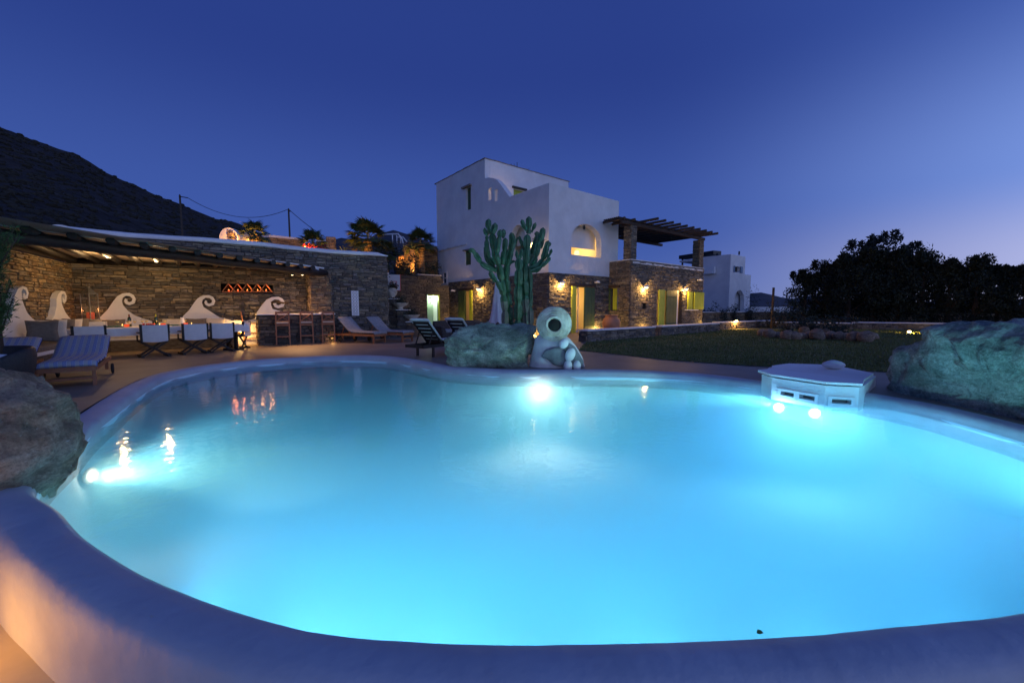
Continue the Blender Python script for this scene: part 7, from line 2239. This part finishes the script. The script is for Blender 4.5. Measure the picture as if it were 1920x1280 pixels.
def tree(px, Y, ytop, k, lab, name='cypress_tree', mm=None, wid=1.0, rot=0):
    g = P(px, ytop, Y); hgt = g.z; me, me2 = mm or TM[k % 4]
    h0 = 5.2 if mm else 4.5
    t = thing(name, lab, 'tree', (g.x, g.y, 0), 'dark trees of the garden hedge')
    s_ = hgt / h0
    M_ = Matrix.Translation(Vector((g.x, g.y, 0))) @ Matrix.Rotation(rot + k * 1.7, 4, 'Z') @ Matrix.Diagonal((s_ * wid, s_ * wid, s_, 1))
    link(me, 'crown', t, M_); link(me2, 'trunk', t, M_)
TL = [(1512, 33, 506, 1.05, 'leftmost bushy tree of the dark hedge with a ragged rounded edge'), (1553, 32, 490, 1.0, 'second hedge tree from the left, a little lower than the feathery one'), (1598, 30.5, 478, 1.0, 'dark hedge tree directly in front of the tall feathery tree'),
      (1645, 29.5, 466, 1.05, 'dark hedge tree under the highest feathery twigs'), (1692, 28.5, 468, 1.0, 'dark hedge tree behind the bright yellow garden light'), (1738, 27.5, 474, 1.0, 'dark hedge tree right of the feathery tree, with wispy top'),
      (1786, 26.5, 488, 1.0, 'dark hedge tree with a dip in its top line'), (1836, 25.5, 480, .95, 'pointed dark hedge tree above the teal boulder'), (1880, 25, 498, .9, 'lower dark hedge tree near the right picture edge'), (1930, 24, 494, .95, 'dark hedge tree cut by the right picture edge'), (2000, 23, 480, 1, 'hedge tree just past the right picture edge')]
for k, (px, Y, yt, w_, lab) in enumerate(TL): tree(px, Y, yt, k, lab, wid=w_)
TB = [(1530, 36, 520), (1575, 35, 510), (1620, 34, 500), (1668, 33, 500), (1716, 32, 500), (1762, 31, 500), (1812, 30, 500), (1860, 29, 500), (1906, 28, 500)]
for k, (px, Y, yt) in enumerate(TB): tree(px, Y, yt, k + 2, ['dense dark tree behind the leftmost hedge tree', 'dense dark tree filling the gap left of the feathery crown', 'dense dark tree behind the left half of the feathery crown', 'dense dark tree behind the highest feathery twigs', 'dense dark tree behind and above the yellow garden light', 'dense dark tree filling the dip in the hedge top', 'dense dark tree behind the pointed one over the teal boulder', 'dense dark tree in the back row near the right picture edge', 'dense dark back-row tree farthest right'][k], wid=1.25, name='hedge_tree')
tree(1612, 33.5, 452, 3, 'tall feathery grey-green tree, left half of the highest crown', 'olive_tree', TM2, 1.0)
tree(1660, 33.0, 432, 1, 'tall feathery grey-green tree reaching highest above the hedge', 'olive_tree', TM2, .9)
tree(1716, 31.5, 452, 5, 'feathery grey-green tree right of the highest crown', 'olive_tree', TM2, .8)
# low plants in front of the hedge and along the boundary wall
for k, (px, Y, z, rx, rz_, lab) in enumerate([(1462, 26, 0, .9, 1.9, 'dark bush with a post in it at the left end of the hedge'), (1490, 20.5, 0, .9, 1.1, 'dark plants in the middle of the boulder ring'), (1530, 20, 0, 1.0, 1.0, 'second clump of dark plants in the boulder ring'), (1575, 19.8, 0, .8, .8, 'low plants at the right of the boulder ring'),
                                            (1340, 31.5, .2, .7, 1.25, 'small dark bush behind the boundary wall, leftmost of three'), (1362, 32, .2, .7, 1.15, 'small dark bush behind the boundary wall, in the middle'), (1382, 32.5, .2, .7, 1.4, 'small dark bush in front of the pointed arch'), (1412, 33.5, .2, 1.0, 2.1, 'taller leafy bush right of the pointed arch')]):
    shrub(px, Y, z, rx, rz_, 900, M_leaf, lab, 50 + k, .14)
p = P(1449.5, 560, 25.6)
t = thing('garden_post', 'thin upright wooden post by the left end of the hedge', 'post', (p.x, p.y, 0))
mb = MB(); mb.tube([(p.x, p.y, 0), (p.x, p.y, P(1449, 539, 25.6).z)], .07, 8); mb.build('post_shaft', M_bark, t)
# boulder ring
rs = random.Random(77)
rings = [(1428, 626, 8), (1444, 628, 10), (1460, 630, 7), (1474, 631, 11), (1490, 632, 10), (1505, 632, 7.5), (1516, 631, 8), (1531, 631, 12), (1545, 632, 8), (1558, 632, 9), (1572, 633, 10), (1586, 633, 8), (1602, 634, 12), (1622, 635, 13), (1636, 633, 8), (1548, 624, 7), (1508, 622, 9), (1580, 619, 8)]
names_ = ['first', 'second', 'third', 'fourth', 'fifth', 'sixth', 'seventh', 'eighth', 'ninth', 'tenth', 'eleventh', 'twelfth', 'thirteenth', 'fourteenth', 'fifteenth']
for k, (px, py, r) in enumerate(rings):
    g = G(px, py + r * .55); kk = g.y / F
    lab = (f'{names_[k]} garden stone from the left in the boulder ring' if k < 15 else ['upright stone behind the middle of the boulder ring', 'pale stone behind the fifth stone of the ring', 'rough stone behind the right of the boulder ring'][k - 15])
    t = thing('garden_boulder', lab, 'boulder', (g.x, g.y, 0), 'boulders ringing the garden bed')
    n = 12; ph = rs.random() * 6
    sil = [(g.x + r * kk * 1.05 * math.cos(a) * (1 + .15 * math.sin(2 * a + ph)), r * kk * .75 + r * kk * .95 * math.sin(a) * (1 + .12 * math.sin(3 * a + ph))) for a in [i * 2 * math.pi / n for i in range(n)]]
    b_ = boulder('m', sil, g.y, r * kk * .9, M_rock, seed=k, amp=r * kk * .22, nscale=2.5, power=.6, sub=4)
    b_.build('stone_body', M_rockl, t)
# garden lights
def bollard(px, py, Y, lab, pw, h=.30, col=(1, .50, .12)):
    q = P(px, py, Y); t = thing('garden_light', lab, 'garden light', (q.x, q.y, 0))
    mb = MB(); mb.tube([(q.x, q.y, 0), (q.x, q.y, q.z - .05)], .03, 8); mb.build('stake', M_black, t)
    mb = MB(); mb.lathe([(.0, -.07), (.06, -.05), (.085, 0), (.06, .055), (0, .07)], 14, q); mb.build('globe', M_bulb, t)
    lamp('globe_light', 'POINT', q + Vector((-.05, -.16, -.02)), pw, col, t, .05)
bollard(1381, 602, 25.2, 'glowing garden light in front of the low wall near the annex', 90)
bollard(1705, 622, 20.8, 'bright glowing garden light on the lawn below the hedge', 130, col=(1, .60, .10))
# ================================================================== POOL LAMPS
def pool_lamp(pos, n, lab, pw, col, lens, r=.11, up=-.15):
    n = Vector(n).normalized()
    t = thing('pool_lamp', lab, 'pool lamp', pos)
    q = n.to_track_quat('Z', 'Y').to_matrix().to_4x4()
    mb = MB(); mb.lathe([(r + .03, 0), (r + .03, .02), (r, .025), (r, .01)], 20, pos, q); mb.build('ring', M_white, t)
    mb = MB(); mb.lathe([(r, .012), (r * .7, .022), (0, .026)], 20, pos, q); mb.build('lens', lens, t)
    lamp('pool_light', 'SPOT', Vector(pos) + n * .06, pw, col, t, .06, dirv=n + Z * up, angle=R(165 if up < 0 else 150), blend=.8)
    lamp('added_lens_glow', 'POINT', Vector(pos) + n * .12, pw * ((.10 if up < 0 else .01) if col[0] < .5 else .02), col, t, .05)  # extra point light added to give the lens a soft halo
    return t
def wall_pt(px, py, inset=.05):
    """underwater point on the basin wall next to where this pixel ray meets the pool outline"""
    g = G(px, py, WZ)
    i = nearest(g.x, g.y)
    return loop[i] - nor[i] * inset, -nor[i]
p_, n_ = wall_pt(1015, 709); pool_lamp(p_ + Z * -.36, n_, 'bright warm underwater lamp below the jar on the far pool wall', 280, (.95, .92, .76), M_poollens, .06)
i = nearest(-4.25, 3.80); q = loop[i] - nor[i] * .07; ql = q
pool_lamp(Vector((q.x, q.y, -.36)), (1, .18, 0), 'warm underwater lamp by the left boulder throwing a long beam', 60, (1, .84, .58), M_poollens, .05)
lamp('beam_light', 'SPOT', Vector((q.x + .08, q.y, -.34)), 480, (1, .74, .36), bpy.data.objects['pool_lamp.001'], .03, dirv=(1, .16, -.06), angle=R(34), blend=.9)
for px, lab in ((1462, 'cool underwater lamp under the left slot of the skimmer box'), (1530, 'cool underwater lamp under the middle slot of the skimmer box')):
    g = G(px, 764 if px < 1500 else 775, -.30)
    pool_lamp(Vector((g.x, g.y + .03, -.30)), (-.45, -.9, .0), lab, 160, (.26, .62, 1), M_poollensb, .05)
for x, lab in ((-2.7, 'unseen added lamp in the near pool wall closest to the left boulder'), (-1.5, 'unseen added lamp in the near pool wall left of the middle'), (-.4, 'unseen added lamp in the near pool wall just left of centre'), (.7, 'unseen added lamp in the near pool wall just right of centre'), (1.8, 'unseen added lamp in the near pool wall right of the middle'), (2.9, 'unseen added lamp in the near pool wall towards the right end')):
    i = nearest(x, 1.4); pool_lamp(loop[i] - nor[i] * .22 + Z * -.85, -nor[i], lab, 105 if x < 1 else 60, (.26, .66, 1), M_poollensb, .09, .22)  # unseen lamps added along the near wall to even out the pool glow
# extra spot added at the left lamp to brighten the far pool arm
lamp('added_flood', 'SPOT', Vector((q.x + .10, q.y, -.40)), 480, (.55, .90, 1), bpy.data.objects['pool_lamp.001'], .05, dirv=(.22, 1, -.14), angle=R(70), blend=.9)
# a spot and an unseen lamp added to rake the boulders over the water
sk0 = bpy.data.objects['pool_lamp.002']; c0 = ORG[sk0.name]
lamp('added_rake', 'SPOT', c0 + Vector((-.1, -.05, .05)), 520, (.45, .95, .80), sk0, .05, dirv=Vector((.2, 8.8, .55)) - c0, angle=R(48), blend=.6)
i = nearest(4.3, 2.3); pe = loop[i] - nor[i] * .06 + Z * -.28
t = thing('pool_lamp', 'unseen lamp added in the right end wall to light the teal boulder', 'pool lamp', pe); dq = (Vector((6.0, 5.3, .55)) - pe).normalized(); qm = dq.to_track_quat('Z', 'Y').to_matrix().to_4x4()
mb = MB(); mb.lathe([(.08, -.02), (.085, .01), (.06, .02)], 16, pe, qm); mb.build('ring', M_white, t)
mb = MB(); mb.lathe([(.06, .012), (0, .02)], 16, pe, qm); mb.build('lens', M_poollensb, t)
lamp('pool_light', 'SPOT', pe + dq * .05, 430, (.24, .78, .86), t, .04, dirv=dq, angle=R(64), blend=.5)
# step light low on the left, out of the picture, warming the lower terrace
q = Vector((-2.80, 1.50, -.24))
t = thing('step_light', 'warm recessed step light at the lower left terrace wall', 'step light', q)
mb = MB(); mb.box(q, (.05, .2, .09)); mb.build('lens', M_bulb, t)
lamp('step_lamp', 'POINT', q + Vector((.05, 0, -.08)), 14, (1, .40, .06), t, .05)
